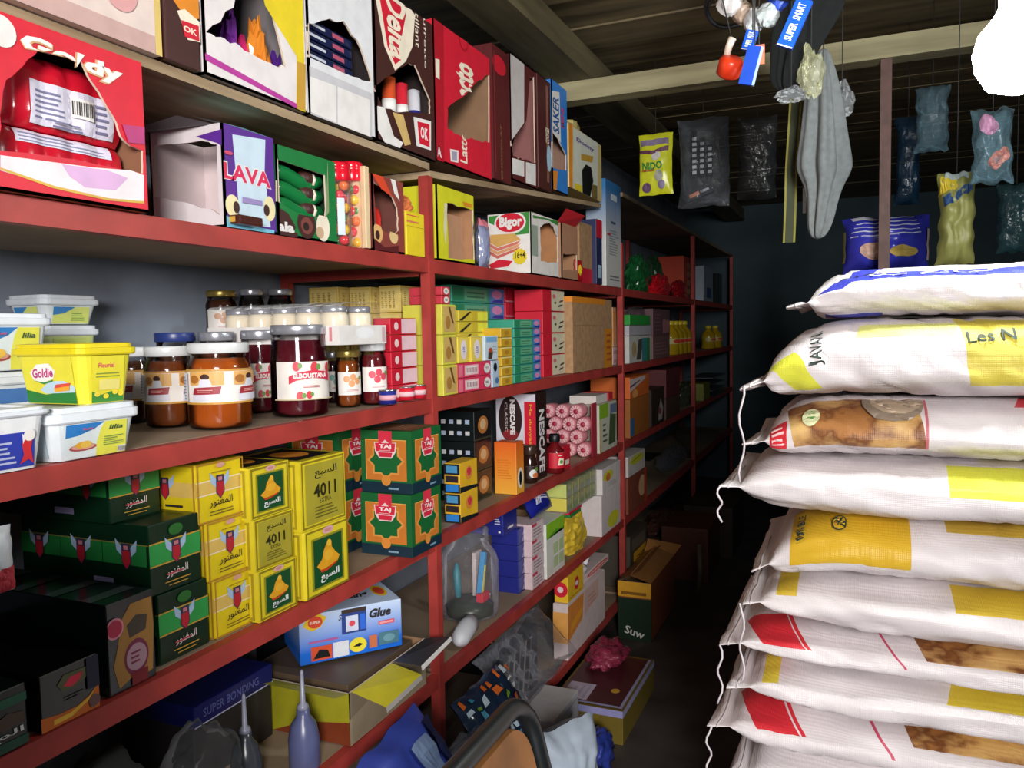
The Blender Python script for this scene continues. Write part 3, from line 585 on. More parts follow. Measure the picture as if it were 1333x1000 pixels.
for j, (h, z) in enumerate([(.088, sB+.0055), (.098, sB+.095)]):
    mb = MB(); W_ = b['w']
    def wv(u, v): return Vector((-.004+.004*abs(math.sin(u*PI*5))-.012*(2*v-1)**6, u*W_, v*h))
    mb.grid(wv, 40, 8, c_('c4162c', rough=.18)); mb.box((-.2, 0, 0), (-.0165, W_, h), c_('c4162c', rough=.25))
    g = Bent(mb, wv, W_, h, .001)
    if j: g.rect(.30, .08, .93, .66, c_('dcd8ea', rough=.25)); g.lines(.33, .16, .56, .58, 6, c_('7a7a9c'), 1); g.lines(.78, .14, .91, .6, 5, c_('7a7a9c'), 4); g.bars(.60, .28, .76, .56); g.lines(.45, .1, .75, .2, 2, c_('7a7a9c'), 7)
    else: g.rect(.20, .78, .90, .97, c_('dcd8ea', rough=.25)); g.lines(.22, .8, .86, .95, 3, c_('8a8aa8'), 2)
    mb.build('biscuit_pack', None, (-1.012, b['y'], z), 0, 0, ['lower', 'upper'][j]+' shiny red wrapped biscuit pack inside the big red carton', 'biscuit pack', 'packs in the big red carton')
k = K(288, 357, 160, sB, -1.0, pb=194); q = qf(k); s = qs(k)
hole = jag([s(200, 190), s(262, 183), s(282, 188), s(286, 280), s(274, 272), s(230, 262), s(200, 256)], 4, .012, 8)
def f(a):
    R4(a, q, [(302, 175), (345, 182), (344, 225), (352, 296), (312, 292), (308, 240)], c_('c8dcec')); TX(a, q, 'LAVA', 289, 208, 353, 247, WHITE, .075); TX(a, q, 'LAVA', 290, 210, 352, 246, c_('d82a5a'), .03)
    a.ell(*q(302, 268), .13, .11, c_('ece0b0')); a.ell(*q(307, 270), .06, .06, BRN); a.ell(*q(350, 272), .12, .13, c_('ece0b0')); a.ell(*q(346, 274), .06, .06, BRN); R4(a, q, [(290, 280), (312, 292), (356, 300), (356, 312), (290, 300)], c_('7ac0dc')); a.ell(*q(296, 199), .08, .02, c_('d04a6a')); R4(a, q, [(314, 256), (340, 262), (340, 268), (314, 264)], c_('9a8ac0'))
def f2(a): R4(a, s, [(255, 178), (289, 168), (289, 190), (282, 186)], PUR)
def ex(mb, D, W, H):
    mb.add([(0, 0, H), (0, W, H), (-.07, W, H+.028), (-.07, 0, H+.02)], [(0, 1, 2, 3), (3, 2, 1, 0)], c_('8ac8d8')); mb.add([(-D, 0, H), (-.02, 0, H), (-.05, -.05, H+.006), (-D, -.06, H-.012)], [(0, 1, 2, 3), (3, 2, 1, 0)], c_('5a5458'))
open_carton('chocolate_carton', 'purple and pale blue carton with pink lettering and an open side', 'carton', k, PUR, c_('d6c6c8'), f, f2, sh=[hole], top=False, extra=ex, sbody=c_('d8d0d4'))
for i in range(4):
    mb = MB(); mb.box((-.045, 0, 0), (0, .06, .016), c_('4a2620', rough=.2)); g = Fr(mb, (-.045, 0, 0), (1, 0, 0), (0, 0, 1), .045, .016); g.rect(.0, .1, .4, .9, c_('d8d8e0', rough=.2)); g.rect(.5, .2, .8, .8, GLD)
    mb.build('chocolate_bar', None, (k['x']-k['d']+.055+.046*i+.0, k['y']+.008, sB+.006), 0, .003, 'brown wrapped chocolate bar on the floor of the open-sided purple carton, '+['deepest', 'second deepest', 'third deepest', 'outermost'][i], 'chocolate bar', 'bars in the purple carton')
k = K(359, 437, 188, sB, -1.0, d=.24); q = qf(k)
hole = [q(361, 207), q(423, 228), q(425, 272), q(424, 281), q(410, 284), q(385, 276), q(361, 262)]
def f(a):
    a.ell(*q(399, 292), .16, .17, BRN); a.ell(*q(399, 294), .1, .1, c_('7a4038')); a.ell(*q(398, 295), .05, .05, c_('2a1a18')); a.ell(*q(420, 296), .12, .17, CRM); a.ell(*q(416, 303), .07, .07, c_('c8a888')); TX(a, q, 'ala', 359, 287, 381, 304, WHITE, .05); a.rect(0, 0, .28, .05, BRN); R4(a, q, [(359, 270), (374, 278), (384, 296), (378, 306), (359, 302)], BRN); TX(a, q, 'ala', 360, 287, 382, 304, WHITE, .05)
    R4(a, q, [(422, 205), (425, 206), (427, 276), (422, 284)], c_('8a9a70'))
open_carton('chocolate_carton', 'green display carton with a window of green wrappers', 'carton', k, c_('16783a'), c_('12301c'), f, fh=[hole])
for i in range(4):
    z = sB+.03+.031*i; mb = MB(); b = k['w']*.92
    mb.tube([(0, .004+b*j/8, .006*math.sin(j)) for j in range(9)], [.006, .0145, .015, .0148, .015, .0146, .015, .014, .006], c_('1a7a40', rough=.2), 10)
    mb.tube([(0.002, b*(.55+.05*j), .004) for j in range(6)], [.008, .0152, .0158, .0155, .0152, .008], BRN, 10); mb.tube([(0.003, b*(.68+.04*j), .003) for j in range(4)], [.006, .0155, .0155, .006], CRM, 8)
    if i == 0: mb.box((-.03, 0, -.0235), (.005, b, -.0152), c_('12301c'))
    mb.build('chocolate_roll', None, (-1.03, k['y']+.006, z), 0, 0, 'green wrapped chocolate roll in the green display carton, '+['lowest', 'second from the bottom', 'third from the bottom', 'topmost'][i], 'chocolate roll', 'rolls in the green carton')
for jn, (pl, pr) in enumerate([(431, 454), (455, 472)]):
    y0 = onX(pl, 260, -1.02)[0]; y1 = onX(pr, 260, -1.02)[0]; r = (y1-y0)/2*.98; y = (y0+y1)/2; h = onX(pl, 210, -1.02)[1]-sB
    t = thing('candy_tube', 'clear tube of colourful gumballs with a red lid, '+['beside the green carton', 'right of its twin'][jn], 'candy tube', (-1.03, y, sB+.001), 0, 'gumball tubes')
    mb = MB(); mb.lathe([(r*.9, 0), (r, .004), (r, h*.74), (r*.95, h*.78)], film('tube_film', 'f0c8cc', .06, .06), 20); mb.build('tube', t)
    mb = MB(); mb.lathe([(r*.97, h*.78), (r*1.0, h*.79), (r*1.0, h*.9), (r*.95, h*.92), (r*1.0, h*.93), (r, h*.98), (r*.9, h)], c_('d8142c', rough=.2), 20); mb.build('lid', t)
    if jn == 0:
        mb = MB(); a0 = -.9
        mb.grid(lambda u, v: Vector(((r+.0008)*math.cos(a0+u*.5), (r+.0008)*math.sin(a0+u*.5), h*(.12+.44*v))), 6, 1, c_('c8d4e8')); mb.build('label', t, label='pale blue label')
    rd = random.Random(jn+5); g = .0115
    for lev in range(6):
        for a in range(3):
            an = a*2.09+lev*.9; cx = 'd8202c e8b020 1f8a3a e06a20 d82038 e8c030'.split()[(a*2+lev*5+jn) % 6]; nm = {'d8202c': 'red', 'e8b020': 'yellow', '1f8a3a': 'green', 'e06a20': 'orange', 'd82038': 'cherry red', 'e8c030': 'lemon yellow'}[cx]
            mb = MB(); mb.lathe([(g*math.sin(PI*i/6)+1e-4, -g*math.cos(PI*i/6)) for i in range(7)], c_(cx, rough=.2), 10)
            mb.build('gumball', None, (-1.03+(r-g-.003)*math.cos(an), y+(r-g-.003)*math.sin(an), sB+.014+lev*.0232), 0, 0, nm+' gumball inside the '+['clear tube beside the green carton', 'clear tube right of its twin'][jn], 'gumball', 'gumballs in the clear tubes')
k = K(474, 482, 216, sB, -.995, d=.2)
carton('carton_strip', 'cream cardboard carton edge standing between the gumball tubes and torn snack carton', 'carton', k, c_('e0c49c'))
k = K(484, 526, 226, sB, -1.0, d=.2); q = qf(k)
hole = jag([q(486, 236), q(500, 246), q(512, 258), q(517, 270), q(519, 300), q(508, 306), q(490, 292)], 4, .015, 12)
def f(a): R4(a, q, [(484, 226), (498, 228), (510, 256), (496, 246)], c_('d8482a')); R4(a, q, [(508, 228), (514, 230), (520, 262), (513, 252)], WHITE); a.ell(*q(491, 304), .16, .13, c_('e0b070')); a.ell(*q(491, 306), .07, .06, BRN); a.ell(*q(512, 308), .14, .1, c_('e0c088')); R4(a, q, [(484, 310), (500, 322), (518, 320), (518, 332), (484, 326)], MAR)
open_carton('snack_carton', 'torn brown and red snack carton between the gumball tubes and yellow carton', 'carton', k, c_('8a4038'), c_('6a4038'), f, fh=[hole])
for i in range(3): packet('snack_packet', 'red snack packet in the torn brown carton, '+['nearest the gumballs', 'middle of three', 'nearest the yellow carton'][i], 'packet', (-1.04-.012*i, k['y']+.008+k['w']*.29*i, sB+.006), k['w']*.27, .085+.012*i, .03, c_('d8302a', rough=.2), 'packets in the torn snack carton', i)
k = K(528, 553, 258, sB, -1.0, d=.24); q = qf(k)
def f(a): a.rect(0, .66, 1, .67, c_('a88a20')); RT(a, q, 528, 263, 544, 269, c_('d84a4a')); RT(a, q, 528, 276, 544, 277, c_('d87a5a'))
kk = dict(k); kk['h'] = k['h']-.03
carton('yellow_carton', 'plain yellow carton standing left of the rack post', 'carton', kk, YEL, f)
crump('orange_bag', 'crumpled orange wrapper lying on the yellow carton by the post', 'wrapper', (-1.05, k['y']+k['w']*.5, k['z']+kk['h']+.001), (.04, k['w']*.45, .03), c_('d87a48', rough=.4), seed=3)
# ---- second bay
k = K(568, 617, 240, sB, -1.0, d=.22); q = qf(k)
hole = jag([q(582, 264), q(616, 274), q(618, 338), q(584, 336)], 5, .02, 14)
def f(a): R4(a, q, [(601, 262), (614, 266), (614, 271), (604, 268)], ORG); R4(a, q, [(578, 264), (582, 265), (580, 320), (577, 300)], c_('d8d0b0'))
open_carton('display_carton', 'lime yellow carton torn open to brown cardboard, right of the post', 'carton', k, c_('d2d028'), c_('a87a58'), f, fh=[hole])
mb = MB(); mb.box((-.12, 0, 0), (0, k['w']*.62, .13), c_('b4886a')); mb.build('inner_box', None, (-1.03, k['y']+k['w']*.33, sB+.006), 0, .002, 'plain brown box sitting inside the lime yellow carton', 'box')
for i, (px, hx, n_) in enumerate([(622, '8a90b0', 'grey-blue'), (632, 'd07a88', 'pink')]):
    y = onX(px, 300, -1.05)[0]; packet('wafer_roll', n_+' shiny wrapped roll standing left of the wafer carton', 'packet', (-1.05-.03*i, y+.012*i, sB+.008), .06, .155 if i else .125, .035, c_(hx, rough=.15), 'wrapped rolls by the wafer carton', 20+i, wr=.005)
k = K(691, 727, 276, sB, -1.0, pb=634); q = qf(k); s = qs(k)
hole = jag([q(703, 296), q(712, 289), q(720, 294), q(726, 308), q(726, 342), q(704, 340)], 5, .02, 4)
def f2(a):
    R4(a, s, [(636, 282), (689, 273), (689, 304), (672, 306), (636, 290)], c_('3a8a3a')); a.ell(*s(664, 290), .36, .19, WHITE); a.ell(*s(664, 290), .32, .155, RDP); TX(a, s, 'Bigor', 650, 283, 680, 298, WHITE, .05)
    R4(a, s, [(639, 306), (670, 304), (678, 312), (648, 322), (638, 316)], c_('d8a860'))
    for i in range(3): R4(a, s, [(638, 317+5*i), (648, 323+5*i), (678, 313+4*i), (674, 318+4*i), (648, 327+5*i), (638, 321+5*i)], c_(['d87868', 'e0a070', 'd06a60'][i]))
    a.poly([(s(677, 334)[0]+(.145+.02*(i % 2))*math.cos(i*PI/12), s(677, 334)[1]+(.12+.016*(i % 2))*math.sin(i*PI/12)) for i in range(24)], YEL); TX(a, s, '16+4', 671, 328, 684, 336, INK, .02); R4(a, s, [(637, 345), (650, 338), (668, 340), (662, 347), (640, 350)], RDP)
def f(a): R4(a, q, [(693, 280), (726, 287), (726, 294), (712, 286), (694, 284)], c_('3a8a3a')); a.rect(.02, .3, .22, .8, c_('9aa89a'))
open_carton('wafer_carton', 'white wafer carton with green corners and a red oval on its near side', 'carton', k, c_('ebe6e2'), c_('b07a50'), f, f2, fh=[hole])
for i in range(2): packet('wafer_packet', 'cream wafer packet in the white wafer carton, '+['lower', 'upper'][i]+' one', 'packet', (-1.04-.02*i, k['y']+.05, sB+.006+.04*i), .1, .036, .03, c_('e8d0a0', rough=.3), 'cream packets in the wafer carton', 30+i)
k = K(731, 752, 290, sB, -1.0, d=.2); q = qf(k)
hole = jag([q(733, 330), q(751, 332), q(751, 352), q(733, 352)], 4, .02, 4)
def ex(mb, D, W, H): mb.add([(-.02, 0, H), (-.02, W*1.1, H), (.03, W*1.05, H+.045), (.02, .0, H+.05)], [(0, 1, 2, 3), (3, 2, 1, 0)], c_('c82a34'))
open_carton('display_carton', 'brown carton with a red torn flap, right of the wafer carton', 'carton', k, c_('b4866a'), c_('a87a58'), fh=[hole], top=False, extra=ex)
k = K(754, 772, 288, sB, -1.02, d=.2); carton('display_carton', 'plain tan carton right of the red-flapped one', 'carton', k, KRAFT, lambda a: a.rect(0, .0, 1, .25, RDP))
y = onX(752, 345, -.995)[0]; packet('chip_packet', 'small red packet with a yellow dot, in front of the brown carton', 'packet', (-1.009, k['y']-.10, sB+.001), .09, .085, .02, c_('c81c24', rough=.25), seed=41, fn=lambda b: b.ell(.4, .5, .22, .25, YEL))
k = K(776, 784, 285, sB, -1.0, d=.07); carton('biscuit_carton', 'thin navy and red carton left of the tall blue-white carton', 'carton', k, c_('283058'), lambda a: (a.rect(0, .72, 1, 1, RDP), a.rect(.2, .1, .8, .3, LBL)))
k = K(788, 808, 232, sB, -1.0, d=.09); q = qf(k)
m, n, l, b = base_mat('blue_to_white_print'); b.inputs['Roughness'].default_value = .4
tc = n.new('ShaderNodeTexCoord'); sp = n.new('ShaderNodeSeparateXYZ'); rp_ = n.new('ShaderNodeValToRGB'); l.new(tc.outputs['Generated'], sp.inputs[0]); l.new(sp.outputs[2], rp_.inputs[0]); l.new(rp_.outputs[0], b.inputs['Base Color'])
rp_.color_ramp.elements[0].position = .42; rp_.color_ramp.elements[0].color = lin('d2d2d0'); rp_.color_ramp.elements[1].position = .92; rp_.color_ramp.elements[1].color = lin('3a7cb8')
def f(a): a.lines(.2, .3, .85, .55, 10, c_('9aa0a8'), 3); a.rect(.3, .82, .7, .88, c_('d8e4f0')); a.rect(.3, .6, .6, .62, c_('4a5a78')); a.rect(.05, .48, .25, .495, RDP); a.lines(.2, .06, .85, .12, 2, c_('8a8a90'))
def f2(a): a.lines(.2, .2, .8, .6, 8, c_('9aa0a8'), 5)
carton('tall_carton', 'tall narrow carton fading from blue to white at the second post', 'carton', k, m, f, f2)
# ================================================================== third shelf: tubs and jars
def rrect(w, d, r, n=4):
    pts = []
    for cx, cy, a0 in ((-r, r, -PI/2), (-r, w-r, 0), (-d+r, w-r, PI/2), (-d+r, r, PI)):
        for i in range(n+1): a = a0+PI/2*i/n; pts.append((cx+r*math.cos(a), cy+r*math.sin(a)))
    return pts
def loft(mb, rings, m, smooth=True):
    n = len(rings[0]); vs = [p for r in rings for p in r]; fs = []
    for i in range(len(rings)-1):
        for k in range(n): k2 = (k+1) % n; fs.append((i*n+k, i*n+k2, (i+1)*n+k2, (i+1)*n+k))
    fs.append(tuple(range(n-1, -1, -1))); fs.append(tuple((len(rings)-1)*n+k for k in range(n))); mb.add(vs, fs, m, smooth)
def tub(label, k, body, lid, front=None, side=None, lidh=.02, tp=.008, r=.016):
    t = thing('plastic_tub', label, 'tub', (k['x'], k['y'], k['z'])); W, D, H = k['w'], k['d'], k['h']; bh = H-lidh; mb = MB()
    def ring(s, z, g=0): return [(x*(1)-(s if x > -D/2 else -s), y+(s if y < W/2 else -s), z) for x, y in rrect(W, D, r)]
    loft(mb, [ring(tp, 0), ring(tp*.6, bh*.4), ring(0, bh)], body, False)
    v = Vector((tp, 0, bh)).normalized(); a = Fr(mb, (-tp, r+.003, 0), (0, 1, 0), v, W-2*r-.006, bh); v2 = Vector((0, -tp, bh)).normalized(); b = Fr(mb, (-D+r+.003, tp, 0), (1, 0, 0), v2, D-2*r-.006, bh)
    a.k = b.k = .0012
    if front: front(a)
    if side: side(b)
    mb.build('tub_body', t)
    mb = MB(); loft(mb, [ring(-.004, bh+.0005), ring(-.006, bh+.003), ring(-.006, bh+lidh*.6), ring(-.002, bh+lidh*.65), ring(-.002, bh+lidh*.95), ring(.006, H), ring(.012, H), ring(.014, H-.003)], lid, False); mb.build('lid', t); return t
WL = P('dfe6ee', .3); TW = P('d4dce2', .35)
def bread(a, cx, cy, s):
    a.ell(cx, cy, .22*s, .10*s, c_('a84a48')); a.ell(cx, cy+.02*s, .19*s, .075*s, c_('d8a090')); a.ell(cx-.03*s, cy+.07*s, .1*s, .09*s, c_('dfa83a')); a.ell(cx+.04*s, cy+.08*s, .09*s, .1*s, c_('e8bc50'))
def lilia_f(a, name='lilia'):
    a.rect(0, .02, 1, .98, c_('d8e2e4')); a.poly([(0, .98), (0, .62), (.2, .66), (.45, .8), (.62, .98)], c_('2a78c0')); a.poly([(.62, .98), (1, .98), (1, .02), (.5, .02), (.5, .4), (.56, .8)], c_('dfdc50'))
    bread(a, .28, .32, 1); a.text(name, .80, .8, .24, .13, c_('3a5a3a'), 0, .02, .2); a.lines(.6, .3, .95, .6, 5, c_('7a9a50'), 2); a.bars(.84, .06, .97, .24); a.text('fleurial', .3, .86, .16, .07, c_('c84a6a'), 0, .02)
k = K(66, 181, 528, sC, -1.0, d=.16, right=True); k['h'] = onX(181, 521, -1.0)[1]-sC; kT2 = k
tub('white-lidded tub with blue and yellow print under the yellow-lidded tub', k, TW, WL, lambda a: lilia_f(a), lambda a: a.rect(0, .1, 1, .9, c_('b8ccd8')), lidh=.024)
z2 = sC+k['h']+.001; k = K(103, 178, 449, z2, -1.0, pb=18); k['h'] = onX(103, 447, -1.0)[1]-z2; k['z'] = z2
def f(a):
    a.rect(0, .02, 1, .98, c_('e3d838')); a.poly([(0, .02), (1, .02), (1, .16), (.6, .24), (.3, .18), (0, .26)], c_('3f8a3a')); a.text('Fleurial', .42, .8, .5, .1, c_('d84a6a'), 0, .02); a.lines(.1, .55, .9, .68, 2, c_('8a9a40')); a.rect(.2, .28, .85, .5, c_('ecdf80'))
    for x, y in ((.15, .2), (.42, .15), (.7, .22), (.88, .18)): a.ell(x, y, .09, .05, c_('f0d840'))
def f2(a):
    a.rect(0, .02, 1, .98, c_('e0d63c')); a.poly([(0, .02), (1, .02), (1, .28), (.7, .26), (.4, .2), (0, .3)], c_('2a7a34')); a.poly([(.3, .3), (.5, .48), (.8, .5), (1, .38), (1, .26), (.4, .22)], c_('b8d0e0'))
    a.poly([(.14, .66), (.3, .84), (.55, .86), (.66, .7), (.6, .54), (.4, .46), (.2, .5)], c_('ecebe6')); a.text('Goldie', .4, .66, .42, .2, c_('b8307a'), .05, .03, .2); a.poly([(.2, .5), (.4, .46), (.6, .52), (.58, .48), (.4, .42)], c_('3a8a4a')); a.poly([(.6, .34), (.92, .4), (.94, .46), (.64, .42)], c_('d84a3a')); a.poly([(.6, .26), (.9, .3), (.92, .4), (.6, .34)], c_('e8a030'))
tub('yellow-lidded margarine tub stacked on a white-lidded one', k, c_('e0d73c', rough=.35), c_('e2cf1c', rough=.3), f, f2, lidh=.018)
k = K(-40, 64, 560, sC, -.955, d=.05); k['h'] = onX(30, 558, -.955)[1]-sC
k = K(-40, 64, 560, sC, -.992, d=.14); k['y'] = onX(-60, 560, -.99)[0]; k['w'] = kT2['y']-.012-k['y']; k['h'] = .082
def f(a):
    a.rect(0, .06, 1, .72, c_('2a3aa8')); a.lines(.1, .15, .75, .62, 5, c_('b8c0e0')); a.poly([(.76, .12), (.82, .3), (.78, .5), (.86, .66), (.96, .6), (.93, .4), (.98, .1), (.9, .2)], c_('c82830')); a.poly([(.8, .5), (.84, .62), (.78, .7)], WHITE); a.disc(.9, .66, .008, WHITE)
tub('low white tub with a blue and red label, left end of the jar shelf', k, c_('e4e6ea', rough=.35), WL, f, None, lidh=.012)
zt = sC
def tubstack(pl, pr, ytops, xf, d, labs):
    z = sC
    for i, (yt, lab, fn, bc) in enumerate(labs):
        k = K(pl, pr, yt, z, xf, d=d, right=True); k['z'] = z+.001; tub(lab, k, TW if not bc else bc, WL, fn, fn, lidh=.02); z += k['h']+.002
tubstack(-45, 68, 0, -1.19, .14, [(482, 'blue and white tub behind the yellow-lidded tub, under another', lambda a: (a.rect(0, .05, 1, .95, c_('4a78b8')), bread(a, .5, .35, 1)), None), (409, 'white-lidded tub resting on a blue one at the left of the jar shelf', lilia_f, None)])
tubstack(56, 130, 0, -1.37, .1, [(494, 'lowest pale tub of the stack against the wall left of the jars', lilia_f, None), (424, 'pale green tub in the stack against the wall, under the top one', lambda a: a.rect(0, .05, 1, .95, c_('c8d878')), c_('ccd890', rough=.35)), (386, 'topmost tub of the stack against the wall left of the jars', lambda a: (a.rect(0, .05, 1, .95, c_('d2dc78')), a.poly([(0, .95), (0, .5), (.3, .6), (.6, .95)], c_('3a80c0')), a.lines(.5, .2, .9, .7, 4, c_('8aa850'))), None)])
# ---- jars
def cyl_label(t, r, z0, z1, a0, a1, fn, name='label'):
    mb = MB(); pt = lambda u, v: Vector(((r+.0008)*math.cos(a0+(a1-a0)*u), (r+.0008)*math.sin(a0+(a1-a0)*u), z0+(z1-z0)*v))
    mb.grid(pt, 20, 1, c_('ece6e0')); b = Bent(mb, pt, r*(a1-a0), z1-z0, .0004); fn(b); return mb.build(name, t)
def jar(label, pl, pr, yt, xc, lid, jam, lab=None, z0=None, grp=None, neck=.86, lr=.96, lidh=None, sh=.80, y=None, r=None, h=None, clear=False):
    pc = (pl+pr)/2
    if y is None:
        y = onX(pc, yt+60, xc)[0]; r = (pr-pl)/2*depth((xc, y, 1.3))/FPX; r *= .97
    z = z0 if z0 is not None else sC+.001
    if h is None: h = onX(pc, yt, xc)[1]-z
    lidh = lidh or min(.02, h*.12); bh = h-lidh*.4
    t = thing('glass_jar', label, 'jar', (xc, y, z), 0, grp)
    sb = bh-lidh*.6; pr_ = [(r*.8, 0), (r*.97, .004), (r, .014), (r, sb*sh), (r*.98, sb*(sh+.05)), (r*neck, sb*.95), (r*neck, bh-lidh*.3)]
    mb = MB(); mb.lathe(pr_, glass(), 28); mb.build('jar_glass', t)
    top = sb*.93; mb = MB(); q = .0016; mb.lathe([(r*.78, .003), (r*.97-q, .007), (r-q, .016), (r-q, sb*sh), (r*.98-q, sb*(sh+.05)), (r*neck-q, top), (.001, top)], jam, 28); mb.build('contents', t)
    lr = r*lr; z1 = h-lidh; mb = MB(); mb.lathe([(lr*.97, z1), (lr, z1+.002), (lr, h-.003), (lr*.97, h), (lr*.9, h), (lr*.88, h-.0015), (.001, h-.0015)], lid, 28); mb.build('lid', t)
    if lab: lab(t, r, h)
    return t, r, y, h
def jam(hexc, tr=.25):
    k_ = ('jam', hexc)
    if k_ in _m: return _m[k_]
    m, n, l, b = base_mat('preserve_'+hexc); b.inputs['Base Color'].default_value = lin(hexc); b.inputs['Roughness'].default_value = .12; b.inputs['Coat Weight'].default_value = .5
    z = n.new('ShaderNodeTexNoise'); z.inputs['Scale'].default_value = 30; tc = n.new('ShaderNodeTexCoord'); l.new(tc.outputs['Object'], z.inputs['Vector'])
    mx = n.new('ShaderNodeMix'); mx.data_type = 'RGBA'; mx.inputs[6].default_value = lin(hexc); mx.inputs[7].default_value = tuple(x*.55 for x in lin(hexc)[:3])+(1,); l.new(z.outputs[0], mx.inputs[0]); l.new(mx.outputs[2], b.inputs['Base Color'])
    _m[k_] = m; return m
WLID = P('d8dadc', .3); SLID = P('b8bac4', .25, metal=.6); BLID = P('2a3a78', .35); GLID = P('b09850', .3, metal=.7)
def dome(t, r, h, side=True):
    def fn(b):
        b.rect(0, 0, 1, .06, c_('c8923a')); b.rect(0, .94, 1, 1, c_('c8923a'))
        for c0, w in ((.30, .42), (.80, .42)):
            b.rect(c0-.2, .55, c0+.2, .93, c_('dca860')); b.ell(c0-.13, .72, .06, .12, c_('a86a2a')); b.ell(c0, .78, .05, .09, BRN); b.poly([(c0-.16, .1), (c0-.16, .4), (c0-.08, .52), (c0-.05, .72), (c0+.05, .72), (c0+.08, .52), (c0+.16, .4), (c0+.16, .1)], c_('d8d8e4')); b.poly([(c0-.15, .28), (c0+.15, .3), (c0+.17, .52), (c0-.13, .48)], c_('9a2834')); b.lines(c0-.09, .35, c0+.12, .45, 2, c_('d8a8a0'), 3)
        b.rect(0, .1, .09, .9, c_('d8d8e0')); b.lines(.01, .15, .08, .85, 8, c_('8a8a98'))
    cyl_label(t, r, h*.30, h*.70, -2.1, .75, fn)
def straw(t, r, h):
    def fn(b):
        for cx, cy, s in ((.30, .88, 1), (.55, .84, 1.2), (.80, .82, 1.1), (.34, .10, 1.0), (.46, .13, .8), (.93, .85, 1)): b.ell(cx, cy, .05*s, .13*s, c_('d03a4a')); b.ell(cx+.05*s, cy+.02, .03*s, .07*s, c_('6a9a4a'))
        b.poly([(.2, .42), (.3, .52), (.5, .58), (.7, .54), (.8, .46), (.8, .66), (.7, .74), (.5, .78), (.3, .72), (.2, .62)], c_('d02848')); b.text('ELBOUSTANA', .5, .64, .48, .13, c_('f4ece8'), 0, .04); b.lines(.38, .33, .62, .4, 2, c_('b83a4a')); b.lines(.86, .15, .98, .5, 6, c_('9ab0a8')); b.rect(0, 0, 1, .03, c_('c8b890'))
    cyl_label(t, r, h*.19, h*.60, -1.75, .75, fn)
def fruit(hexc):
    def g(t, r, h):
        def fn(b):
            for cx, cy in ((.3, .7), (.5, .78), (.65, .6), (.45, .5)): b.ell(cx, cy, .1, .15, c_(hexc))
            b.ell(.75, .75, .06, .1, c_('6a9a4a')); b.rect(.2, .12, .8, .3, c_('f0e8e4')); b.lines(.3, .17, .7, .26, 2, c_('a83a4a'))
        cyl_label(t, r, h*.22, h*.62, -1.8, .7, fn)
    return g
jar('amber honey jar with a domed label, nearest the shelf edge', 245, 327, 446, -1.085, WLID, jam('b05418'), dome)
jar('dark amber honey jar behind the one nearest the edge, right of the tubs', 190, 252, 451, -1.20, WLID, jam('7a3c18'), dome)
jar('dark brown honey jar half hidden behind the yellow-lidded tub', 150, 200, 452, -1.33, WLID, jam('4a2614'), dome)
jar('brown honey jar with a dark blue lid behind the amber jars', 203, 257, 433, -1.36, BLID, jam('5a2e18'))
jar('brown honey jar with a pale metal lid behind the amber jars', 260, 308, 432, -1.285, SLID, jam('6a3216'))
jar('big dark red jam jar with a strawberry label', 352, 427, 423, -1.075, SLID, jam('5a1220'), straw, sh=.62, neck=.92)
jar('dark red jam jar behind the strawberry-labelled one', 314, 366, 430, -1.21, SLID, jam('54101c'), straw, sh=.62, neck=.92)
jar('small dark jar with a blue-white label right of the big jam jar', 423, 446, 458, -1.19, SLID, jam('2a1218'), fruit('7ab0a8'))
jar('small amber jam jar with a peach label right of the big jam jar', 437, 470, 456, -1.085, GLID, jam('8a4418'), fruit('e0a070'))
jar('small red jam jar with a rose label at the end of the jars', 468, 504, 447, -1.06, WLID, jam('6a1a20'), fruit('d84a60'))
for i, (pl, pr, yt, jm, ld, lb) in enumerate([(270, 310, 379, '4a2a1c', GLID, 'gold-lidded brown jar'), (313, 346, 377, '1c1618', SLID, 'black jar with a silver lid'), (350, 384, 377, '1c1618', SLID, 'black jar with a red-stained silver lid')]):
    z1 = sC+.155; y = onX((pl+pr)/2, 450, -1.40)[0]; r = (pr-pl)/2*depth((-1.40, y, 1.35))/FPX*.96
    jar(lb.split(' jar')[0]+' jar standing underneath, at the wall behind the honey jars, '+['first', 'second', 'third'][i]+' from the tubs', 0, 0, 0, -1.40, ld, jam(jm), z0=sC+.001, y=y, r=r, h=.152)
    tp = onX((pl+pr)/2, yt, -1.40)[1]
    jar(lb+' stacked at the back wall, '+['first', 'second', 'third'][i]+' from the tubs', 0, 0, 0, -1.40, ld, jam(jm), fruit('d0a080') if i == 0 else None, z0=z1+.0005, y=y, r=r, h=tp-z1)
# ---- shrink-wrapped tray of cream jars on the small jars
zt = sC+.001+onX(486, 449, -1.06)[1]-sC+.001
k = K(441, 504, 418, zt, -1.0, d=.36); zt += .002; k['z'] = zt; k['h'] = .042; q = qf(k); Y0, W = k['y'], k['w']
t = thing('jar_tray', 'white cardboard tray with red print lying on the small jam jars', 'tray', (k['x'], k['y'], zt), 0)
mb = MB(); mb.box((-.36, 0, 0), (0, W, .004), WHITE); mb.box((-.004, 0, .004), (0, W, .042), WHITE); mb.box((-.36, 0, .004), (-.356, W, .042), WHITE); mb.box((-.356, 0, .004), (-.004, .004, .042), WHITE); mb.box((-.356, W-.004, .004), (-.004, W, .042), WHITE)
a = Fr(mb, (0, 0, 0), (0, 1, 0), (0, 0, 1), W, .042); a.ell(.52, .6, .2, .3, c_('f0f0f4')); a.rect(.9, .1, .97, .9, c_('d8b0b8')); b = Fr(mb, (-.36, 0, 0), (1, 0, 0), (0, 0, 1), .36, .042); b.rect(.86, .15, .9, .9, c_('c85a68')); b.rect(.93, .2, .95, .9, c_('d88a90')); mb.build('tray', t)
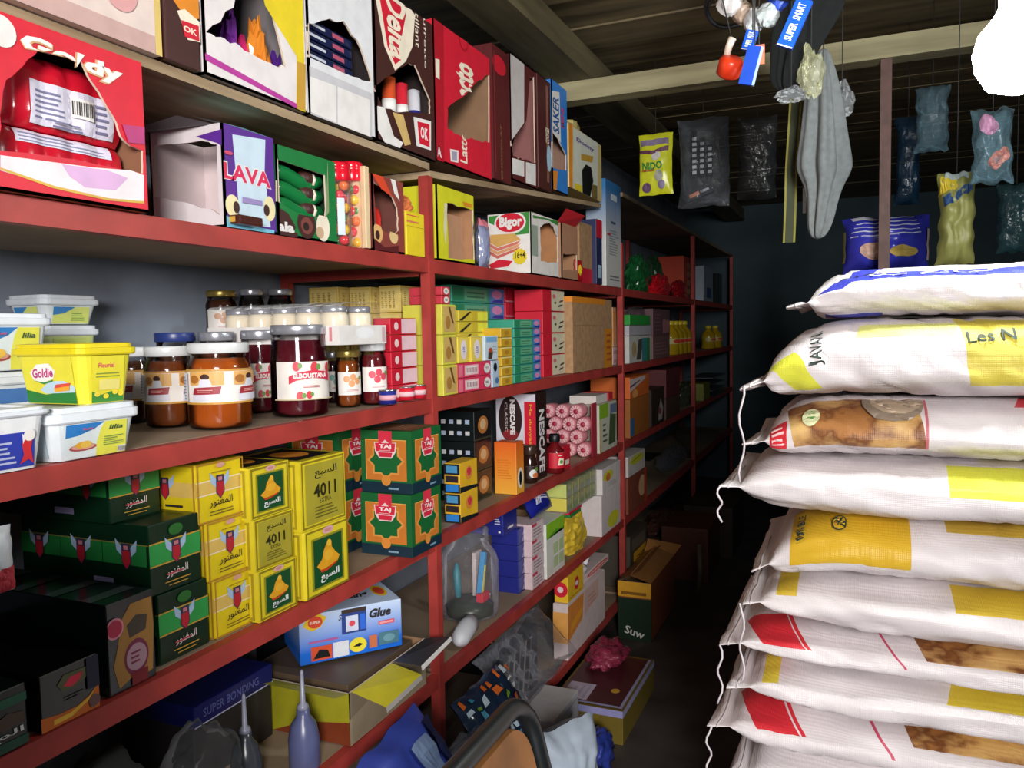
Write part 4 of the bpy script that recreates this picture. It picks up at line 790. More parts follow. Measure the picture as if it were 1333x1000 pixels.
mb = MB()
def wrap(u, v):
    an = PI*u; e = .06*abs(noise.noise(Vector((u*5, v*6, 3)))); return Vector((-.363+.369*v, W/2-math.cos(an)*(W/2+.003), .044+(max(0, math.sin(an))**.2)*(.050-e*.1)))
mb.grid(wrap, 16, 14, film('shrink_film', 'eceef2', .05, .08, .12)); mb.build('shrink_wrap', t)
for i in range(5):
    for j in range(2):
        r = .0305; tt = thing('cream_jar', f"small cream-filled jar with a metal lid in the tray, {['outer', 'second', 'third', 'fourth', 'innermost'][i]} of the {['near', 'far'][j]} row", 'jar', (k['x']-.045-.066*i, Y0+W*(.25+.5*j), zt+.0045), 0, 'cream jars in the tray')
        r = min(r, W*.24); mb = MB(); mb.lathe([(r*.85, 0), (r, .006), (r, .058), (r*.9, .066)], c_('e8dcc4', rough=.15), 18); mb.build('jar_glass', tt, label='cream-filled glass'); mb = MB(); mb.lathe([(r*.93, .0665), (r*.95, .068), (r*.95, .078), (r*.85, .08)], SLID, 18); mb.build('lid', tt)
# ---- boxes at the right end of the first bay
def stack(name, cat, desc, pl, pr, ytop, zb, xf, d, n, body, fn, grp, right=False, side=None, bev=.002, tot=None):
    k = K(pl, pr, ytop, zb, xf, d=d, right=right); H = tot or k['h']; h = H/n-.001; src = None
    for i in range(n):
        lab = f"{desc}, {onames(n)[n-1-i]}" if n > 1 else desc; z = zb+.001+i*(h+.001)
        if src is None: k['h'] = h; k['z'] = z; src = carton(name, lab, cat, k, body, fn, side, None, grp, bev=bev)
        else: dup(src, (k['x'], k['y'], z), lab)
    return zb+H, k
YC = c_('dcc068')
def ybox(a): a.rect(.06, .1, .94, .9, c_('e6cf80')); [a.lines(.12+.2*i, .18, .22+.2*i, .82, 9, c_('a8863a'), i) for i in range(4)]
stack('tea_box', 'box', 'yellow box with brown print behind the red boxes', 521, 553, 374, sC, -1.17, .07, 4, YC, ybox, 'yellow boxes by the post', True, ybox)
stack('tea_box', 'box', 'yellow box with brown print in the middle column by the post', 482, 518, 376, sC, -1.25, .07, 4, YC, ybox, 'yellow boxes by the post', True, ybox)
stack('tea_box', 'box', 'yellow box with brown print behind the cream jar tray', 440, 478, 376, sC, -1.33, .1, 4, YC, ybox, 'yellow boxes by the post', True, ybox)
def rbox(a): a.rect(.0, .08, .35, .92, c_('c01830')); a.rect(.4, .06, .98, .94, c_('e4c4cc')); a.ell(.2, .5, .08, .25, c_('f0d0d0'))
stack('tomato_box', 'box', 'small red box with a pink end panel behind the red jam jar', 508, 543, 414, sC+.0, -1.035, .05, 5, RDP, rbox, 'red boxes behind the jam jar', False, lambda a: a.rect(.1, .1, .9, .16, c_('8a1424')))
for i, (pl, pr, yt) in enumerate([(505, 522, 497), (525, 541, 497), (541, 555, 494)]):
    y = onX((pl+pr)/2, 510, -1.0-.02*(i != 0)+.005)[0]; r = .0205; t = thing('tomato_tin', 'small red tin at the shelf edge, '+['nearest the jam jars', 'second from the jam jars', 'nearest the post'][i], 'tin', (-1.012+(-.012 if i else -.002), y, sC+.001), 0, 'red tins by the post')
    mb = MB(); mb.lathe([(r, .003), (r, .033)], RDP if i else NAVY, 20); mb.lathe([(r*1.01, .012), (r*1.01, .024)], c_('e8c0c8') if i else PNK, 20); mb.build('tin_body', t); mb = MB(); mb.lathe([(r*.9, .0332), (r*1.04, .0335), (r*1.04, .037), (r*.9, .0365)], SILV, 20); mb.build('rim', t)
# ================================================================== third shelf, second bay: soaps, toothpaste
def kr(a): a.rect(.05, .08, .95, .92, c_('c9a865')); a.poly([(.45, .92), (.6, .92), (.85, .35), (.7, .4)], c_('6a4a20')); a.ell(.4, .4, .18, .22, c_('a87a3a')); a.ring(.02, .03, .98, .97, .003, c_('d8d24a'))
zt, k = stack('coffee_packet', 'packet', 'kraft and yellow packet beside the first post', 575, 594, 396, sC, -1.0, .12, 3, c_('d8d050'), kr, 'kraft packets by the post')
def nb(a): a.ell(.5, .5, .3, .38, WHITE); a.text('no', .5, .5, .3, .3, c_('3a6a4a'))
stack('small_box', 'box', 'small red box with a white oval on the kraft packets', 575, 587, 373, zt, -1.0, .1, 2, c_('c83a48'), nb, 'small red boxes on the kraft packets')
# lower front row: pink soaps, then upright soaps
def pks(a): a.rect(.03, .1, .15, .9, c_('e87890')); a.rect(.2, .15, .6, .85, c_('f0c0c8')); a.bars(.24, .25, .56, .75, c_('a86a78')); a.ell(.84, .5, .1, .36, WHITE); a.lines(.79, .42, .89, .66, 2, c_('4a4a5a'))
zt, k = stack('soap_bar', 'soap', 'pink wrapped soap with a white oval, low by the kraft packets', 595, 640, 474, sC, -.998, .08, 2, c_('d83a5c'), pks, 'pink soaps')
def lux(a): a.rect(.08, .05, .92, .95, c_('e8d060')); a.ell(.5, .5, .28, .38, c_('e8dce4')); a.text('LUX', .5, .5, .2*.9, .26, c_('3a4a9a'), PI/2, .03)
for i, (pl, pr) in enumerate([(596, 611), (613, 629)]):
    k = K(pl, pr, 439, zt, -.998, d=.05); k['z'] = zt+.001; carton('soap_bar', 'yellow upright soap on the pink soaps, '+['nearer the post', 'farther from the post'][i], 'soap', k, c_('dcc440'), lux, None, None, 'yellow upright soaps')
def bl(a): a.rect(.1, .75, .9, .95, c_('7ab0dc')); a.poly([(.2, .05), (.5, .05), (.6, .35), (.45, .5), (.25, .4)], c_('4a3a30')); a.ell(.4, .42, .14, .1, c_('b84a30')); a.lines(.55, .3, .9, .65, 3, c_('a8b8c8'))
k = K(631, 649, 438, zt, -.998, d=.05); k['z'] = zt+.001; carton('soap_bar', 'pale blue picture soap box on the pink soaps', 'soap', k, c_('c8d8e4'), bl)
k = K(641, 651, 474, sC, -.998, d=.07); k['h'] = zt-sC-.002; carton('soap_bar', 'pale blue and white box at the end of the pink soaps', 'soap', k, c_('b0c4d8'), lambda a: (a.ell(.4, .75, .25, .16, BLACK), a.ell(.6, .25, .25, .12, c_('4a7ab0'))))
def ydi(a): a.poly([(.0, .08), (.12, .08), (.42, .9), (.34, .9)], INK); a.rect(.45, .05, .6, .95, c_('d0b83a')); a.rect(.62, .1, .98, .9, c_('ecec4a'))
stack('soap_bar', 'soap', 'yellow soap with a black slash above the upright soaps', 597, 636, 404, zt+.05, -1.06, .07, 3, c_('d8c23c'), ydi, 'yellow slashed soaps')
stack('soap_bar', 'soap', 'plain yellow box hidden under the slashed soaps', 597, 636, 404, sC, -1.08, .05, 1, c_('d8c23c'), None, None, tot=zt+.05-sC)
stack('soap_bar', 'soap', 'gold soap box between the pale blue soap and the green toothpaste', 652, 667, 427, sC, -.999, .08, 6, c_('cfa42a'), lambda a: (a.rect(0, .85, 1, 1, c_('ecdc90')), a.ell(.5, .45, .2, .25, c_('b8862a'))), 'gold soap boxes')
def tp(a): a.rect(.02, .12, .2, .9, c_('2a8a60')); a.rect(.22, .15, .64, .85, c_('6ab08a')); a.lines(.26, .3, .6, .8, 2, c_('2f7a58'), 2); a.rect(.7, .02, 1, .98, c_('4a8acc')); a.ell(.85, .6, .11, .28, c_('d890c0')); a.poly([(.72, .1), (.98, .05), (.98, .3), (.8, .25)], c_('2038a0'))
zz, kg = stack('toothpaste_box', 'toothpaste', 'green toothpaste box with a blue end, front column', 669, 703, 416, sC, -1.0, .16, 7, TEAL, tp, 'green toothpaste boxes')
stack('toothpaste_box', 'toothpaste', 'green toothpaste box in the high column at the back', 588, 656, 377, sC+.10, -1.17, .12, 4, TEAL, tp, 'green toothpaste boxes', True)
stack('toothpaste_box', 'box', 'plain brown box under the back green toothpaste column', 588, 656, 377, sC, -1.18, .12, 1, KRAFT, None, None, tot=.099)
stack('soap_bar', 'soap', 'bright red box in the column behind the green toothpaste', 658, 697, 378, sC, -1.175, .08, 6, c_('d42a44'), lambda a: (a.rect(0, .0, 1, .12, c_('e88a98')), a.rect(.5, .3, .95, .8, c_('e0485c'))), 'bright red boxes', True)
def bw(a):
    a.rect(.0, 0, .36, 1, RDP); a.rect(.38, .03, .98, .97, c_('d8d4b8'))
    for x, y in ((.8, .2), (.84, .42)): a.poly([(x-.12, y), (x+.06, y+.05), (x+.12, y+.16), (x-.06, y+.1)], BLACK)
    a.ell(.5, .7, .07, .1, c_('d8707a')); a.ell(.55, .4, .05, .06, c_('4a5a3a'))
stack('milk_box', 'box', 'red and cream box with black marks right of the green toothpaste', 706, 735, 376, sC, -1.03, .11, 4, RDP, bw, 'red and cream boxes')
k = K(745, 797, 386, sC, -1.0, d=.15); q = qf(k)
def f(a): a.rect(0, .92, .8, 1, ORG); a.rect(.0, .62, .8, .625, c_('8a6a48')); R4(a, q, [(787, 428), (797, 428), (796, 478), (786, 480)], c_('d88a28')); a.lines(.83, .1, .97, .55, 5, c_('b05a20'))
carton('cardboard_box', 'plain brown cardboard box with an orange top edge on the soap shelf', 'box', k, KRAFT, f, lambda a: a.rect(0, .93, 1, 1, ORG))
stack('snack_box', 'box', 'pink and white box beside the second post', 798, 809, 452, sC, -1.04, .12, 2, c_('d0b0b0'), lambda a: a.rect(.1, .2, .8, .6, c_('b87a80')), 'boxes beside the second post')
stack('snack_box', 'box', 'tan box with orange side standing on the pink boxes by the second post', 798, 808, 400, onX(798, 452, -1.04)[1], -1.04, .12, 1, c_('c89a70'), lambda a: a.rect(0, .1, .25, .9, ORG), None)
# ================================================================== fourth shelf: tea
def wings(a, cx, cy, s):
    w = s/a.w; h = s/a.h; a.poly([(cx-.5*w, cy+.5*h), (cx-.18*w, cy+.2*h), (cx-.2*w, cy-.1*h), (cx-.45*w, cy+.1*h)], c_('a8c0e0')); a.poly([(cx+.5*w, cy+.5*h), (cx+.45*w, cy+.1*h), (cx+.2*w, cy-.1*h), (cx+.18*w, cy+.2*h)], c_('a8c0e0'))
    a.poly([(cx-.2*w, cy+.35*h), (cx+.2*w, cy+.35*h), (cx+.22*w, cy-.3*h), (cx, cy-.55*h), (cx-.22*w, cy-.3*h)], c_('3a3050')); a.poly([(cx-.17*w, cy+.1*h), (cx+.17*w, cy+.1*h), (cx+.18*w, cy-.28*h), (cx, cy-.5*h), (cx-.18*w, cy-.28*h)], c_('b82030')); a.rect(cx-.1*w, cy+.14*h, cx+.1*w, cy+.28*h, c_('c87a80'))
def greenf(a):
    a.rect(0, .42, 1, .72, c_('2f9a48')); a.rect(0, .715, 1, .735, GLD); a.rect(0, .40, 1, .42, GLD); wings(a, .5, .58, min(a.w*.42, a.h*.5)); a.ell(.5, .86, .14, .08, c_('2a6a2a')); a.text(AR_CREST, .5, .26, .42, .14, c_('e0d0d0'), 0, .01); a.rect(.25, .13, .75, .145, GLD); a.rect(.32, .08, .7, .092, GLD); a.rect(.28, .24, .6, .26, c_('c83a4a'))
def greens(a):
    for i in range(3): a.rect(.33*i, .42, .33*i+.325, .72, c_('1f7a38'))
    a.rect(0, .715, 1, .73, c_('8a7a38')); wings(a, .84, .58, a.h*.42); wings(a, .5, .58, a.h*.42); wings(a, .17, .58, a.h*.42); a.rect(.6, .12, .75, .22, c_('8a80a8'))
DG = c_('0a2a18', rough=.3)
k = K(205, 274, 793, sD, -1.03, d=.3); k['h'] = .116; H = k['h']
def gstack(lab, k, i): return carton('tea_box', lab, 'tea box', dict(k, z=sD+.001+i*(H+.0015)), DG, greenf, greens, lambda a: (a.lines(.1, .2, .9, .8, 3, c_('2a4a34')),), 'dark green crest tea boxes')
gstack('dark green crest tea box beside the yellow ones, lowest of its column', k, 0); k2 = dict(k); k2['y'] -= .012
gstack('dark green crest tea box beside the yellow ones, upper of its column', k2, 1)
k3 = K(141, 211, 644, sD, -1.09, d=.3); k3['h'] = H*.90
gstack('dark green crest tea box set back on top of the column', k3, 2)
def yelf(a):
    a.rect(0, .45, 1, .70, c_('dcb860')); a.rect(0, .68, 1, .70, c_('f0e0c0')); a.rect(0, .45, 1, .47, c_('f0e0c0')); wings(a, .5, .6, min(a.w*.42, a.h*.5)); a.text(AR_CREST, .5, .3, .5, .16, INK, 0, .01); a.lines(.25, .1, .8, .2, 2, c_('7a6a20')); a.ring(0, 0, 1, 1, .003, c_('b8862a')); a.ell(.5, .93, .1, .04, c_('d8a090')); a.lines(.3, .82, .75, .86, 1, c_('a8901a'))
def yels(a): a.rect(0, .45, 1, .70, c_('dcb860')); wings(a, .6, .62, a.h*.42); a.lines(.6, .28, .85, .38, 1, INK); a.lines(.3, .1, .9, .22, 2, c_('7a6a20')); a.ring(0, 0, 1, 1, .003, c_('b8862a'))
k = K(277, 321, 770, sD, -1.03, d=.17); zt = onX(262, 604, -1.03)[1]; h = (zt-sD)/3-.0015; k['h'] = h; k['w'] = .112
for i in range(3): carton('tea_box', 'bright yellow crest tea box, '+['lowest', 'middle', 'topmost'][i]+' of its stack', 'tea box', dict(k, z=sD+.001+i*(h+.0015), y=k['y']-.012*i-(.006 if i == 2 else 0)), c_('e2c81e', rough=.35), yelf, yels, None, 'yellow crest tea boxes')
def lion(a):
    a.ring(.03, .02, .97, .98, .004, c_('8a7a18')); a.rect(.14, .1, .86, .86, c_('8a8a20')); a.rect(.18, .13, .82, .83, c_('0f4a24'))
    a.poly([(.24, .44), (.36, .52), (.40, .64), (.46, .72), (.52, .78), (.58, .74), (.58, .66), (.66, .56), (.76, .48), (.70, .40), (.52, .38), (.34, .36)], c_('e0a020')); a.poly([(.30, .38), (.45, .36), (.70, .42), (.68, .39), (.46, .33), (.34, .33)], c_('c83a1a')); a.ell(.52, .73, .05, .05, c_('e8b838')); a.ell(.5, .55, .1, .08, c_('e8b030'))
    a.text(AR_LION, .52, .25, .42, .15, c_('e4e8e8'), 0, .03); a.ell(.5, .93, .13, .055, c_('d8a8a0')); a.ell(.5, .93, .08, .03, c_('c88a88'))
def n4011(a): a.ring(.03, .02, .97, .98, .004, c_('8a7a18')); a.rect(.1, .07, .93, .93, c_('a89c30')); a.text(AR_LION, .55, .78, .5, .16, c_('2a2810'), 0, .02); a.text('4011', .52, .53, .5, .2, c_('2a2810'), 0, .03); a.text('EXTRA', .52, .38, .26, .07, c_('4a4418'), 0, .01); a.lines(.28, .14, .82, .33, 4, c_('6a6220'))
def tins(a): a.ring(.06, .04, .94, .96, .005, c_('a8941c')); a.rect(.2, .12, .8, .86, c_('0f4a24'))
TIN = c_('e0cc2e', rough=.28)
def tin(k, face, lab):
    t = carton('tea_tin', lab, 'tea tin', k, TIN, face, tins, lambda a: (a.rect(.1, .1, .9, .9, BLACK), a.ell(.5, .5, .25, .25, ORG)), 'yellow tea tins', bev=.005)
k = K(337, 390, 800, sD, -1.01, d=.16); zt = onX(334, 608, -1.01)[1]; h = (zt-sD)/3-.0015; k['h'] = h
for i in range(3): tin(dict(k, z=sD+.001+i*(h+.0015), y=k['y']-.006*i), (lion, n4011, lion)[i], ['lowest yellow tin with a green picture panel, left column', 'yellow tin marked 4011 in the middle of the left column', 'topmost yellow tin with a green picture panel, left column'][i])
k = K(398, 458, 779, sD, -1.0, d=.17); zt = onX(397, 600, -1.0)[1]; h = (zt-sD)/2-.0015; k['h'] = h
for i in range(2): tin(dict(k, z=sD+.001+i*(h+.0015), y=k['y']-.006*i), (lion, n4011)[i], ['big lower yellow tin with a green picture panel', 'big upper yellow tin marked 4011'][i])
def taj(a):
    a.rect(0, 0, 1, .17, c_('0f2c3c')); x0, x1, y0, y1 = .1, .9, .2, .86; a.rect(x0, y0, x1, y1, c_('c8772c')); a.rect(x0, y1-.012, x1, y1, c_('e8b060')); a.rect(x0, y0, x0+.015, y1, c_('e0a050')); cx, cy = .5, .52; R = .40; star = []
    for i in range(16): rr = R if i % 2 == 0 else R*.76; star.append((cx+rr*.80*math.cos(i*PI/8), cy+rr*.68*math.sin(i*PI/8)))
    st2 = [(cx+(x-cx)*1.16, cy+(y-cy)*1.16) for x, y in star]; a.poly(st2, c_('dc9444')); a.poly(star, c_('14602e')); a.disc(.5, .2, .013, c_('d88a38'))
    a.rect(.37, .80, .63, 1, c_('d83048')); a.poly([(.28, .82), (.42, .80), (.5, .86), (.58, .80), (.72, .82), (.70, .66), (.62, .56), (.38, .56), (.30, .66)], c_('e8d0d0')); a.poly([(.30, .805), (.70, .805), (.68, .67), (.32, .67)], c_('d02840')); a.poly([(.36, .655), (.64, .655), (.62, .58), (.38, .58)], c_('d02840')); a.text('TAJ', .5, .745, .24, .08, c_('f4e8e8'), 0, .04); a.lines(.38, .685, .62, .70, 1, c_('f0d0d0')); a.rect(.55, .06, .75, .09, c_('7a9ab0'))
k = K(535, 575, 564, sD, -.958, pb=470); zt = onX(535, 562, -.958)[1]; k['w'] = min(k['w'], P1-.016-k['y']); h = (zt-sD)/2-.0015; k['h'] = h
for i in range(2): carton('tea_box', ['lower', 'upper'][i]+' green tea carton with an orange star frame by the post', 'tea box', dict(k, z=sD+.001+i*(h+.0015), y=k['y']-.008*(1-i)), c_('14602e'), taj, taj, lambda a: (a.rect(.1, .1, .9, .9, c_('8a5a40')), a.lines(.2, .3, .8, .6, 3, c_('c08a70'))), 'green star tea cartons', bev=.003)
k = dict(k, x=k['x']-k['d']-.03, y=k['y']-.05, d=.15)
for i in range(2): carton('tea_box', ['lower', 'upper'][i]+' green tea carton with an orange star frame, at the back', 'tea box', dict(k, z=sD+.001+i*(h+.0015)), c_('14602e'), taj, taj, None, 'green star tea cartons', bev=.003)
# dark boxes at the left end
k = K(136, 203, 790, sD, -1.01, d=.36); k['h'] = onX(136, 790, -1.01)[1]-sD
def f(a):
    a.poly([(.3, .78), (.5, .92), (.95, .92), (.98, .6), (.92, .1), (.7, .06), (.5, .12), (.2, .05), (.1, .3), (.2, .5)], c_('a8783a')); a.poly([(.4, .7), (.6, .78), (.85, .74), (.8, .58), (.45, .55)], c_('4a4038')); a.ell(.58, .32, .26, .2, c_('7a2a48')); a.ell(.58, .32, .22, .15, c_('b08a98')); a.lines(.45, .26, .72, .42, 3, c_('7a2a48'), 4); a.rect(.45, .02, .8, .16, c_('7a1a24')); a.disc(.14, .72, .016, c_('d88a98')); a.disc(.14, .72, .013, c_('b83050'))
carton('gift_box', 'dark box with a gold pattern and round pink sticker on the tea shelf', 'box', k, c_('1c2628', rough=.2), f, None, lambda a: [a.rect(.0, .08+.22*i, .9, .15+.22*i, c_('4a5254', rough=.2)) for i in range(4)])
k = K(48, 131, 868, sD, -1.005, d=.3); k['h'] = onX(48, 884, -1.005)[1]-sD
def f(a):
    a.poly([(0, 0), (1, 0), (1, .42), (.86, .3), (.62, .2), (.3, .2), (0, .26)], c_('c8641a')); a.poly([(.2, .14), (.5, .14), (.8, .26), (.96, .4), (.8, .2), (.5, .06), (.2, .05)], c_('e8b83a')); a.poly([(.28, .72), (.4, .86), (.85, .84), (.8, .66), (.6, .56), (.36, .58)], c_('5a5a3a')); a.poly([(.38, .66), (.5, .78), (.72, .78), (.66, .66), (.52, .6)], c_('d82848')); a.lines(.4, .38, .76, .48, 2, c_('4a4840'), 1); a.disc(.9, .16, .009, c_('6a4a4a')); a.rect(.78, .4, 1, .98, c_('1a1c38'))
carton('tea_box', 'black box with an orange flame band at the left of the tea shelf', 'tea box', k, c_('0c0c0e', rough=.2), f)
k = K(-60, 40, 930, sD, -1.0, d=.3, right=True); k['h'] = onX(40, 885, -1.0)[1]-sD
def f(a): a.rect(0, .72, 1, .86, c_('1f5a44')); a.rect(0, .04, 1, .18, c_('1a4a3a')); a.poly([(.3, .45), (.7, .62), (.95, .56), (.95, .4), (.6, .36)], c_('4a3a30')); a.text(AR_M, .72, .28, .42, .14, c_('d8d8d8'), 0, .02)
carton('tea_box', 'dark green and black box with white lettering at the far left of the tea shelf', 'tea box', k, c_('101816', rough=.25), f)
k = K(-30, 8, 640, sD, -1.0, d=.02)
mb = MB(); y0, z0 = onX(-40, 778, -.992); y1, z1 = onX(7, 778, -.992); zt = onX(7, 626, -.992)[1]; zt = min(zt, sC-.055)
t = packet('hanging_packet', 'white and red packet hanging at the left end of the tea shelf', 'bag', (-.975, y0, sD+.22), y1-y0, zt-sD-.225, .025, c_('d8dce4', rough=.4), seed=50, fn=lambda b: b.rect(.02, .03, .98, .40, c_('c83a48')))
# ================================================================== fourth shelf, second bay
def dk(a):
    for i in range(4):
        for j in range(2): a.rect(.1+.22*i, .2+.38*j, .22+.22*i, .34+.38*j, (c_('a8b4cc'), c_('c8c8cc'))[(i+j) % 2])
def dkf(a): a.ell(.5, .5, .3, .3, c_('b8743a')); a.ell(.5, .52, .18, .18, c_('d8b080')); a.rect(0, .02, 1, .08, c_('2a3a2a'))
k = K(617, 641, 536, sD, -1.08, pb=570); k['w'] *= .95; h = .094
for i in range(3): carton('tea_box', 'black box with pale windows and an orange emblem, '+['lowest', 'middle', 'topmost'][i]+' of its stack by the post', 'tea box', dict(k, z=sD+.001+i*(h+.0015), h=h), c_('141a1c', rough=.3), dkf, dk, None, 'black emblem boxes')
def yb(a): a.poly([(0, 0), (1, 0), (1, .1), (0, .2)], c_('101a20')); a.ell(.5, .6, .2, .24, c_('d88a3a')); a.ell(.5, .66, .12, .12, c_('c83040')); a.rect(.42, .5, .58, .72, c_('d03848'))
def ybs(a): a.rect(0, .0, 1, .3, c_('101a20')); a.rect(.1, .05, .9, .28, c_('2a7ac8')); a.rect(0, .62, 1, .98, c_('16181c')); a.rect(.15, .68, .85, .92, c_('4a90c0')); a.rect(.1, .36, .9, .58, c_('2a2024'))
k = K(598, 622, 590, sD, -1.003, pb=578); h = .083
for i in range(2): carton('tea_box', ['lower', 'upper'][i]+' small yellow tea box with dark bands in front of the black boxes', 'tea box', dict(k, z=sD+.001+i*(h+.0015), h=h), c_('e0b02a'), yb, ybs, None, 'small yellow tea boxes')
k = K(697, 712, 511, sD, -1.03, pb=646); k['h'] = onX(697, 512, -1.03)[1]-sD; q = qf(k); s = qs(k)
def f(a): a.text('NESCAFE', .5, .44, .5, .72, c_('e8e4e4'), -PI/2, .04)
def f2(a):
    a.rect(0, .42, .72, .985, c_('d8d4e0')); a.ell(.36, .70, .30, .265, BRN); a.ell(.36, .70, .285, .25, c_('2a1614')); a.ell(.36, .52, .2, .06, c_('8a2028')); a.text('NESCAFE', .42, .72, .13, .40, c_('e8e0e0'), -PI/2, .05); a.text('CLASSIC', .26, .72, .07, .34, c_('b8a8a8'), -PI/2, .02)
    a.poly([(.72, .38), (.72, .93), (.78, .9), (.86, .93), (.94, .9), (1, .92), (1, .36), (.86, .34)], RDP); a.text('Me dunyas', .86, .64, .09, .46, c_('e8a030'), -PI/2, .02); a.rect(.72, .985, 1, .90, c_('d8d4e0')); a.rect(0, 0, 1, .36, c_('d88a4a')); a.ell(.2, .98, .1, .02, c_('c84a58'))
carton('coffee_carton', 'big white and dark brown coffee carton with a round brown emblem', 'carton', k, c_('2a1614'), f, f2)
zz = onX(640, 640, -1.02)[1]
k = K(669, 680, 576, sD, -1.012, pb=641); k['h'] = onX(669, 577, -1.012)[1]-sD
m, n, l, b = base_mat('orange_to_yellow_print'); b.inputs['Roughness'].default_value = .4; tc = n.new('ShaderNodeTexCoord'); sp = n.new('ShaderNodeSeparateXYZ'); rp_ = n.new('ShaderNodeValToRGB'); l.new(tc.outputs['Generated'], sp.inputs[0]); l.new(sp.outputs[2], rp_.inputs[0]); l.new(rp_.outputs[0], b.inputs['Base Color']); rp_.color_ramp.elements[0].color = lin('e8a83a'); rp_.color_ramp.elements[1].color = lin('e0601e')
k['d'] = min(k['d'], .09); k['x'] = -1.005
carton('cereal_box', 'orange and yellow box standing before the coffee carton', 'box', k, m, lambda a: (a.ell(.5, .3, .38, .2, CRM), a.ell(.5, .3, .18, .14, BLACK)), lambda a: a.lines(.15, .3, .85, .7, 8, c_('d87a20')))
t = thing('coffee_jar', 'dark coffee jar with a brown lid beside the orange box', 'jar', (-1.045, onX(690, 620, -1.045)[0], sD+.001)); r = .027
y = t.location.y
mb = MB(); mb.lathe([(r*.9, 0), (r, .005), (r, .07), (r*.8, .09), (r*.7, .1)], c_('2a1814', rough=.12), 20); mb.build('jar_glass', t); mb = MB(); mb.lathe([(r*.86, .1005), (r*.9, .103), (r*.9, .128), (r*.8, .132)], c_('3a2a22', rough=.25), 20); mb.build('lid', t); cyl_label(t, r, .018, .06, -1.7, .7, lambda b: (b.rect(0, 0, 1, 1, c_('2a1814')), b.ell(.4, .4, .22, .35, c_('d8d8d8')), b.ell(.55, .25, .2, .22, c_('c8703a')), b.ell(.6, .75, .12, .18, c_('6a8a3a'))))
t = thing('sauce_bottle', 'small red-labelled bottle before the pink wrapped rolls', 'bottle', (-1.03, onX(722, 590, -1.03)[0], sD+.001)); r = .036
mb = MB(); mb.lathe([(r*.9, 0), (r, .006), (r, .085), (r*.5, .105), (r*.45, .115)], c_('6a1218', rough=.15), 20); mb.build('bottle_body', t); mb = MB(); mb.lathe([(r*.55, .1155), (r*.58, .118), (r*.58, .142), (r*.5, .145)], BLACK, 18); mb.build('cap', t); cyl_label(t, r, .02, .078, -1.8, .8, lambda b: (b.rect(0, 0, 1, 1, RDP), b.poly([(.35, .2), (.6, .2), (.65, .6), (.4, .65)], CRM), b.ell(.5, .42, .08, .12, c_('6a9a4a')), b.lines(.36, .8, .56, .9, 1, CRM)))
k = K(733, 743, 582, sD, -1.01, d=.05); carton('small_box', 'tiny red box beside the red-labelled bottle', 'box', k, RDP, lambda a: a.rect(.2, .2, .8, .4, CRM))
# pink rolls in film, ends towards the entrance
Yr = onX(769, 560, -1.0)[0]; xl = onY(714, 560, Yr)[0]; r = .030; ROWN = ['lowest', 'second', 'third', 'top']
for j in range(4):
    for i in range(3):
        x = -1.006-r-i*(2*r+.002)-(r if j % 2 else 0)
        mb = MB(); mb.lathe([(r*.3, 0), (r*.9, .003), (r, .01), (r, .085), (r*.9, .09)], c_('d88a94', rough=.4), 18)
        for a in range(12):
            an = a*PI/6; ca, sa = math.cos(an), math.sin(an); mb.add([(r*.4*ca-.002*sa, r*.4*sa+.002*ca, .0903), (r*.4*ca+.002*sa, r*.4*sa-.002*ca, .0903), (r*.85*ca+.004*sa, r*.85*sa-.004*ca, .0903), (r*.85*ca-.004*sa, r*.85*sa+.004*ca, .0903)], [(0, 1, 2, 3)], c_('f0c0c4'))
        mb.lathe([(r*.34, .0903), (r*.3, .093)], c_('b02a44'), 12)
        o = mb.build('biscuit_roll', None, (x, Yr+.095, sD+.002+r+j*(r*1.78)), 0, 0, f"pink wrapped biscuit roll seen end-on, {ROWN[j]} row, {['nearest the shelf edge', 'middle', 'nearest the wall'][i]}", 'biscuit roll', 'pink biscuit rolls'); o.rotation_euler = (PI/2, 0, 0)
mb = MB(); mb.box((-.005, 0, 0), (0, .07, .225), c_('b83848', rough=.3)); mb.build('carton_divider', None, (-.9995, Yr+.015, sD+.001), 0, .002, 'narrow red card standing at the end of the pink rolls', 'card')
k = K(780, 803, 528, sD, -1.0, d=.18)
carton('snack_carton', 'green and white printed pack right of the pink rolls by the second post', 'carton', k, c_('c8c8b8'), lambda a: (a.rect(0, .7, .5, 1, c_('8ab82a')), a.poly([(.5, .1), (.9, .1), (.95, .7), (.6, .75)], c_('4a5a3a')), a.lines(.18, .2, .42, .65, 4, c_('5a5a52'), 2), a.rect(0, 0, .08, .7, c_('d8c080')), a.rect(.6, .75, .95, .95, c_('6a7a9a'))))
zt = k['z']+k['h']+.001
for i, (hx, w0, w1, lb) in enumerate([('d8862a', -.14, -.02, 'orange'), ('e4dcd8', .0, .17, 'white'), ('c82838', .19, .26, 'red')]):
    mb = MB(); mb.box((-.12, 0, 0), (0, w1-w0, .036-.008*(i == 0)), c_(hx)); mb.build('small_box', None, (-1.02, k['y']+w0+.02, zt), 0, .002, lb+' little box lying on top of the packs by the second post', 'box', None) if i else None
    if not i: mb.build('small_box', None, (-1.26, k['y']-.1, zt-.03), 0, .002, 'orange little box high behind the pink rolls', 'box'); q_ = MB(); q_.box((-.12, 0, 0), (0, .2, zt-.032-sD), KRAFT); q_.build('cardboard_box', None, (-1.29, k['y']-.12, sD+.001), 0, .002, 'brown box behind the pink rolls at the wall', 'box')
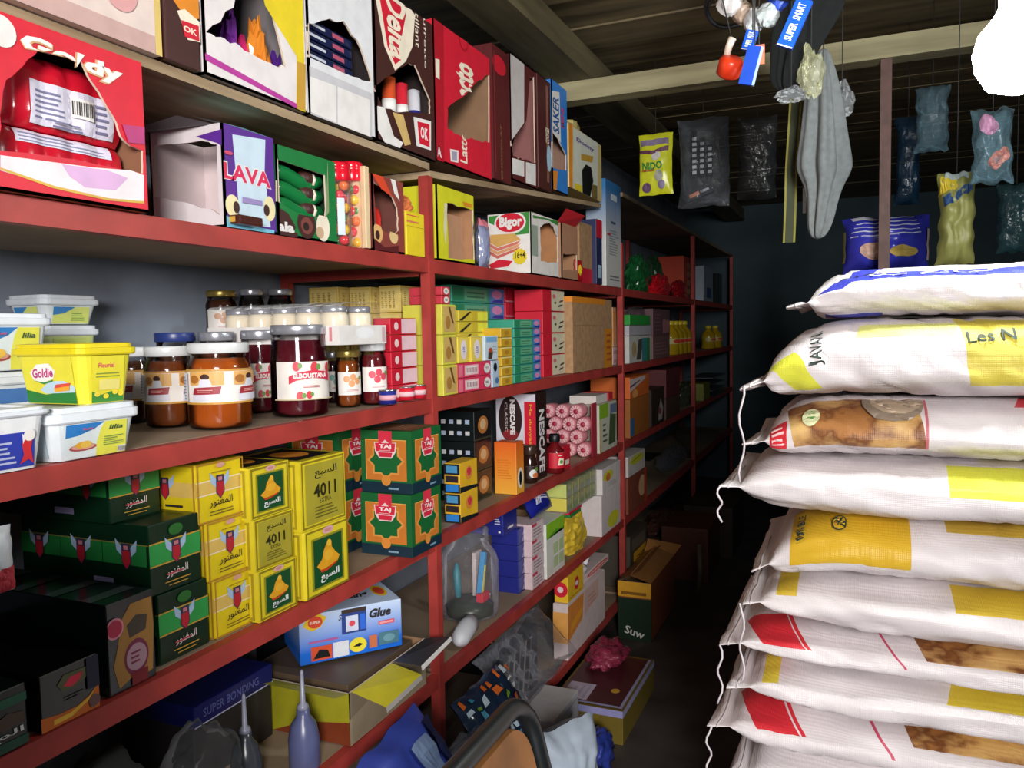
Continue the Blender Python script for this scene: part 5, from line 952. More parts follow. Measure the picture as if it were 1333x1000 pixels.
# ================================================================== fifth shelf, second bay
FILM = film('plastic_film'); FILMG = film('grey_film', '9a9eaa', .12, .10, .14); FILMD = film('dark_film', '7a7e82', .07, .08, .14)
t = thing('plastic_jar', 'big clear plastic jar with odds and ends inside, by the first post', 'jar', (-1.125, onX(611, 760, -1.125)[0], sE+.001)); jy = t.location.y; r = .094; H = onX(612, 685, -1.13)[1]-sE; H = min(H, .31)
mb = MB(); mb.lathe([(r*.85, 0), (r*.97, .004), (r, .02), (r, H*.62), (r*.93, H*.70), (r*.68, H*.82), (r*.66, H*.85), (r*.70, H*.86), (r*.66, H*.88), (r*.70, H*.91), (r*.66, H*.93), (r*.70, H*.96), (r*.66, H)], film('jar_plastic', 'e4e0ea', .05, .08, .2), 30)
mb.build('jar_body', t); mb = MB(); mb.lathe([(r*.80, .004), (r*.82, .03), (r*.5, .05)], c_('2a3428', rough=.3), 18); mb.build('jar_bottom', t)
def odd(nm, lb, cat, a, rr, fn, mat, rot=None, zz=.056):
    mb = MB(); fn(mb); o = mb.build(nm, None, (-1.125+rr*math.cos(a), jy+rr*math.sin(a), sE+zz), 0, .002, lb, cat)
    if rot: o.rotation_euler = rot
    return o
odd('toothbrush_pack', 'blue and yellow stick leaning inside the big clear jar', 'stick', -.5, .052, lambda mb: (mb.box((-.008, -.009, 0), (.008, .009, .15), c_('3a90c8')), mb.box((.0081, -.004, .01), (.0095, .008, .11), c_('d8d060'))), None, (-.28, .0, 0))
odd('matchbox', 'small red box inside the big clear jar', 'box', -.35, .06, lambda mb: mb.box((-.012, -.024, 0), (.012, .024, .026), RDP), None)
odd('plastic_scoop', 'teal plastic piece inside the big clear jar', 'scoop', -1.9, .05, lambda mb: mb.tube([(0, 0, .012), (0, -.004, .05), (-.004, 0, .09), (-.01, .012, .115)], [.009, .012, .012, .005], c_('2a7a8a'), 10), None)
odd('paper_packet', 'white paper packet inside the big clear jar', 'packet', 1.2, .035, lambda mb: mb.box((-.006, -.025, 0), (.006, .025, .14), c_('c8b8b8')), None)
odd('silver_cap', 'silver bottle cap inside the big clear jar', 'cap', .25, .062, lambda mb: mb.lathe([(.011, 0), (.012, .012), (.01, .016)], SILV, 14), None)
t = thing('plastic_jar', 'clear jar with a red and black lid behind the big jar', 'jar', (-1.17, onX(656, 750, -1.17)[0], sE+.001)); r = .055; H = onX(659, 715, -1.16)[1]-sE; jz = H
mb = MB(); mb.lathe([(r*.9, 0), (r, .01), (r, H*.6), (r*.85, H*.74)], film('jar_plastic'), 24); mb.build('jar_body', t); mb = MB(); mb.lathe([(r*.88, H*.745), (r*.92, H*.75), (r*.92, H*.86)], BLACK, 24); mb.build('lid_band', t); mb = MB(); mb.lathe([(r*.93, H*.861), (r*.95, H*.98), (r*.9, H)], c_('e02a22'), 24); mb.build('lid', t)
y2 = t.location.y
for i, (hx, nm) in enumerate([('c8b84a', 'gold'), ('8aa86a', 'green'), ('d8d0a0', 'cream'), ('b8a040', 'dark gold')]):
    mb = MB(); g = .02; mb.lathe([(g*math.sin(PI*j/6)+1e-4, -g*math.cos(PI*j/6)) for j in range(7)], c_(hx, rough=.2), 12); mb.build('sweet', None, (-1.16+.028*math.cos(i*1.57), y2+.028*math.sin(i*1.57), sE+.024+(.0)), 0, 0, nm+' wrapped sweet inside the red-lidded jar', 'sweet', 'sweets in the red-lidded jar')
mb = MB(); mb.tube([(0, -.075, .028), (0, -.05, .03), (0, .03, .03), (.004, .075, .028), (.006, .085, .026)], [.008, .026, .0285, .027, .008], c_('dfe0e8', rough=.35), 16); o = mb.build('plastic_roll', None, (-1.035, onX(604, 830, -1.035)[0], sE+.001), .25, 0, 'white plastic roll lying at the shelf edge beside the big jar', 'roll')
k = K(674, 686, 690, sE, -1.05, pb=640); h = (k['h'])/4-.001; nav = c_('232a80', rough=.35)
def nf(a): a.rect(0, 0, .3, 1, c_('3a4a9a')); a.poly([(.4, .1), (.7, .1), (.9, .5), (.6, .5)], c_('8a8ab0')); a.poly([(.5, .55), (.8, .55), (1, .95), (.7, .95)], c_('a8a8c8')); a.rect(.0, .0, 1, .05, c_('151a50'))
for i in range(4): carton('detergent_box', 'navy patterned box behind the red-lidded jar, '+['lowest', 'third from the top', 'second from the top', 'topmost'][i]+' of its stack', 'box', dict(k, h=h, z=sE+.001+i*(h+.001)), nav, nf, None, None, 'navy patterned boxes')
zt = sE+4*(h+.001)+.001
kk = K(655, 674, 672, zt, -1.06, pb=612); mb = MB(); kk['h'] = .075; kk['d'] = min(kk['d'], .26); kk['z'] = zt+.0005
carton('detergent_box', 'big navy box with white marks on the patterned navy stack', 'box', kk, nav, lambda a: a.rect(.3, .2, .7, .3, WHITE), lambda a: (a.lines(.75, .5, .92, .8, 3, c_('c8c8e0')), a.rect(.86, .12, .92, .2, WHITE), a.rect(.1, .05, .5, .3, c_('3a3a9a'))))
def pk(a): a.rect(.0, .1, 1, .9, c_('d8c8cc')); a.lines(.1, .2, .9, .8, 3, c_('9a7a88')); a.rect(.0, .82, .4, 1, c_('c83a58'))
zp, k = stack('soap_box', 'box', 'pale pink box right of the navy stack', 692, 708, 684, sE, -1.02, .12, 4, c_('d0b8bc'), pk, 'pale pink boxes', False)
k = K(711, 735, 684, sE, -1.015, d=.12)
carton('juice_carton', 'white carton with a green top right of the pale pink boxes', 'carton', k, c_('d8d8d0'), lambda a: (a.poly([(0, .72), (1, .78), (1, 1), (0, 1)], c_('8ac02a')), a.poly([(0, .72), (.5, .82), (1, .72), (1, .78)], c_('5a9a2a')), a.rect(.35, .1, .95, .6, c_('b8c898')), a.ring(.35, .1, .95, .6, .003, WHITE), a.rect(.62, .1, .66, .6, WHITE), a.rect(.35, .33, .95, .37, WHITE)), lambda a: (a.ell(.5, .85, .3, .1, c_('a8c82a'))))
packet('detergent_bag', 'navy packet with white stripes lying on the pale pink boxes and white carton', 'packet', (-1.05, onX(691, 670, -1.05)[0], max(zp, k['z']+k['h'])+.004), .22, .115, .05, c_('1c2488', rough=.3), None, 5, 0, (0, -.5, 0), lambda b: ([b.poly([(.2+.07*i, .3), (.25+.07*i, .3), (.45+.07*i, .8), (.40+.07*i, .8)], c_('d8d8ec')) for i in range(3)], [b.poly([(.2, .5+.08*i), (.7, .35+.08*i), (.7, .39+.08*i), (.2, .54+.08*i)], c_('d8d8ec')) for i in range(3)]))
# yellow packs in film
y0 = onX(737, 700, -1.03)[0]; y1 = onX(768, 700, -1.03)[0]; zf = onX(740, 672, -1.03)[1]-sE
mb = MB(); crumple(mb, .05, (y1-y0)/2*1.05, zf*.60, c_('d8b83a', rough=.3), 3, .3); mb.build('banana_sweets_bag', None, (-1.065, (y0+y1)/2, sE+.002), 0, 0, 'yellow snack bag with red and green marks on the fifth shelf, below the cling-wrapped packs', 'bag')
mb = MB(); mb.box((-.1, 0, 0), (0, .16, .012), RDP); mb.box((-.1, .01, -.014), (.001, .15, -.001), c_('2a7a3a')); mb.build('snack_strip', None, (-1.035, (y0+y1)/2-.1, sE+zf*.985), 0, .002, 'red and green card on the yellow snack bag', 'card')
ya = onX(737, 640, -1.03)[0]; yb_ = onX(776, 640, -1.03)[0]; zz = sE+zf+.018; hp = onX(740, 629, -1.03)[1]-zz
mb = MB(); mb.box((-.2, 0, 0), (-.12, (yb_-ya)*.72, zz-sE-.003), KRAFT); mb.build('cardboard_box', None, (-1.05, ya, sE+.001), 0, .002, 'brown box behind the yellow snack bag', 'box')
wq = (yb_-ya)/5
for j in range(2):
    for i in range(5):
        mb = MB(); mb.box((-.14, 0, 0), (0, wq-.003, hp/2-.003), c_(['e0d030', 'c8d060', 'd8cc48'][(i+j) % 3], rough=.3)); a = Fr(mb, (0, 0, 0), (0, 1, 0), (0, 0, 1), wq-.003, hp/2-.003); a.rect(.1, .1, .9, .45, c_('d8dcc0' if j else 'a8c84a')); a.rect(.2, .55, .8, .85, c_('ecec80'))
        mb.build('noodle_packet', None, (-1.03, ya+i*wq, zz+j*hp/2), 0, .004, f"yellow-green packet under cling film, {['lower', 'upper'][j]} row, {['first', 'second', 'third', 'fourth', 'fifth'][i]} from the green-topped carton", 'packet', 'cling-wrapped yellow packets')
mb = MB(); mb.box((-.146, -.004, -.003), (.004, yb_-ya-.002, hp+.003), FILM); o = mb.build('film_wrap', None, (-1.03, ya, zz), 0, 0, 'clear cling film wrapped round the yellow packets', 'film')
k = K(735, 781, 613, sE, -1.12, d=.15); k['z'] = zz+hp+.006; k['h'] = max(.05, onX(735, 613, -1.12)[1]-k['z']); k['y'] = ya+.05; k['w'] = .62
mb = MB(); k2 = dict(k, x=-1.28, z=sE+.001, h=.29, d=.12); carton('cardboard_box', 'pale pink carton behind the cling-wrapped packets', 'carton', k2, c_('cfb8b8'), lambda a: a.lines(.3, .7, .8, .9, 3, c_('b89898')))
def ov(a): a.ell(.3, .66, .26, .2, c_('dcd83a')); a.ell(.3, .6, .12, .16, c_('d07a3a')); a.lines(.3, .2, .8, .4, 3, c_('b0a8a8'))
k = K(783, 808, 647, sE, -1.0, d=.25, gap=.004); carton('fruit_carton', 'lower white carton with a yellow oval left of the second post', 'carton', k, c_('dcd0d0'), lambda a: (a.ell(.6, .25, .3, .2, c_('dcd83a')),)); zt = k['z']+k['h']+.001; lowz = zt
k = K(784, 808, 612, zt, -1.0, d=.25, gap=.004); k['z'] = zt; carton('fruit_carton', 'upper white carton with a yellow oval left of the second post', 'carton', k, c_('dcd4d4'), ov)
k = K(818, 840, 618, lowz, -1.0, d=.25, right=True); k['z'] = sE+.001; k['h'] = zt+.095-sE
carton('fruit_carton', 'white carton with a long yellow oval right of the second post', 'carton', dict(k, z=zt, h=.10), c_('d8d0cc'), lambda a: (a.ell(.5, .7, .42, .22, c_('d8d83a')), a.poly([(.2, .66), (.8, .8), (.78, .83), (.2, .69)], c_('4a5a2a')))); 
k = K(818, 842, 655, sE, -1.0, d=.22); k['h'] = zt-sE-.003; carton('snack_carton', 'brown carton with an orange and cream front right of the second post', 'carton', k, c_('8a4a34'), lambda a: (a.ell(.75, .55, .2, .3, c_('e8b890')), a.rect(.86, 0, 1, 1, c_('c8481e'))))
k = K(836, 850, 592, zt+.11, -1.0, d=.2); k['z'] = zt+.14; k['h'] = .07; k['y'] = onX(820, 600, -1.0)[0]; k['w'] = .42
carton('snack_carton', 'white carton with an orange end on top of the yellow-oval carton', 'carton', dict(k, z=zt+dict(h=.14)['h']+.002), c_('d8d0cc'), lambda a: (a.rect(.55, 0, 1, 1, c_('d8701e')), a.rect(0, .35, .5, .45, c_('8a6a5a')))) if False else None
# ================================================================== lowest shelf, second bay, and the floor in front
def lump(name, lab, cat, x, y, z, rx, ry, rz, m, seed, amp=.35, fr=3., rot=0, kind=None):
    mb = MB(); crumple(mb, rx, ry, rz, m, seed, amp, 44, 30, fr=fr, smooth=True); return mb.build(name, None, (x, y, z), rot, 0, lab, cat, None, kind)
k = dict(y=1.88, w=.36, h=.17, d=.30, z=sF+.001, x=-1.03); carton('cardboard_box', 'brown box under the mosaic-printed bag on the lowest shelf', 'box', k, c_('5a4a40'))
# mosaic bag
mb = MB(); pt = pillow(mb, .30, .21, .07, c_('203048', rough=.15), 61, 18, 18, .008); b = Bent(mb, lambda u, v: pt(u, v, 1), .30, .21, .0016); rd = random.Random(8)
for i in range(9):
    for j in range(8):
        if rd.random() < .78:
            x = .04+.105*i; y = .05+.115*j; w = rd.uniform(.04, .10); hh = rd.uniform(.05, .11); b.poly([(x, y), (x+w, y+.02*rd.random()), (x+w*.9, y+hh), (x+.01, y+hh*.9)], c_(rd.choice(['c8d8e8', '2a88b8', 'e8ecf0', 'd86a2a', '7aa83a', 'c8e0f0', '4a9ac0', 'e0e4ec', '5aa8c8']), rough=.15))
o = mb.build('mosaic_bag', None, (-1.135, 1.86, sF+.26), 0, 0, 'shiny bag with a mosaic of blue, white and orange squares on the lowest shelf', 'bag'); o.rotation_euler = (0, -.6, 0); o.location = (-.815, 1.735, .30)
k = dict(y=2.30, w=.30, h=.22, d=.32, z=sF+.001, x=-1.04)
def stp(a): [a.poly([(.02+.16*i, .1), (.07+.16*i, .1), (.19+.16*i, .9), (.15+.16*i, .9)], c_('b8b0a8' if i % 2 else '8a8480')) for i in range(5)]
carton('striped_box', 'black box with pale slanted stripes on the lowest shelf', 'box', k, BLACK, stp)
k = dict(y=2.36, w=.26, h=.125, d=.2, z=sF+.223, x=-1.10); 
open_carton('cardboard_box', 'open brown cardboard box above the striped box on the lowest shelf', 'box', k, c_('b0805a'), KRIN, top=False)
mb = MB(); pt = pillow(mb, .52, .20, .08, FILMG, 71, 26, 22, .010, .05); o = mb.build('plastic_bag', None, (-.97, 2.02, sF+.245), 0, 0, 'big crumpled grey plastic bag lying over the lowest shelf', 'bag'); o.rotation_euler = (.0, -.8, .0); o.location = (-.87, 2.02, .325)
k = K(739, 788, 788, sF, -1.0, d=.06)
carton('biscuit_carton', 'white and orange carton on the lowest shelf, under the yellow tea box', 'carton', k, c_('d4c4c4'), lambda a: (a.poly([(.0, .32), (.36, .5), (.4, .95), (0, .95)], c_('dc8a3a')), a.poly([(.05, .45), (.34, .6), (.36, .75), (.08, .6)], c_('e8a030')), a.poly([(.4, .5), (.8, .62), (.8, .95), (.42, .95)], c_('d0b0a8')), a.lines(.5, .6, .75, .85, 3, c_('c89088'))), lambda a: a.rect(.0, .3, 1, .85, c_('e0a050')))
z1 = k['z']+k['h']+.001; ky = k['y']
k = K(739, 760, 748, z1, -1.003, pb=None, d=.055); k['z'] = z1; k['h'] = min(.115, sE-.046-z1)
carton('tea_box', 'yellow tea box with a round red badge on the white and orange carton', 'tea box', k, c_('e4b828'), lambda a: (a.disc(.55, .5, .026, RDP), a.ell(.55, .5, .1, .09, WHITE), a.lines(.1, .1, .9, .2, 1, c_('a87a18'))), lambda a: (a.disc(.45, .5, .03, RDP), a.disc(.45, .5, .012, c_('f0d0d0'))))
k = K(790, 808, 790, sF, -1.0, d=.3); k['h'] = z1-sF; k['y'] = ky+.68 if k['y'] < ky+.67 else k['y']; k['w'] = 3.62-k['y']-.01
k2 = dict(y=ky+.20, w=.42, h=.03, d=.22, z=z1+.001, x=-1.02)
carton('sweet_tray', 'red and white cardboard tray beside the yellow tea box', 'tray', k2, c_('e0d0d0'), lambda a: (a.ell(.6, .5, .36, .36, c_('d8484a')), a.ell(.6, .5, .3, .16, c_('e8b0a8'))))
lump('sweets_bag', 'shiny bag of brown sweets with a tied white top on the red and white tray', 'bag', -1.13, ky+.40, z1+.033, .075, .13, .03, c_('7a4a3a', rough=.15), 21, .3)
mb = MB(); mb.tube([(0, 0, 0), (.005, -.01, .03), (.0, -.05, .055), (.01, -.09, .06)], [.006, .014, .012, .004], c_('e8e0e4', rough=.4), 8); mb.tube([(0, 0, .03), (.0, .04, .055), (.0, .07, .06)], [.01, .012, .004], c_('e8e0e4'), 8); mb.build('plastic_tie', None, (-1.03, ky+.29, z1+.033), 0, 0, 'white twisted plastic tie on the bag of brown sweets', 'tie')
# floor cartons
def maro(a): a.rect(.04, .04, .96, .96, c_('4a1820', rough=.25)); a.poly([(.05, .45), (.32, .45), (.32, .8), (.05, .8)], c_('b8b0c8')) if False else None
k = dict(y=2.56, w=.46, h=.12, d=.26, z=.0, x=-.715)
def top(a): a.rect(.03, .04, .97, .96, c_('451a20', rough=.3)); a.rect(.08, .55, .36, .92, c_('c0b4cc')); a.lines(.1, .6, .34, .86, 3, c_('a8a0b8')); a.rect(.03, .03, .97, .07, c_('9a98c0')); a.rect(.03, .04, .06, .96, c_('9a98c0')); a.ell(.3, .25, .04, .06, GLD)
carton('flat_carton', 'flat maroon-topped carton on the floor in the aisle before the rack', 'carton', k, c_('6a5a1c'), lambda a: a.rect(0, .8, 1, 1, c_('9a98c0')), lambda a: (a.rect(0, .8, 1, 1, c_('8a88b8')), a.rect(.05, .35, .4, .75, c_('6a5a78'))), top)
lump('pink_bag', 'translucent dark pink bag lying on the maroon carton', 'bag', -.88, 2.93, .124, .075, .12, .05, film('pink_film', 'a83858', .45, .15), 31, .4)
k = dict(y=2.28, w=.24, h=.19, d=.13, z=0, x=-.86)
carton('medicine_carton', 'white carton with grey print on the floor left of the maroon one', 'carton', k, c_('c4c4c8'), lambda a: (a.lines(.1, .15, .9, .85, 5, c_('9a9aa4')), a.ring(.3, .2, .95, .9, .003, c_('9a9aa4'))), lambda a: (a.rect(0, 0, 1, .72, c_('1f7a5a')), a.poly([(.3, .3), (.5, .2), (.9, .5), (.86, .56), (.52, .3)], WHITE)))
lump('blue_bag', 'blue plastic bag crumpled on the floor by the white carton', 'bag', -.76, 2.40, 0, .05, .12, .08, c_('2c3c90', rough=.3), 33, .4)
mb = MB(); pt = pillow(mb, .24, .27, .14, c_('aebccc', rough=.3), 81, 22, 20, .012, .04); o = mb.build('plastic_bag', None, (-.80, 1.98, .0), 0, 0, 'pale blue-white plastic bag standing on the floor right of the chair', 'bag'); o.rotation_euler = (0, .0, -.5); o.location = (-.80, 1.93, .05)
lump('blue_bag', 'deep blue bag crumpled on the floor under the pale bag', 'bag', -.72, 2.24, .0, .045, .07, .06, c_('2a3480', rough=.35), 34, .4)
lump('plastic_bag', 'clear glinting plastic bag bulging in front of the first post', 'bag', -.86, 1.70, .22, .085, .15, .14, FILMG, 35, .2, 2.6)
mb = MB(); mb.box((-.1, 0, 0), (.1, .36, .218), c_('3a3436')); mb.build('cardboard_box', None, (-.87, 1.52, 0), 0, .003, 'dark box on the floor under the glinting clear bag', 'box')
mb = MB(); pt = pillow(mb, .36, .34, .10, c_('3a4cae', rough=.4), 91, 18, 18, .012, .03); b = Bent(mb, lambda u, v: pt(u, v, 1), .36, .34, .0016); rd = random.Random(3)
for i in range(26): x = rd.uniform(.1, .5); y = rd.uniform(.25, .6); b.ell(x, y, .018, .018, c_('cfc8dc'), 8)
b.rect(.55, .1, .75, .85, c_('7a90b8')); b.rect(.8, .1, .95, .9, c_('1c2450')); b.text('8305', .22, .14, .2, .1, c_('c8c8d8'), .5)
o = mb.build('blue_bag', None, (-.86, 1.16, .30), 0, 0, 'blue printed bag with white spots below the open yellow carton', 'bag'); o.rotation_euler = (0, -.55, .1); o.location = (-.745, 1.26, .25)
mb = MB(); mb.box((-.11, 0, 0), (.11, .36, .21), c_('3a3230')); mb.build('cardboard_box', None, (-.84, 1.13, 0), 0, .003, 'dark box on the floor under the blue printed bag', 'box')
# ================================================================== fifth shelf, first bay
k = dict(x=-1.005, y=1.405, w=.335, d=.30, z=sE+.001, h=.118)
def ex(mb, D, W, H):
    Y_ = c_('cfc22a'); mb.add([(0, .01, H), (0, W*.52, H), (.085, W*.50, H-.012), (.085, .015, H-.022)], [(0, 1, 2, 3), (3, 2, 1, 0)], Y_); mb.add([(.085, W*.50, H-.012), (.085, .015, H-.022), (.087, .015, H-.034), (.087, W*.5, H-.024)], [(0, 1, 2, 3), (3, 2, 1, 0)], WHITE)
    mb.add([(0, W*.55, H), (0, W, H), (.075, W, H+.016), (.075, W*.55, H+.0)], [(0, 1, 2, 3), (3, 2, 1, 0)], c_('3a3a40')); mb.add([(.075, W, H+.016), (.075, W*.55, H), (.078, W*.55, H-.012), (.078, W, H+.006)], [(0, 1, 2, 3), (3, 2, 1, 0)], WHITE)
    mb.add([(-.0, 0, H), (-D, 0, H), (-D, -.06, H+.02), (.0, -.05, H+.012)], [(0, 1, 2, 3), (3, 2, 1, 0)], c_('b8b020'))
open_carton('flap_carton', 'open carton with yellow and black flaps under the blue glue box', 'carton', k, c_('8a7c68'), KRIN, lambda a: (a.poly([(0, 0), (1, 0), (1, .4), (.5, .75), (0, .5)], c_('a09078')), a.rect(.85, .3, .9, .34, BLACK), a.rect(.85, .7, .9, .74, BLACK)), lambda a: (a.rect(0, 0, 1, 1, c_('a09a20')), a.poly([(.3, 0), (1, 0), (1, .45), (.6, .3)], c_('7a3418'))), top=False, extra=ex)
mb = MB(); mb.box((-.27, 0, 0), (0, .28, .117), c_('5a4a3a')); mb.build('inner_box', None, (-1.025, 1.43, sE+.007), 0, .002, 'brown box inside the open yellow-flapped carton', 'box')
m, n, l, b = base_mat('blue_to_white_glue_print'); b.inputs['Roughness'].default_value = .35; tc = n.new('ShaderNodeTexCoord'); sp = n.new('ShaderNodeSeparateXYZ'); rp_ = n.new('ShaderNodeValToRGB'); l.new(tc.outputs['Object'], sp.inputs[0]); ml = n.new('ShaderNodeMath'); ml.operation = 'MULTIPLY_ADD'; ml.inputs[1].default_value = 6.5; ml.inputs[2].default_value = 0.05; l.new(sp.outputs[2], ml.inputs[0]); l.new(ml.outputs[0], rp_.inputs[0]); l.new(rp_.outputs[0], b.inputs['Base Color']); rp_.color_ramp.elements[0].color = lin('1a6ad8'); rp_.color_ramp.elements[1].color = lin('cfe0f4'); rp_.color_ramp.elements[0].position = .22; rp_.color_ramp.elements[1].position = .92
def gf(a):
    a.poly([(.03, .78), (.12, .66), (.2, .72), (.26, .9), (.18, 1), (.08, .96)], c_('e8c020')); a.ell(.15, .83, .07, .12, c_('d8482a')); a.text('SUPER', .15, .83, .1, .06, CRM); a.text('Super', .44, .82, .14, .15, INK, 0, .02, .25); a.text('Glue', .78, .80, .22, .19, INK, 0, .05, .25)
    a.rect(.40, .48, .64, .98, c_('28408a')); a.rect(.44, .52, .56, .84, c_('d0d8f0')); a.rect(.58, .52, .63, .84, c_('2a6ae0')); a.rect(.4, .9, .64, .98, c_('3a2a24')); a.ell(.5, .68, .03, .06, c_('d84a58')); a.rect(.08, .42, .36, .46, c_('b85a98')); a.rect(.76, .54, .92, .62, c_('d84a58')); a.rect(.77, .56, .91, .6, c_('e8a0a8'))
    a.rect(.1, .06, .3, .34, c_('d8502a')); a.poly([(.12, .1), (.28, .1), (.26, .24), (.18, .28)], BLACK); a.rect(.31, .05, .46, .36, c_('dce0e8')); a.ell(.55, .22, .085, .15, c_('e8d838')); a.poly([(.5, .2), (.56, .26), (.6, .22), (.56, .18)], BLACK); a.rect(.66, .1, .74, .36, c_('c8704a')); a.rect(.76, .12, .96, .38, c_('4a7888')); a.ell(.86, .25, .06, .08, c_('6a98a8'))
def gt(a): a.text('Bonding', .55, .45, .42, .3, INK, 0, .04, .25); a.ell(.88, .5, .07, .26, c_('e8c020')); a.ell(.88, .5, .05, .18, c_('d8482a'))
k = dict(x=-.955, y=1.335, w=.25, d=.17, h=.118, z=sE+.125)
o = carton('glue_box', 'blue and white super glue box resting on the open yellow-flapped carton', 'box', k, m, gf, None, gt, rz=-.68, bev=.002); gx, gy = onZ(391, 868, sE+.13); o.location = (gx, gy, sE+.13)
# pipe of bags behind
lump('plastic_bag', 'clear and pale plastic bag stuffed behind the glue box by the post', 'bag', -1.34, 1.70, sE+.12, .05, .09, .10, film('pale_film', 'd8c8d4', .3, .15), 41, .4)
mb = MB(); mb.box((-.12, 0, 0), (.0, .14, .118), BLACK); [mb.box((.0005, .03*i+.01, .02), (.002, .03*i+.02, .1), c_('b8b040')) for i in range(4)]; mb.build('striped_box', None, (-1.31, 1.60, sE+.001), 0, .002, 'black box with yellow marks behind the flap carton by the post', 'box')
mb = MB(); mb.tube([(0, 0, .02), (0, .03, .05), (0, .05, .1)], .006, c_('d02838'), 8); mb.build('red_stick', None, (-1.17, 1.69, sE+.0), 0, 0, 'red plastic stick standing up behind the glue box', 'stick')
# navy flat box
k = dict(x=-1.19, y=1.15, w=.23, d=.22, h=.045, z=sE+.125)
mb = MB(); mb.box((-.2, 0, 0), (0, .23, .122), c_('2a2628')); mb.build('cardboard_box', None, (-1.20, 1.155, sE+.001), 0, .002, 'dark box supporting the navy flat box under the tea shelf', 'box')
carton('flat_box', 'navy flat box with a white edge line lying under the tea shelf', 'box', k, c_('171c5c', rough=.3), lambda a: (a.rect(0, .04, 1, .1, c_('c0c0dc')), a.text('SUPER BONDING', .45, .55, .7, .4, c_('5a60a0'), 0, .01)))
def bottle(x, y, z, lab, m, s=1., tilt=0):
    t = thing('glue_bottle', lab, 'bottle', (x, y, z)); r = .036*s
    mb = MB(); mb.lathe([(r*.9, 0), (r, .006), (r, .07*s), (r*.8, .105*s), (r*.42, .125*s), (r*.42, .14*s)], m, 20); mb.build('bottle_body', t); mb = MB(); mb.lathe([(r*.4, .1405*s), (r*.34, .15*s), (r*.18, .155*s), (r*.12, .225*s), (r*.05, .232*s)], c_('8a8ca0', rough=.3), 14); mb.build('nozzle', t); return t
bottle(-1.045, 1.30, sE+.001, 'blue-grey glue bottle with a long nozzle before the yellow-flapped carton', c_('565c84', rough=.3), .9)
bottle(-1.10, 1.19, sE+.001, 'dark glue bottle with a long nozzle between the film bag and navy box', c_('3c4048', rough=.25), .85)
lump('plastic_bag', 'big crumpled clear plastic bag glinting under the navy box', 'bag', -1.06, 1.03, sE+.002, .055, .105, .14, FILMD, 43, .22, 2.6)
lump('plastic_bag', 'dark clear plastic bag at the left end of the fifth shelf', 'bag', -1.09, .80, sE+.002, .08, .11, .13, FILMD, 44, .22, 2.6)
lump('dark_bag', 'dark grey cloth bag between the two clear bags on the fifth shelf', 'bag', -1.24, .95, sE+.002, .07, .12, .10, c_('3a3a38', rough=.8), 45, .3)
# ================================================================== third bay and beyond: goods in the dark
def simple(name, cat, lab, pl, pr, yt, z, hx, xf=-1.0, d=.2, fn=None, grp=None, right=False, side=None):
    k = K(pl, pr, yt, z, xf, d=d, right=right); return carton(name, lab, cat, k, c_(hx) if isinstance(hx, str) else hx, fn, side, None, grp), k
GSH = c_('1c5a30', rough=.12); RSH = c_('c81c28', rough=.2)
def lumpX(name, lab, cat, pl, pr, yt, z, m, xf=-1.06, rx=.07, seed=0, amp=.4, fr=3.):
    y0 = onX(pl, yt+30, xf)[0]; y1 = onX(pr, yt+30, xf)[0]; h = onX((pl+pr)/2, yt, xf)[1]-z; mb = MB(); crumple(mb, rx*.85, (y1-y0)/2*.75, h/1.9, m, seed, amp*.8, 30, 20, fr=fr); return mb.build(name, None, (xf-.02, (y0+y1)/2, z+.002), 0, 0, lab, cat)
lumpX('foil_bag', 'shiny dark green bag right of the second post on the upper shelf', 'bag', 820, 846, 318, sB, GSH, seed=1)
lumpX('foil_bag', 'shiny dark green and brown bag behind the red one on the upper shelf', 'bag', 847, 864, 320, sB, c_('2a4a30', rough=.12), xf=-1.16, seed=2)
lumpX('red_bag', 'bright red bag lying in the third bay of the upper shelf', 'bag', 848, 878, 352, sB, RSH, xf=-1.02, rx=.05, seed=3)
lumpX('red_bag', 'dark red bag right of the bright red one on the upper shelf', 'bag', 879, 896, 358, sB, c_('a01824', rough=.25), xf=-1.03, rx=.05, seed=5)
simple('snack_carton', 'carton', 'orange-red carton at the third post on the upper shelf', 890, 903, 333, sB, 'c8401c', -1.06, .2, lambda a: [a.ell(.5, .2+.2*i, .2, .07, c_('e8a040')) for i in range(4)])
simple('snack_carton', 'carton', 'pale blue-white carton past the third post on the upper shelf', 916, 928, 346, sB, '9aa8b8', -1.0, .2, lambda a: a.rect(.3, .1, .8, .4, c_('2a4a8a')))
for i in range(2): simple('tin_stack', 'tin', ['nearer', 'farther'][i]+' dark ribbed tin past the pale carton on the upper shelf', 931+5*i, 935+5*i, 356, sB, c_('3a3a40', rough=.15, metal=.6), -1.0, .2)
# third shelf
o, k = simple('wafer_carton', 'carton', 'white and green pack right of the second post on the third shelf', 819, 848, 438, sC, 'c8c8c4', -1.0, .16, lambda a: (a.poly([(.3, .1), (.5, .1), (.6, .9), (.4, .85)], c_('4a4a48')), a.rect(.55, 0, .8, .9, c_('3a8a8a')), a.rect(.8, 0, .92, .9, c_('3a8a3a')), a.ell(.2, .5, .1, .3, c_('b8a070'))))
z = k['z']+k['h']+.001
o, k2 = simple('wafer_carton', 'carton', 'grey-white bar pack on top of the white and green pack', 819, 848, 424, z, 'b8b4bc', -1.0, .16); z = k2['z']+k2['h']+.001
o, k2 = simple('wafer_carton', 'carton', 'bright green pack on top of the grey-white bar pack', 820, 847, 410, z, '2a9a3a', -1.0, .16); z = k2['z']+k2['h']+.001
lumpX('film_bag', 'clear film bag lying on the bright green pack', 'bag', 820, 846, 396, z, FILMD, -1.06, .05, 6)
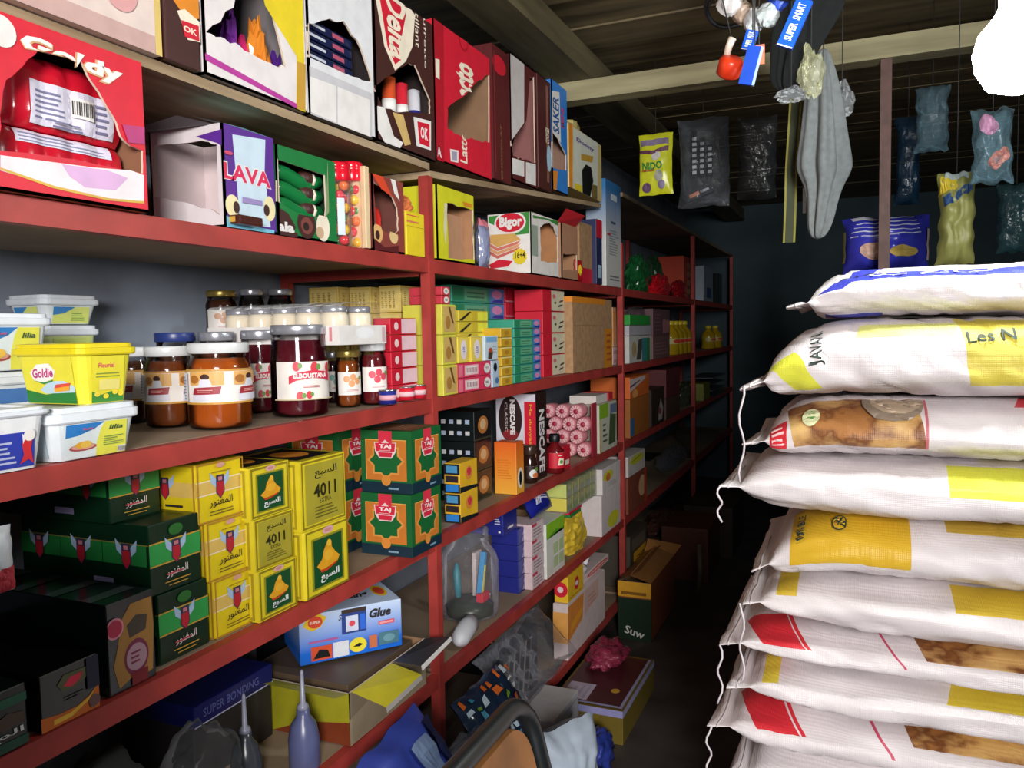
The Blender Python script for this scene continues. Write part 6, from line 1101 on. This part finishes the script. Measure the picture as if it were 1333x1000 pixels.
simple('biscuit_carton', 'carton', 'brownish pink carton low in the third bay, right of the white and green pack', 850, 872, 438, sC, '7a5a5a', -1.0, .16, lambda a: a.lines(.1, .2, .9, .8, 4, c_('9a7070')))
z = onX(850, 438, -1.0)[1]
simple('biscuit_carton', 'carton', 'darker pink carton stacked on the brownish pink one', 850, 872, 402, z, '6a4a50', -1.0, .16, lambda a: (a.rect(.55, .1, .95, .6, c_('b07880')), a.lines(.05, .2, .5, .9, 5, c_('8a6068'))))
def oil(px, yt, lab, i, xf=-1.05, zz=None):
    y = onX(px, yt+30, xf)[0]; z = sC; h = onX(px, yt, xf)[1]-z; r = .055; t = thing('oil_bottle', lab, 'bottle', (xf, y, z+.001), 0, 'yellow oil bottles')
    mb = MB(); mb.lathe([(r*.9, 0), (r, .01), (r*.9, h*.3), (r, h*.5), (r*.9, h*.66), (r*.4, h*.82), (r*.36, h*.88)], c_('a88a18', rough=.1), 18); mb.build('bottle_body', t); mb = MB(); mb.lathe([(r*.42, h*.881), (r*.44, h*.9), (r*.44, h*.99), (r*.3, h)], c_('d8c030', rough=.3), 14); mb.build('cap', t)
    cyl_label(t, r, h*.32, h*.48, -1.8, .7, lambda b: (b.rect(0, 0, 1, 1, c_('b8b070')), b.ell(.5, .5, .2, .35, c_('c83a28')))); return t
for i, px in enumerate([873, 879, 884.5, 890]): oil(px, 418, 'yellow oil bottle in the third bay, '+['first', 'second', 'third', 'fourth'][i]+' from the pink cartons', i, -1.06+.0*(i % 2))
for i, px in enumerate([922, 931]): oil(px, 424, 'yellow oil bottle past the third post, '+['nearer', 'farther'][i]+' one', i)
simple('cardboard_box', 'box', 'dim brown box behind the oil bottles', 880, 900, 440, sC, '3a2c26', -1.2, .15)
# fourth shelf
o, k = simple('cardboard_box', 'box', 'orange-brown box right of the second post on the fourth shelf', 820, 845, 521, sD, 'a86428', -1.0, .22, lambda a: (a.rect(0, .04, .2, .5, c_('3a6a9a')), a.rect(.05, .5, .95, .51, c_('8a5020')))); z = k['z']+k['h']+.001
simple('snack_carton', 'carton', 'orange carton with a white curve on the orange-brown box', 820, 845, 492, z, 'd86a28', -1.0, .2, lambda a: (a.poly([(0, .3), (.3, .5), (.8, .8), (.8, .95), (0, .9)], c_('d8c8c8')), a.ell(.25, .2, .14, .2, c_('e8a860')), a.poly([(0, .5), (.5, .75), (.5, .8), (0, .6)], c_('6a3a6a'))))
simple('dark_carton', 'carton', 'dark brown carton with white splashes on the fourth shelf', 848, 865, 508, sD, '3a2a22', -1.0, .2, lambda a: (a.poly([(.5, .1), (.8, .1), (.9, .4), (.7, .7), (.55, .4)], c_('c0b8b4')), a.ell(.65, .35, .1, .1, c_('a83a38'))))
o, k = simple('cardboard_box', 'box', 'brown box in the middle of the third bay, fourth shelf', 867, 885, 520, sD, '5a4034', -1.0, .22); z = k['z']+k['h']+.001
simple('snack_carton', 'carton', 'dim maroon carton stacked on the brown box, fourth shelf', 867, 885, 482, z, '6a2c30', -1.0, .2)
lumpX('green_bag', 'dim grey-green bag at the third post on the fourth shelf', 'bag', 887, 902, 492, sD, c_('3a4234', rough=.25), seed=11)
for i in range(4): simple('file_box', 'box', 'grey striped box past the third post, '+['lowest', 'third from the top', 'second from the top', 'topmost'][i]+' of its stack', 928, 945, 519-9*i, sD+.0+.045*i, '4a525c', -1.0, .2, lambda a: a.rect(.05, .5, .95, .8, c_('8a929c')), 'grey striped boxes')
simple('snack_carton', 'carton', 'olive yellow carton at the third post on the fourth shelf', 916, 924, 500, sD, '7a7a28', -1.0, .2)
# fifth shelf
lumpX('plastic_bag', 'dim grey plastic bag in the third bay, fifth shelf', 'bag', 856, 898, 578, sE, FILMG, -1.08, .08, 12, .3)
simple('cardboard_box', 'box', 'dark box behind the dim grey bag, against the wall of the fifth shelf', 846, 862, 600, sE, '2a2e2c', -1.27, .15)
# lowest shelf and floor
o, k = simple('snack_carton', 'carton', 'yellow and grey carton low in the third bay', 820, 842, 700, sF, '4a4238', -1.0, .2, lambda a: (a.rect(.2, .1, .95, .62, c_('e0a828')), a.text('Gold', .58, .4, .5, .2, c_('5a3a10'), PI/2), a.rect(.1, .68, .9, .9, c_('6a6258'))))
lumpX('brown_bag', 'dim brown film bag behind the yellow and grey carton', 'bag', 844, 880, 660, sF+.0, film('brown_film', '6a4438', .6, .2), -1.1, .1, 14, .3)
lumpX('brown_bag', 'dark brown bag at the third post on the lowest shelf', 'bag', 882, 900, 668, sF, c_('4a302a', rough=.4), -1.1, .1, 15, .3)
k = dict(x=-.835, y=3.48, w=.50, d=.155, h=.27, z=0)
def ex(mb, D, W, H):
    F = c_('b07a44'); mb.add([(0, 0, H), (0, W, H), (-.10, W, H+.035), (-.10, 0, H+.03)], [(0, 1, 2, 3), (3, 2, 1, 0)], F); mb.add([(-D, 0, H), (-D, W, H), (-.06, W*.96, H+.05), (-.06, .02, H+.045)], [(0, 1, 2, 3), (3, 2, 1, 0)], c_('a06a3a')); mb.add([(-D, W, H), (0, W, H), (.02, W+.09, H+.03), (-D, W+.08, H+.05)], [(0, 1, 2, 3), (3, 2, 1, 0)], F)
open_carton('open_carton', 'brown open carton with a green and yellow end on the floor by the second post', 'carton', k, c_('8a4a2c'), KRIN, None, lambda a: (a.rect(0, 0, 1, .72, c_('0c2a16')), a.rect(0, .74, 1, 1, c_('e0a428')), a.text('Suw', .5, .14, .6, .14, c_('d8d8d0'), -.25, .02), a.lines(.1, .78, .9, .9, 1, c_('8a5a10'))), top=False, extra=ex)
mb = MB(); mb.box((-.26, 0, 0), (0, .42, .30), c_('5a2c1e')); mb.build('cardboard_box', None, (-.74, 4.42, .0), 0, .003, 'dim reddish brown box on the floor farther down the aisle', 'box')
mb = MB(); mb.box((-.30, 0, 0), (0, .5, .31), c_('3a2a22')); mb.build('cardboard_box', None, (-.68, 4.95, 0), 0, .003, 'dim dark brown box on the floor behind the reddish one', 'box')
mb = MB(); mb.tube([(0, 0, 0), (.01, .03, .12), (0, .05, .26)], .018, c_('5a4a38'), 8); mb.build('wooden_stick', None, (-.76, 4.2, 0), 0, 0, 'short wooden stick standing between the floor cartons', 'stick')
# ================================================================== hanging goods
def hang_string(t, p, m=None): mb = MB(); mb.tube(p, .0015, m or P('2a2a2a', .7), 5); return mb.build('string', t)
Yn = 3.25; x0, z0 = onY(832, 256, Yn); x1, z1 = onY(876, 172, Yn)
mb = MB(); pt = pillow(mb, x1-x0, z1-z0, .04, c_('d8dc2c', rough=.25), 101, 14, 18, .005); b = Bent(mb, lambda u, v: pt(u, v, 1), x1-x0, z1-z0, .0012)
b.text('NIDO', .42, .47, .62, .13, c_('3a8a3a'), 0, .04); b.rect(.05, .80, .9, .9, c_('8a7a98')); b.poly([(.0, .74), (.5, .72), (.9, .78), (.9, .70), (.4, .66), (.05, .68)], c_('6a3a50')); b.ell(.55, .62, .14, .07, c_('d8d4d0')); b.ell(.25, .12, .14, .08, c_('6a4a70')); b.ell(.62, .3, .12, .1, c_('b8b8b0')); b.ell(.7, .15, .1, .07, c_('8a7aa0')); b.rect(.1, .38, .5, .41, c_('b86a28'))
t = thing('hanging_sachet', 'yellow milk powder sachet hanging at the far end of the beam', 'sachet', ((x0+x1)/2, Yn, z0))
o = mb.build('sachet', t, (-(0), 0, 0)); o.rotation_euler = (0, 0, -PI/2); o.location = (-(x1-x0)/2, 0, 0); hang_string(t, [(0, 0, z1-z0-.005), (0, .0, 2.5-z0)])
x0, z0 = onY(883, 272, Yn); x1, z1 = onY(950, 150, Yn)
t = thing('hanging_bag', 'clear bag of dark glinting packs hanging right of the yellow sachet', 'bag', ((x0+x1)/2, Yn, z0)); mb = MB(); pillow(mb, x1-x0, z1-z0, .07, film('dark_bag_film', '6a7078', .22, .08, .4), 105, 18, 22, .014); o = mb.build('film', t, (-(x1-x0)/2, 0, 0), -PI/2)
hang_string(t, [(0, 0, z1-z0-.01), (0, 0, 2.5-z0)])
mb = MB(); mb.box((-.05, -.012, 0), (.06, .012, .03), c_('181a24')); mb.box((-.04, -.0125, .01), (-.0, -.0122, .024), c_('d88a68')); mb.box((.005, -.0125, .012), (.04, -.0122, .022), c_('c8c8dc')); mb.build('dark_pack', None, ((x0+x1)/2-.01, Yn, z0+.04), 0, 0, 'dark pack with pale print at the bottom of the hanging clear bag', 'pack').rotation_euler = (0, -.35, 0)
for i in range(3):
    mb = MB(); mb.box((-.01, -.006, 0), (.01, .006, .18-.03*i), c_('22282c', rough=.15))
    for j in range(7): mb.box((-.008, -.0066, .01+.022*j), (.008, -.0062, .022+.022*j), c_('d8dade', rough=.25)) if .022+.022*j < .18-.03*i else None
    mb.build('battery_strip', None, ((x0+x1)/2-.035+.03*i, Yn, z0+.12), 0, 0, 'strip of silver cells inside the hanging clear bag, '+['left', 'middle', 'right'][i]+' of three', 'strip', 'silver strips in the clear bag')
x0, z0 = onY(960, 262, 3.6); x1, z1 = onY(1012, 150, 3.6); t = thing('hanging_bag', 'dim clear bag hanging behind the dark glinting bag', 'bag', ((x0+x1)/2, 3.6, z0)); mb = MB(); pillow(mb, x1-x0, z1-z0, .07, film('dim_film', '3a3e42', .4, .15), 106, 14, 18, .012); mb.build('film', t, (-(x1-x0)/2, 0, 0), -PI/2); hang_string(t, [(0, 0, z1-z0-.01), (0, 0, 2.5-z0)])
# cloth hung from the ceiling
Yc = 2.35
n28 = 56
def cloth(px, m, seed, dep=.55, name='cloth'):
    rings = []
    for (x, y, w) in px:
        X, Z = onY(x, y, Yc); hw = w/2*.84*depth((X, Yc, Z))/FPX; rings.append((X, Z, hw))
    o = rings[0]; mb = MB(); n = n28; vs = []; fs = []
    for i, (X, Z, hw) in enumerate(rings):
        for k in range(n):
            a = 2*PI*k/n; f_ = 1+.20*math.sin(a*5+seed+i*.22)+.13*math.sin(a*9+i*.4+seed); vs.append((X-o[0]+hw*f_*math.cos(a), hw*dep*f_*math.sin(a), Z-o[1]))
    for i in range(len(rings)-1):
        for k in range(n): k2 = (k+1) % n; fs.append((i*n+k2, i*n+k, i*n+n+k, i*n+n+k2))
    fs.append(tuple(range(n))); fs.append(tuple((len(rings)-1)*n+k for k in range(n-1, -1, -1))); mb.add(vs, fs, m, True); return mb, (o[0], Yc, o[1])
mb, loc = cloth([(1072, 62, 10), (1070, 82, 26), (1069, 104, 38), (1069, 130, 48), (1070, 160, 54), (1070, 190, 62), (1070, 214, 70), (1072, 226, 66), (1072, 240, 50), (1070, 258, 40), (1068, 280, 36), (1066, 298, 30), (1064, 312, 16)], P('74797a', .95, .1, 60, .4), 1., .8)
t = thing('hanging_garment', 'grey knitted garment hanging from the ceiling', 'garment', loc); o = mb.build('fabric', t, sub=1); hang_string(t, [(0, 0, -.01), (0, 0, 2.5-loc[2])])
Yc = 2.25
mb, loc = cloth([(1065, -40, 60), (1062, -10, 76), (1056, 10, 84), (1048, 34, 80), (1038, 60, 64), (1032, 84, 54), (1028, 104, 48), (1024, 120, 20)], P('0e1214', .95, .1, 40, .3), 3.)
t = thing('hanging_jacket', 'black garment hanging from the ceiling beside the grey one', 'garment', loc); mb.build('fabric', t, sub=1); hang_string(t, [(0, 0, -.01), (0, 0, max(.02, 2.5-loc[2]))])
Yc = 2.42
mb = MB(); pts = [onY(x, y, Yc) for x, y in ((1036, 128), (1034, 160), (1030, 220), (1029, 270), (1027, 316))]; o0 = pts[0]
for dx, m in ((0, P('3f4430', .9)), (-.0135, P('8a8440', .9)), (.0135, P('8a8440', .9))):
    w = .011 if dx == 0 else .003; vs = []; fs = []
    for i, (X, Z) in enumerate(pts): vs += [(X-o0[0]+dx-w, -.002, Z-o0[1]), (X-o0[0]+dx+w, -.002, Z-o0[1]), (X-o0[0]+dx+w, .002, Z-o0[1]), (X-o0[0]+dx-w, .002, Z-o0[1])]
    for i in range(len(pts)-1):
        for k in range(4): k2 = (k+1) % 4; fs.append((i*4+k, i*4+4+k, i*4+4+k2, i*4+k2))
    fs += [(0, 1, 2, 3), (19, 18, 17, 16)]; mb.add(vs, fs, m)
t = thing('hanging_strap', 'olive strap with yellow edges hanging left of the grey garment', 'strap', (o0[0], Yc, o0[1])); mb.build('webbing', t); hang_string(t, [(0, 0, -.01), (0, 0, 2.5-o0[1])]); mb = MB(); mb.box((.02, -.003, -.32), (.028, .0, -.25), P('d8dcdc', .6)); mb.build('label', t, label='white label tag')
for i, (px, py, r, lab) in enumerate([(1056, 96, (.035, .03, .06), 'clear crumpled bag hanging beside the black garment'), (1030, 124, (.04, .03, .02), 'clear plastic scrap hanging above the olive strap'), (1096, 132, (.035, .03, .05), 'clear glinting bag hanging right of the grey garment')]):
    X, Z = onY(px, py, 2.2+.25*(i == 2)); t = thing('hanging_bag', lab, 'bag', (X, 2.2+.25*(i == 2), Z)); mb = MB(); crumple(mb, r[0], r[1], r[2], film('yellowish_film', 'd0d0a8', .25, .12) if i == 0 else FILM, 50+i, .5, 20, 14, flat=False); mb.build('film', t); hang_string(t, [(0, 0, .02), (0, 0, 2.5-Z)])
# hoop with packs
Yh = 1.9; X0, Z0 = onY(978, 6, Yh); t = thing('hanging_hoop', 'black wire hoop holding packs, hanging from the ceiling', 'hoop', (X0, Yh, Z0))
mb = MB(); R = .098; mb.tube([(R*math.cos(a*PI/16), R*.8*math.sin(a*PI/16), .018*math.sin(a*PI/8)) for a in range(33)], .006, BLACK, 8); mb.build('ring', t); hang_string(t, [(-R, 0, 0), (0, 0, .16), (0, 0, 2.5-Z0)]); hang_string(t, [(R, 0, 0), (0, 0, .16)]); hang_string(t, [(0, R*.8, 0), (0, 0, .16)])
mb = MB(); mb.tube([(-.05, -R*.7, .0), (-.045, -R*.72, .05), (-.02, -.04, .13)], .005, BLACK, 6); mb.build('strut', t)
for i, (px, py, r, hx, lab) in enumerate([(951, 6, .03, 'c8c4c4', 'white wrapped ball in the hoop, left'), (982, 24, .028, 'd0d2d4', 'white wrapped ball in the hoop, middle'), (1000, 22, .027, 'b8c0c0', 'grey-white wrapped ball in the hoop, right'), (966, 14, .026, 'a08a7a', 'pinkish wrapped ball in the hoop'), (1012, 4, .024, '2a4ab8', 'blue and white wrapped pack in the hoop')]):
    X, Z = onY(px, py, Yh-.02); mb = MB(); crumple(mb, r, r, r, c_(hx, rough=.3), 60+i, .25, 16, 12, flat=False); mb.build('hanging_ball', None, (X, Yh-.03+.02*(i % 2), Z), 0, 0, lab, 'ball')
def bluepack(p0, p1, wpx, lab, txt):
    a = onY(*p0, Yh-.06); b_ = onY(*p1, Yh-.06); L = math.hypot(b_[0]-a[0], b_[1]-a[1]); w = wpx*depth((a[0], Yh, a[1]))/FPX; ang = math.atan2(b_[0]-a[0], b_[1]-a[1]); mb = MB(); mb.box((-w/2, -.006, 0), (w/2, .006, L), c_('1a58d0', rough=.25)); f_ = Fr(mb, (-w/2, -.006, 0), (1, 0, 0), (0, 0, 1), w, L); f_.text(txt[0], .5, .32, .5, .36, c_('d8e0a0'), PI/2, .03); f_.text(txt[1], .5, .74, .5, .34, c_('d8e4f0'), PI/2, .03); f_.rect(0, 0, 1, .03, c_('d8dcc8'))
    t = thing('hanging_razor_pack', lab, 'pack', (a[0], Yh-.06, a[1])); o = mb.build('card', t, bevel=.002); o.rotation_euler = (0, ang, 0); hang_string(t, [(b_[0]-a[0], 0, b_[1]-a[1]-.01), (b_[0]-a[0], 0, 2.5-a[1])]); return t
bluepack((1021, 62), (1048, 0), 20, 'long blue pack with pale lettering hanging right of the hoop', ('SUPER', 'SMART')); bluepack((972, 66), (980, 40), 15, 'short blue pack hanging under the hoop', ('SUPER', 'MAX'))
X, Z = onY(950, 88, Yh-.05); t = thing('hanging_clip', 'red plastic holder with a pale handle hanging under the hoop', 'holder', (X, Yh-.05, Z)); mb = MB(); mb.lathe([(.018, -.022), (.026, -.016), (.027, .014), (.02, .022)], c_('e03a1a', rough=.3), 16); o = mb.build('holder', t); o.rotation_euler = (.5, .45, 0); mb = MB(); mb.tube([(-.008, 0, .02), (-.002, .0, .045), (.006, 0, .062)], [.007, .008, .009], c_('e8d4c4'), 10); mb.build('handle', t, label='pale pink handle'); hang_string(t, [(.004, 0, .06), (-.01, -.09, .15), (-.01, -.09, 2.5-Z)])
X, Z = onY(988, 72, Yh-.04); t = thing('hanging_card', 'small orange card hanging beside the short blue pack', 'card', (X, Yh-.04, Z)); mb = MB(); mb.box((-.012, -.002, -.02), (.012, .002, .022), c_('d87a5a')); mb.build('card', t); hang_string(t, [(0, 0, .02), (0, 0, 2.5-Z)])
X, Z = onY(976, 92, Yh-.09); t = thing('hanging_razor_pack', 'blue pack with a pale edge hanging lowest under the hoop', 'pack', (X, Yh-.09, Z)); mb = MB(); mb.box((-.016, -.005, -.03), (.012, .005, .05), c_('1e4ab8', rough=.3)); mb.box((.0121, -.005, -.03), (.016, .005, .05), c_('a8c0d8')); o = mb.build('card', t); o.rotation_euler = (0, .25, 0); hang_string(t, [(.01, 0, .045), (.01, 0, 2.5-Z)])
# hanging bags on the right
def rbag(p0, p1, Y, lab, m, seed, extra=None, name='hanging_bag'):
    x0, z0 = onY(p0[0], p1[1], Y); x1, z1 = onY(p1[0], p0[1], Y); t = thing(name, lab, 'bag', ((x0+x1)/2, Y, z0)); mb = MB(); pt = pillow(mb, x1-x0, z1-z0, .09, m, seed, 16, 20, .014, .12)
    if extra: extra(Bent(mb, lambda u, v: pt(u, v, 1), x1-x0, z1-z0, .0015))
    mb.build('film', t, (-(x1-x0)/2, 0, 0), -PI/2); hang_string(t, [(0, 0, z1-z0-.01), (0, 0, 2.5-z0)]); return t
rbag((1218, 222), (1272, 345), 2.6, 'pale yellow sponge bag with a blue band hanging above the sacks', c_('85854a', rough=.5), 111, lambda b: (b.poly([(.1, .62), (.9, .78), (.9, .88), (.1, .72)], c_('2a4a7a')), b.poly([(.0, .74), (.5, .84), (.5, .95), (.1, .95)], c_('c8b030')), b.rect(.2, .92, .8, .99, c_('a8b8b8'))))
rbag((1262, 140), (1322, 242), 2.4, 'clear bag with pink things hanging below the bulb', film('blue_film', '6a8a98', .3, .1), 112, lambda b: (b.ell(.35, .75, .22, .14, c_('a87a98')), b.ell(.6, .3, .25, .12, c_('a87068'))))
rbag((1190, 110), (1238, 200), 3.1, 'clear blue-grey bag hanging behind the iron post beam', film('blue_film'), 113)
rbag((1164, 150), (1200, 268), 3.3, 'dim blue plastic bag hanging right of the iron post', film('dimblue_film', '1a3a54', .5, .2), 114)
rbag((1296, 236), (1350, 330), 3.0, 'dim teal bag hanging at the right above the sacks', film('teal_film', '2a4a50', .5, .2), 115)
# big blue pack on the crate
x0, z0 = onY(1097, 345, 3.2); x1, z1 = onY(1212, 278, 3.2); zb = 1.602
mb = MB(); pt = pillow(mb, x1-x0, z1-zb, .2, c_('3a3ec0', rough=.25), 121, 20, 18, .012, .05); b = Bent(mb, lambda u, v: pt(u, v, 1), x1-x0, z1-zb, .002)
for i in range(5): b.poly([(.08+.02*i, .62+.07*i), (.5, .64+.07*i), (.9-.02*i, .66+.07*i), (.9-.02*i, .675+.07*i), (.5, .66+.07*i), (.08+.02*i, .635+.07*i)], c_('dcdcf4'))
b.poly([(.1, .95), (.3, .98), (.42, .93), (.3, .9), (.12, .9)], c_('d8d8ec')); b.ell(.35, .38, .16, .14, c_('e0b8a8')); b.ell(.7, .36, .16, .1, c_('d8b860')); b.rect(.0, .2, .03, .75, c_('a8a050')); b.rect(.97, .2, 1, .75, c_('c8b0b0'))
o = mb.build('nappy_pack', None, (x0, 3.2, zb), -PI/2, 0, 'big blue shiny pack with white scribbles standing behind the sacks and iron post', 'pack')
# ================================================================== chair
t = thing('metal_chair', 'chair with a black tube back and a brown plywood panel in the foreground', 'chair', (-.3, .72, 0)); O = Vector(t.location)
rec = .25; BT = P('14181a', .35); PLY = wood('plywood', '8a5a2c', '6a4422', (2, 14, 14), .5)
def bp(y, z): return (-.415+(.92-z)*rec, y, z)                # a point of the reclined back plane
far, near = .985, .585; pts = [bp(far, .46)]
for a in range(7): an = PI/2*a/6; pts.append(bp(far-.055+.055*math.cos(an), .865+.055*math.sin(an)))
for a in range(7): an = PI/2*a/6; pts.append(bp(near+.055-.055*math.sin(an), .865+.055*math.cos(an)))
pts.append(bp(near, .46)); lowf = [(-.30+.0, far, .44), (-.36, far, .25), (-.45, far, .0)]
mb = MB(); mb.tube([Vector(p)-O for p in pts], .0135, BT, 12); mb.build('back_frame', t)
for nm, y in (('leg', far), ('leg', near)):
    mb = MB(); mb.tube([Vector(p)-O for p in (bp(y, .462), (-.33, y, .3), (-.38, y, .0))], .0125, BT, 10); mb.build('leg', t)
    mb = MB(); mb.tube([Vector(p)-O for p in ((-.30, y, .44), (.04, y, .44), (.08, y, .42), (.10, y, 0))], .0125, BT, 10); mb.build('leg', t)
mb = MB(); rr = rrect(.35, .27, .05, 6); base = [(z+.902, y+near+.025) for z, y in rr]; n_ = len(base)
vs = [Vector(bp(y, z))-O+Vector((.006, 0, 0)) for z, y in base]+[Vector(bp(y, z))-O+Vector((-.006, 0, 0)) for z, y in base]
mb.add(vs, [tuple(range(n_)), tuple(range(2*n_-1, n_-1, -1))]+[(i, n_+i, n_+(i+1) % n_, (i+1) % n_) for i in range(n_)], PLY); mb.build('back_panel', t)
mb = MB(); rr = rrect(.40, .38, .05, 5); loft(mb, [[(x+.08-O.x, y+near-O.y, .453) for x, y in rr], [(x+.08-O.x, y+near-O.y, .468) for x, y in rr]], PLY, False); mb.build('seat', t)
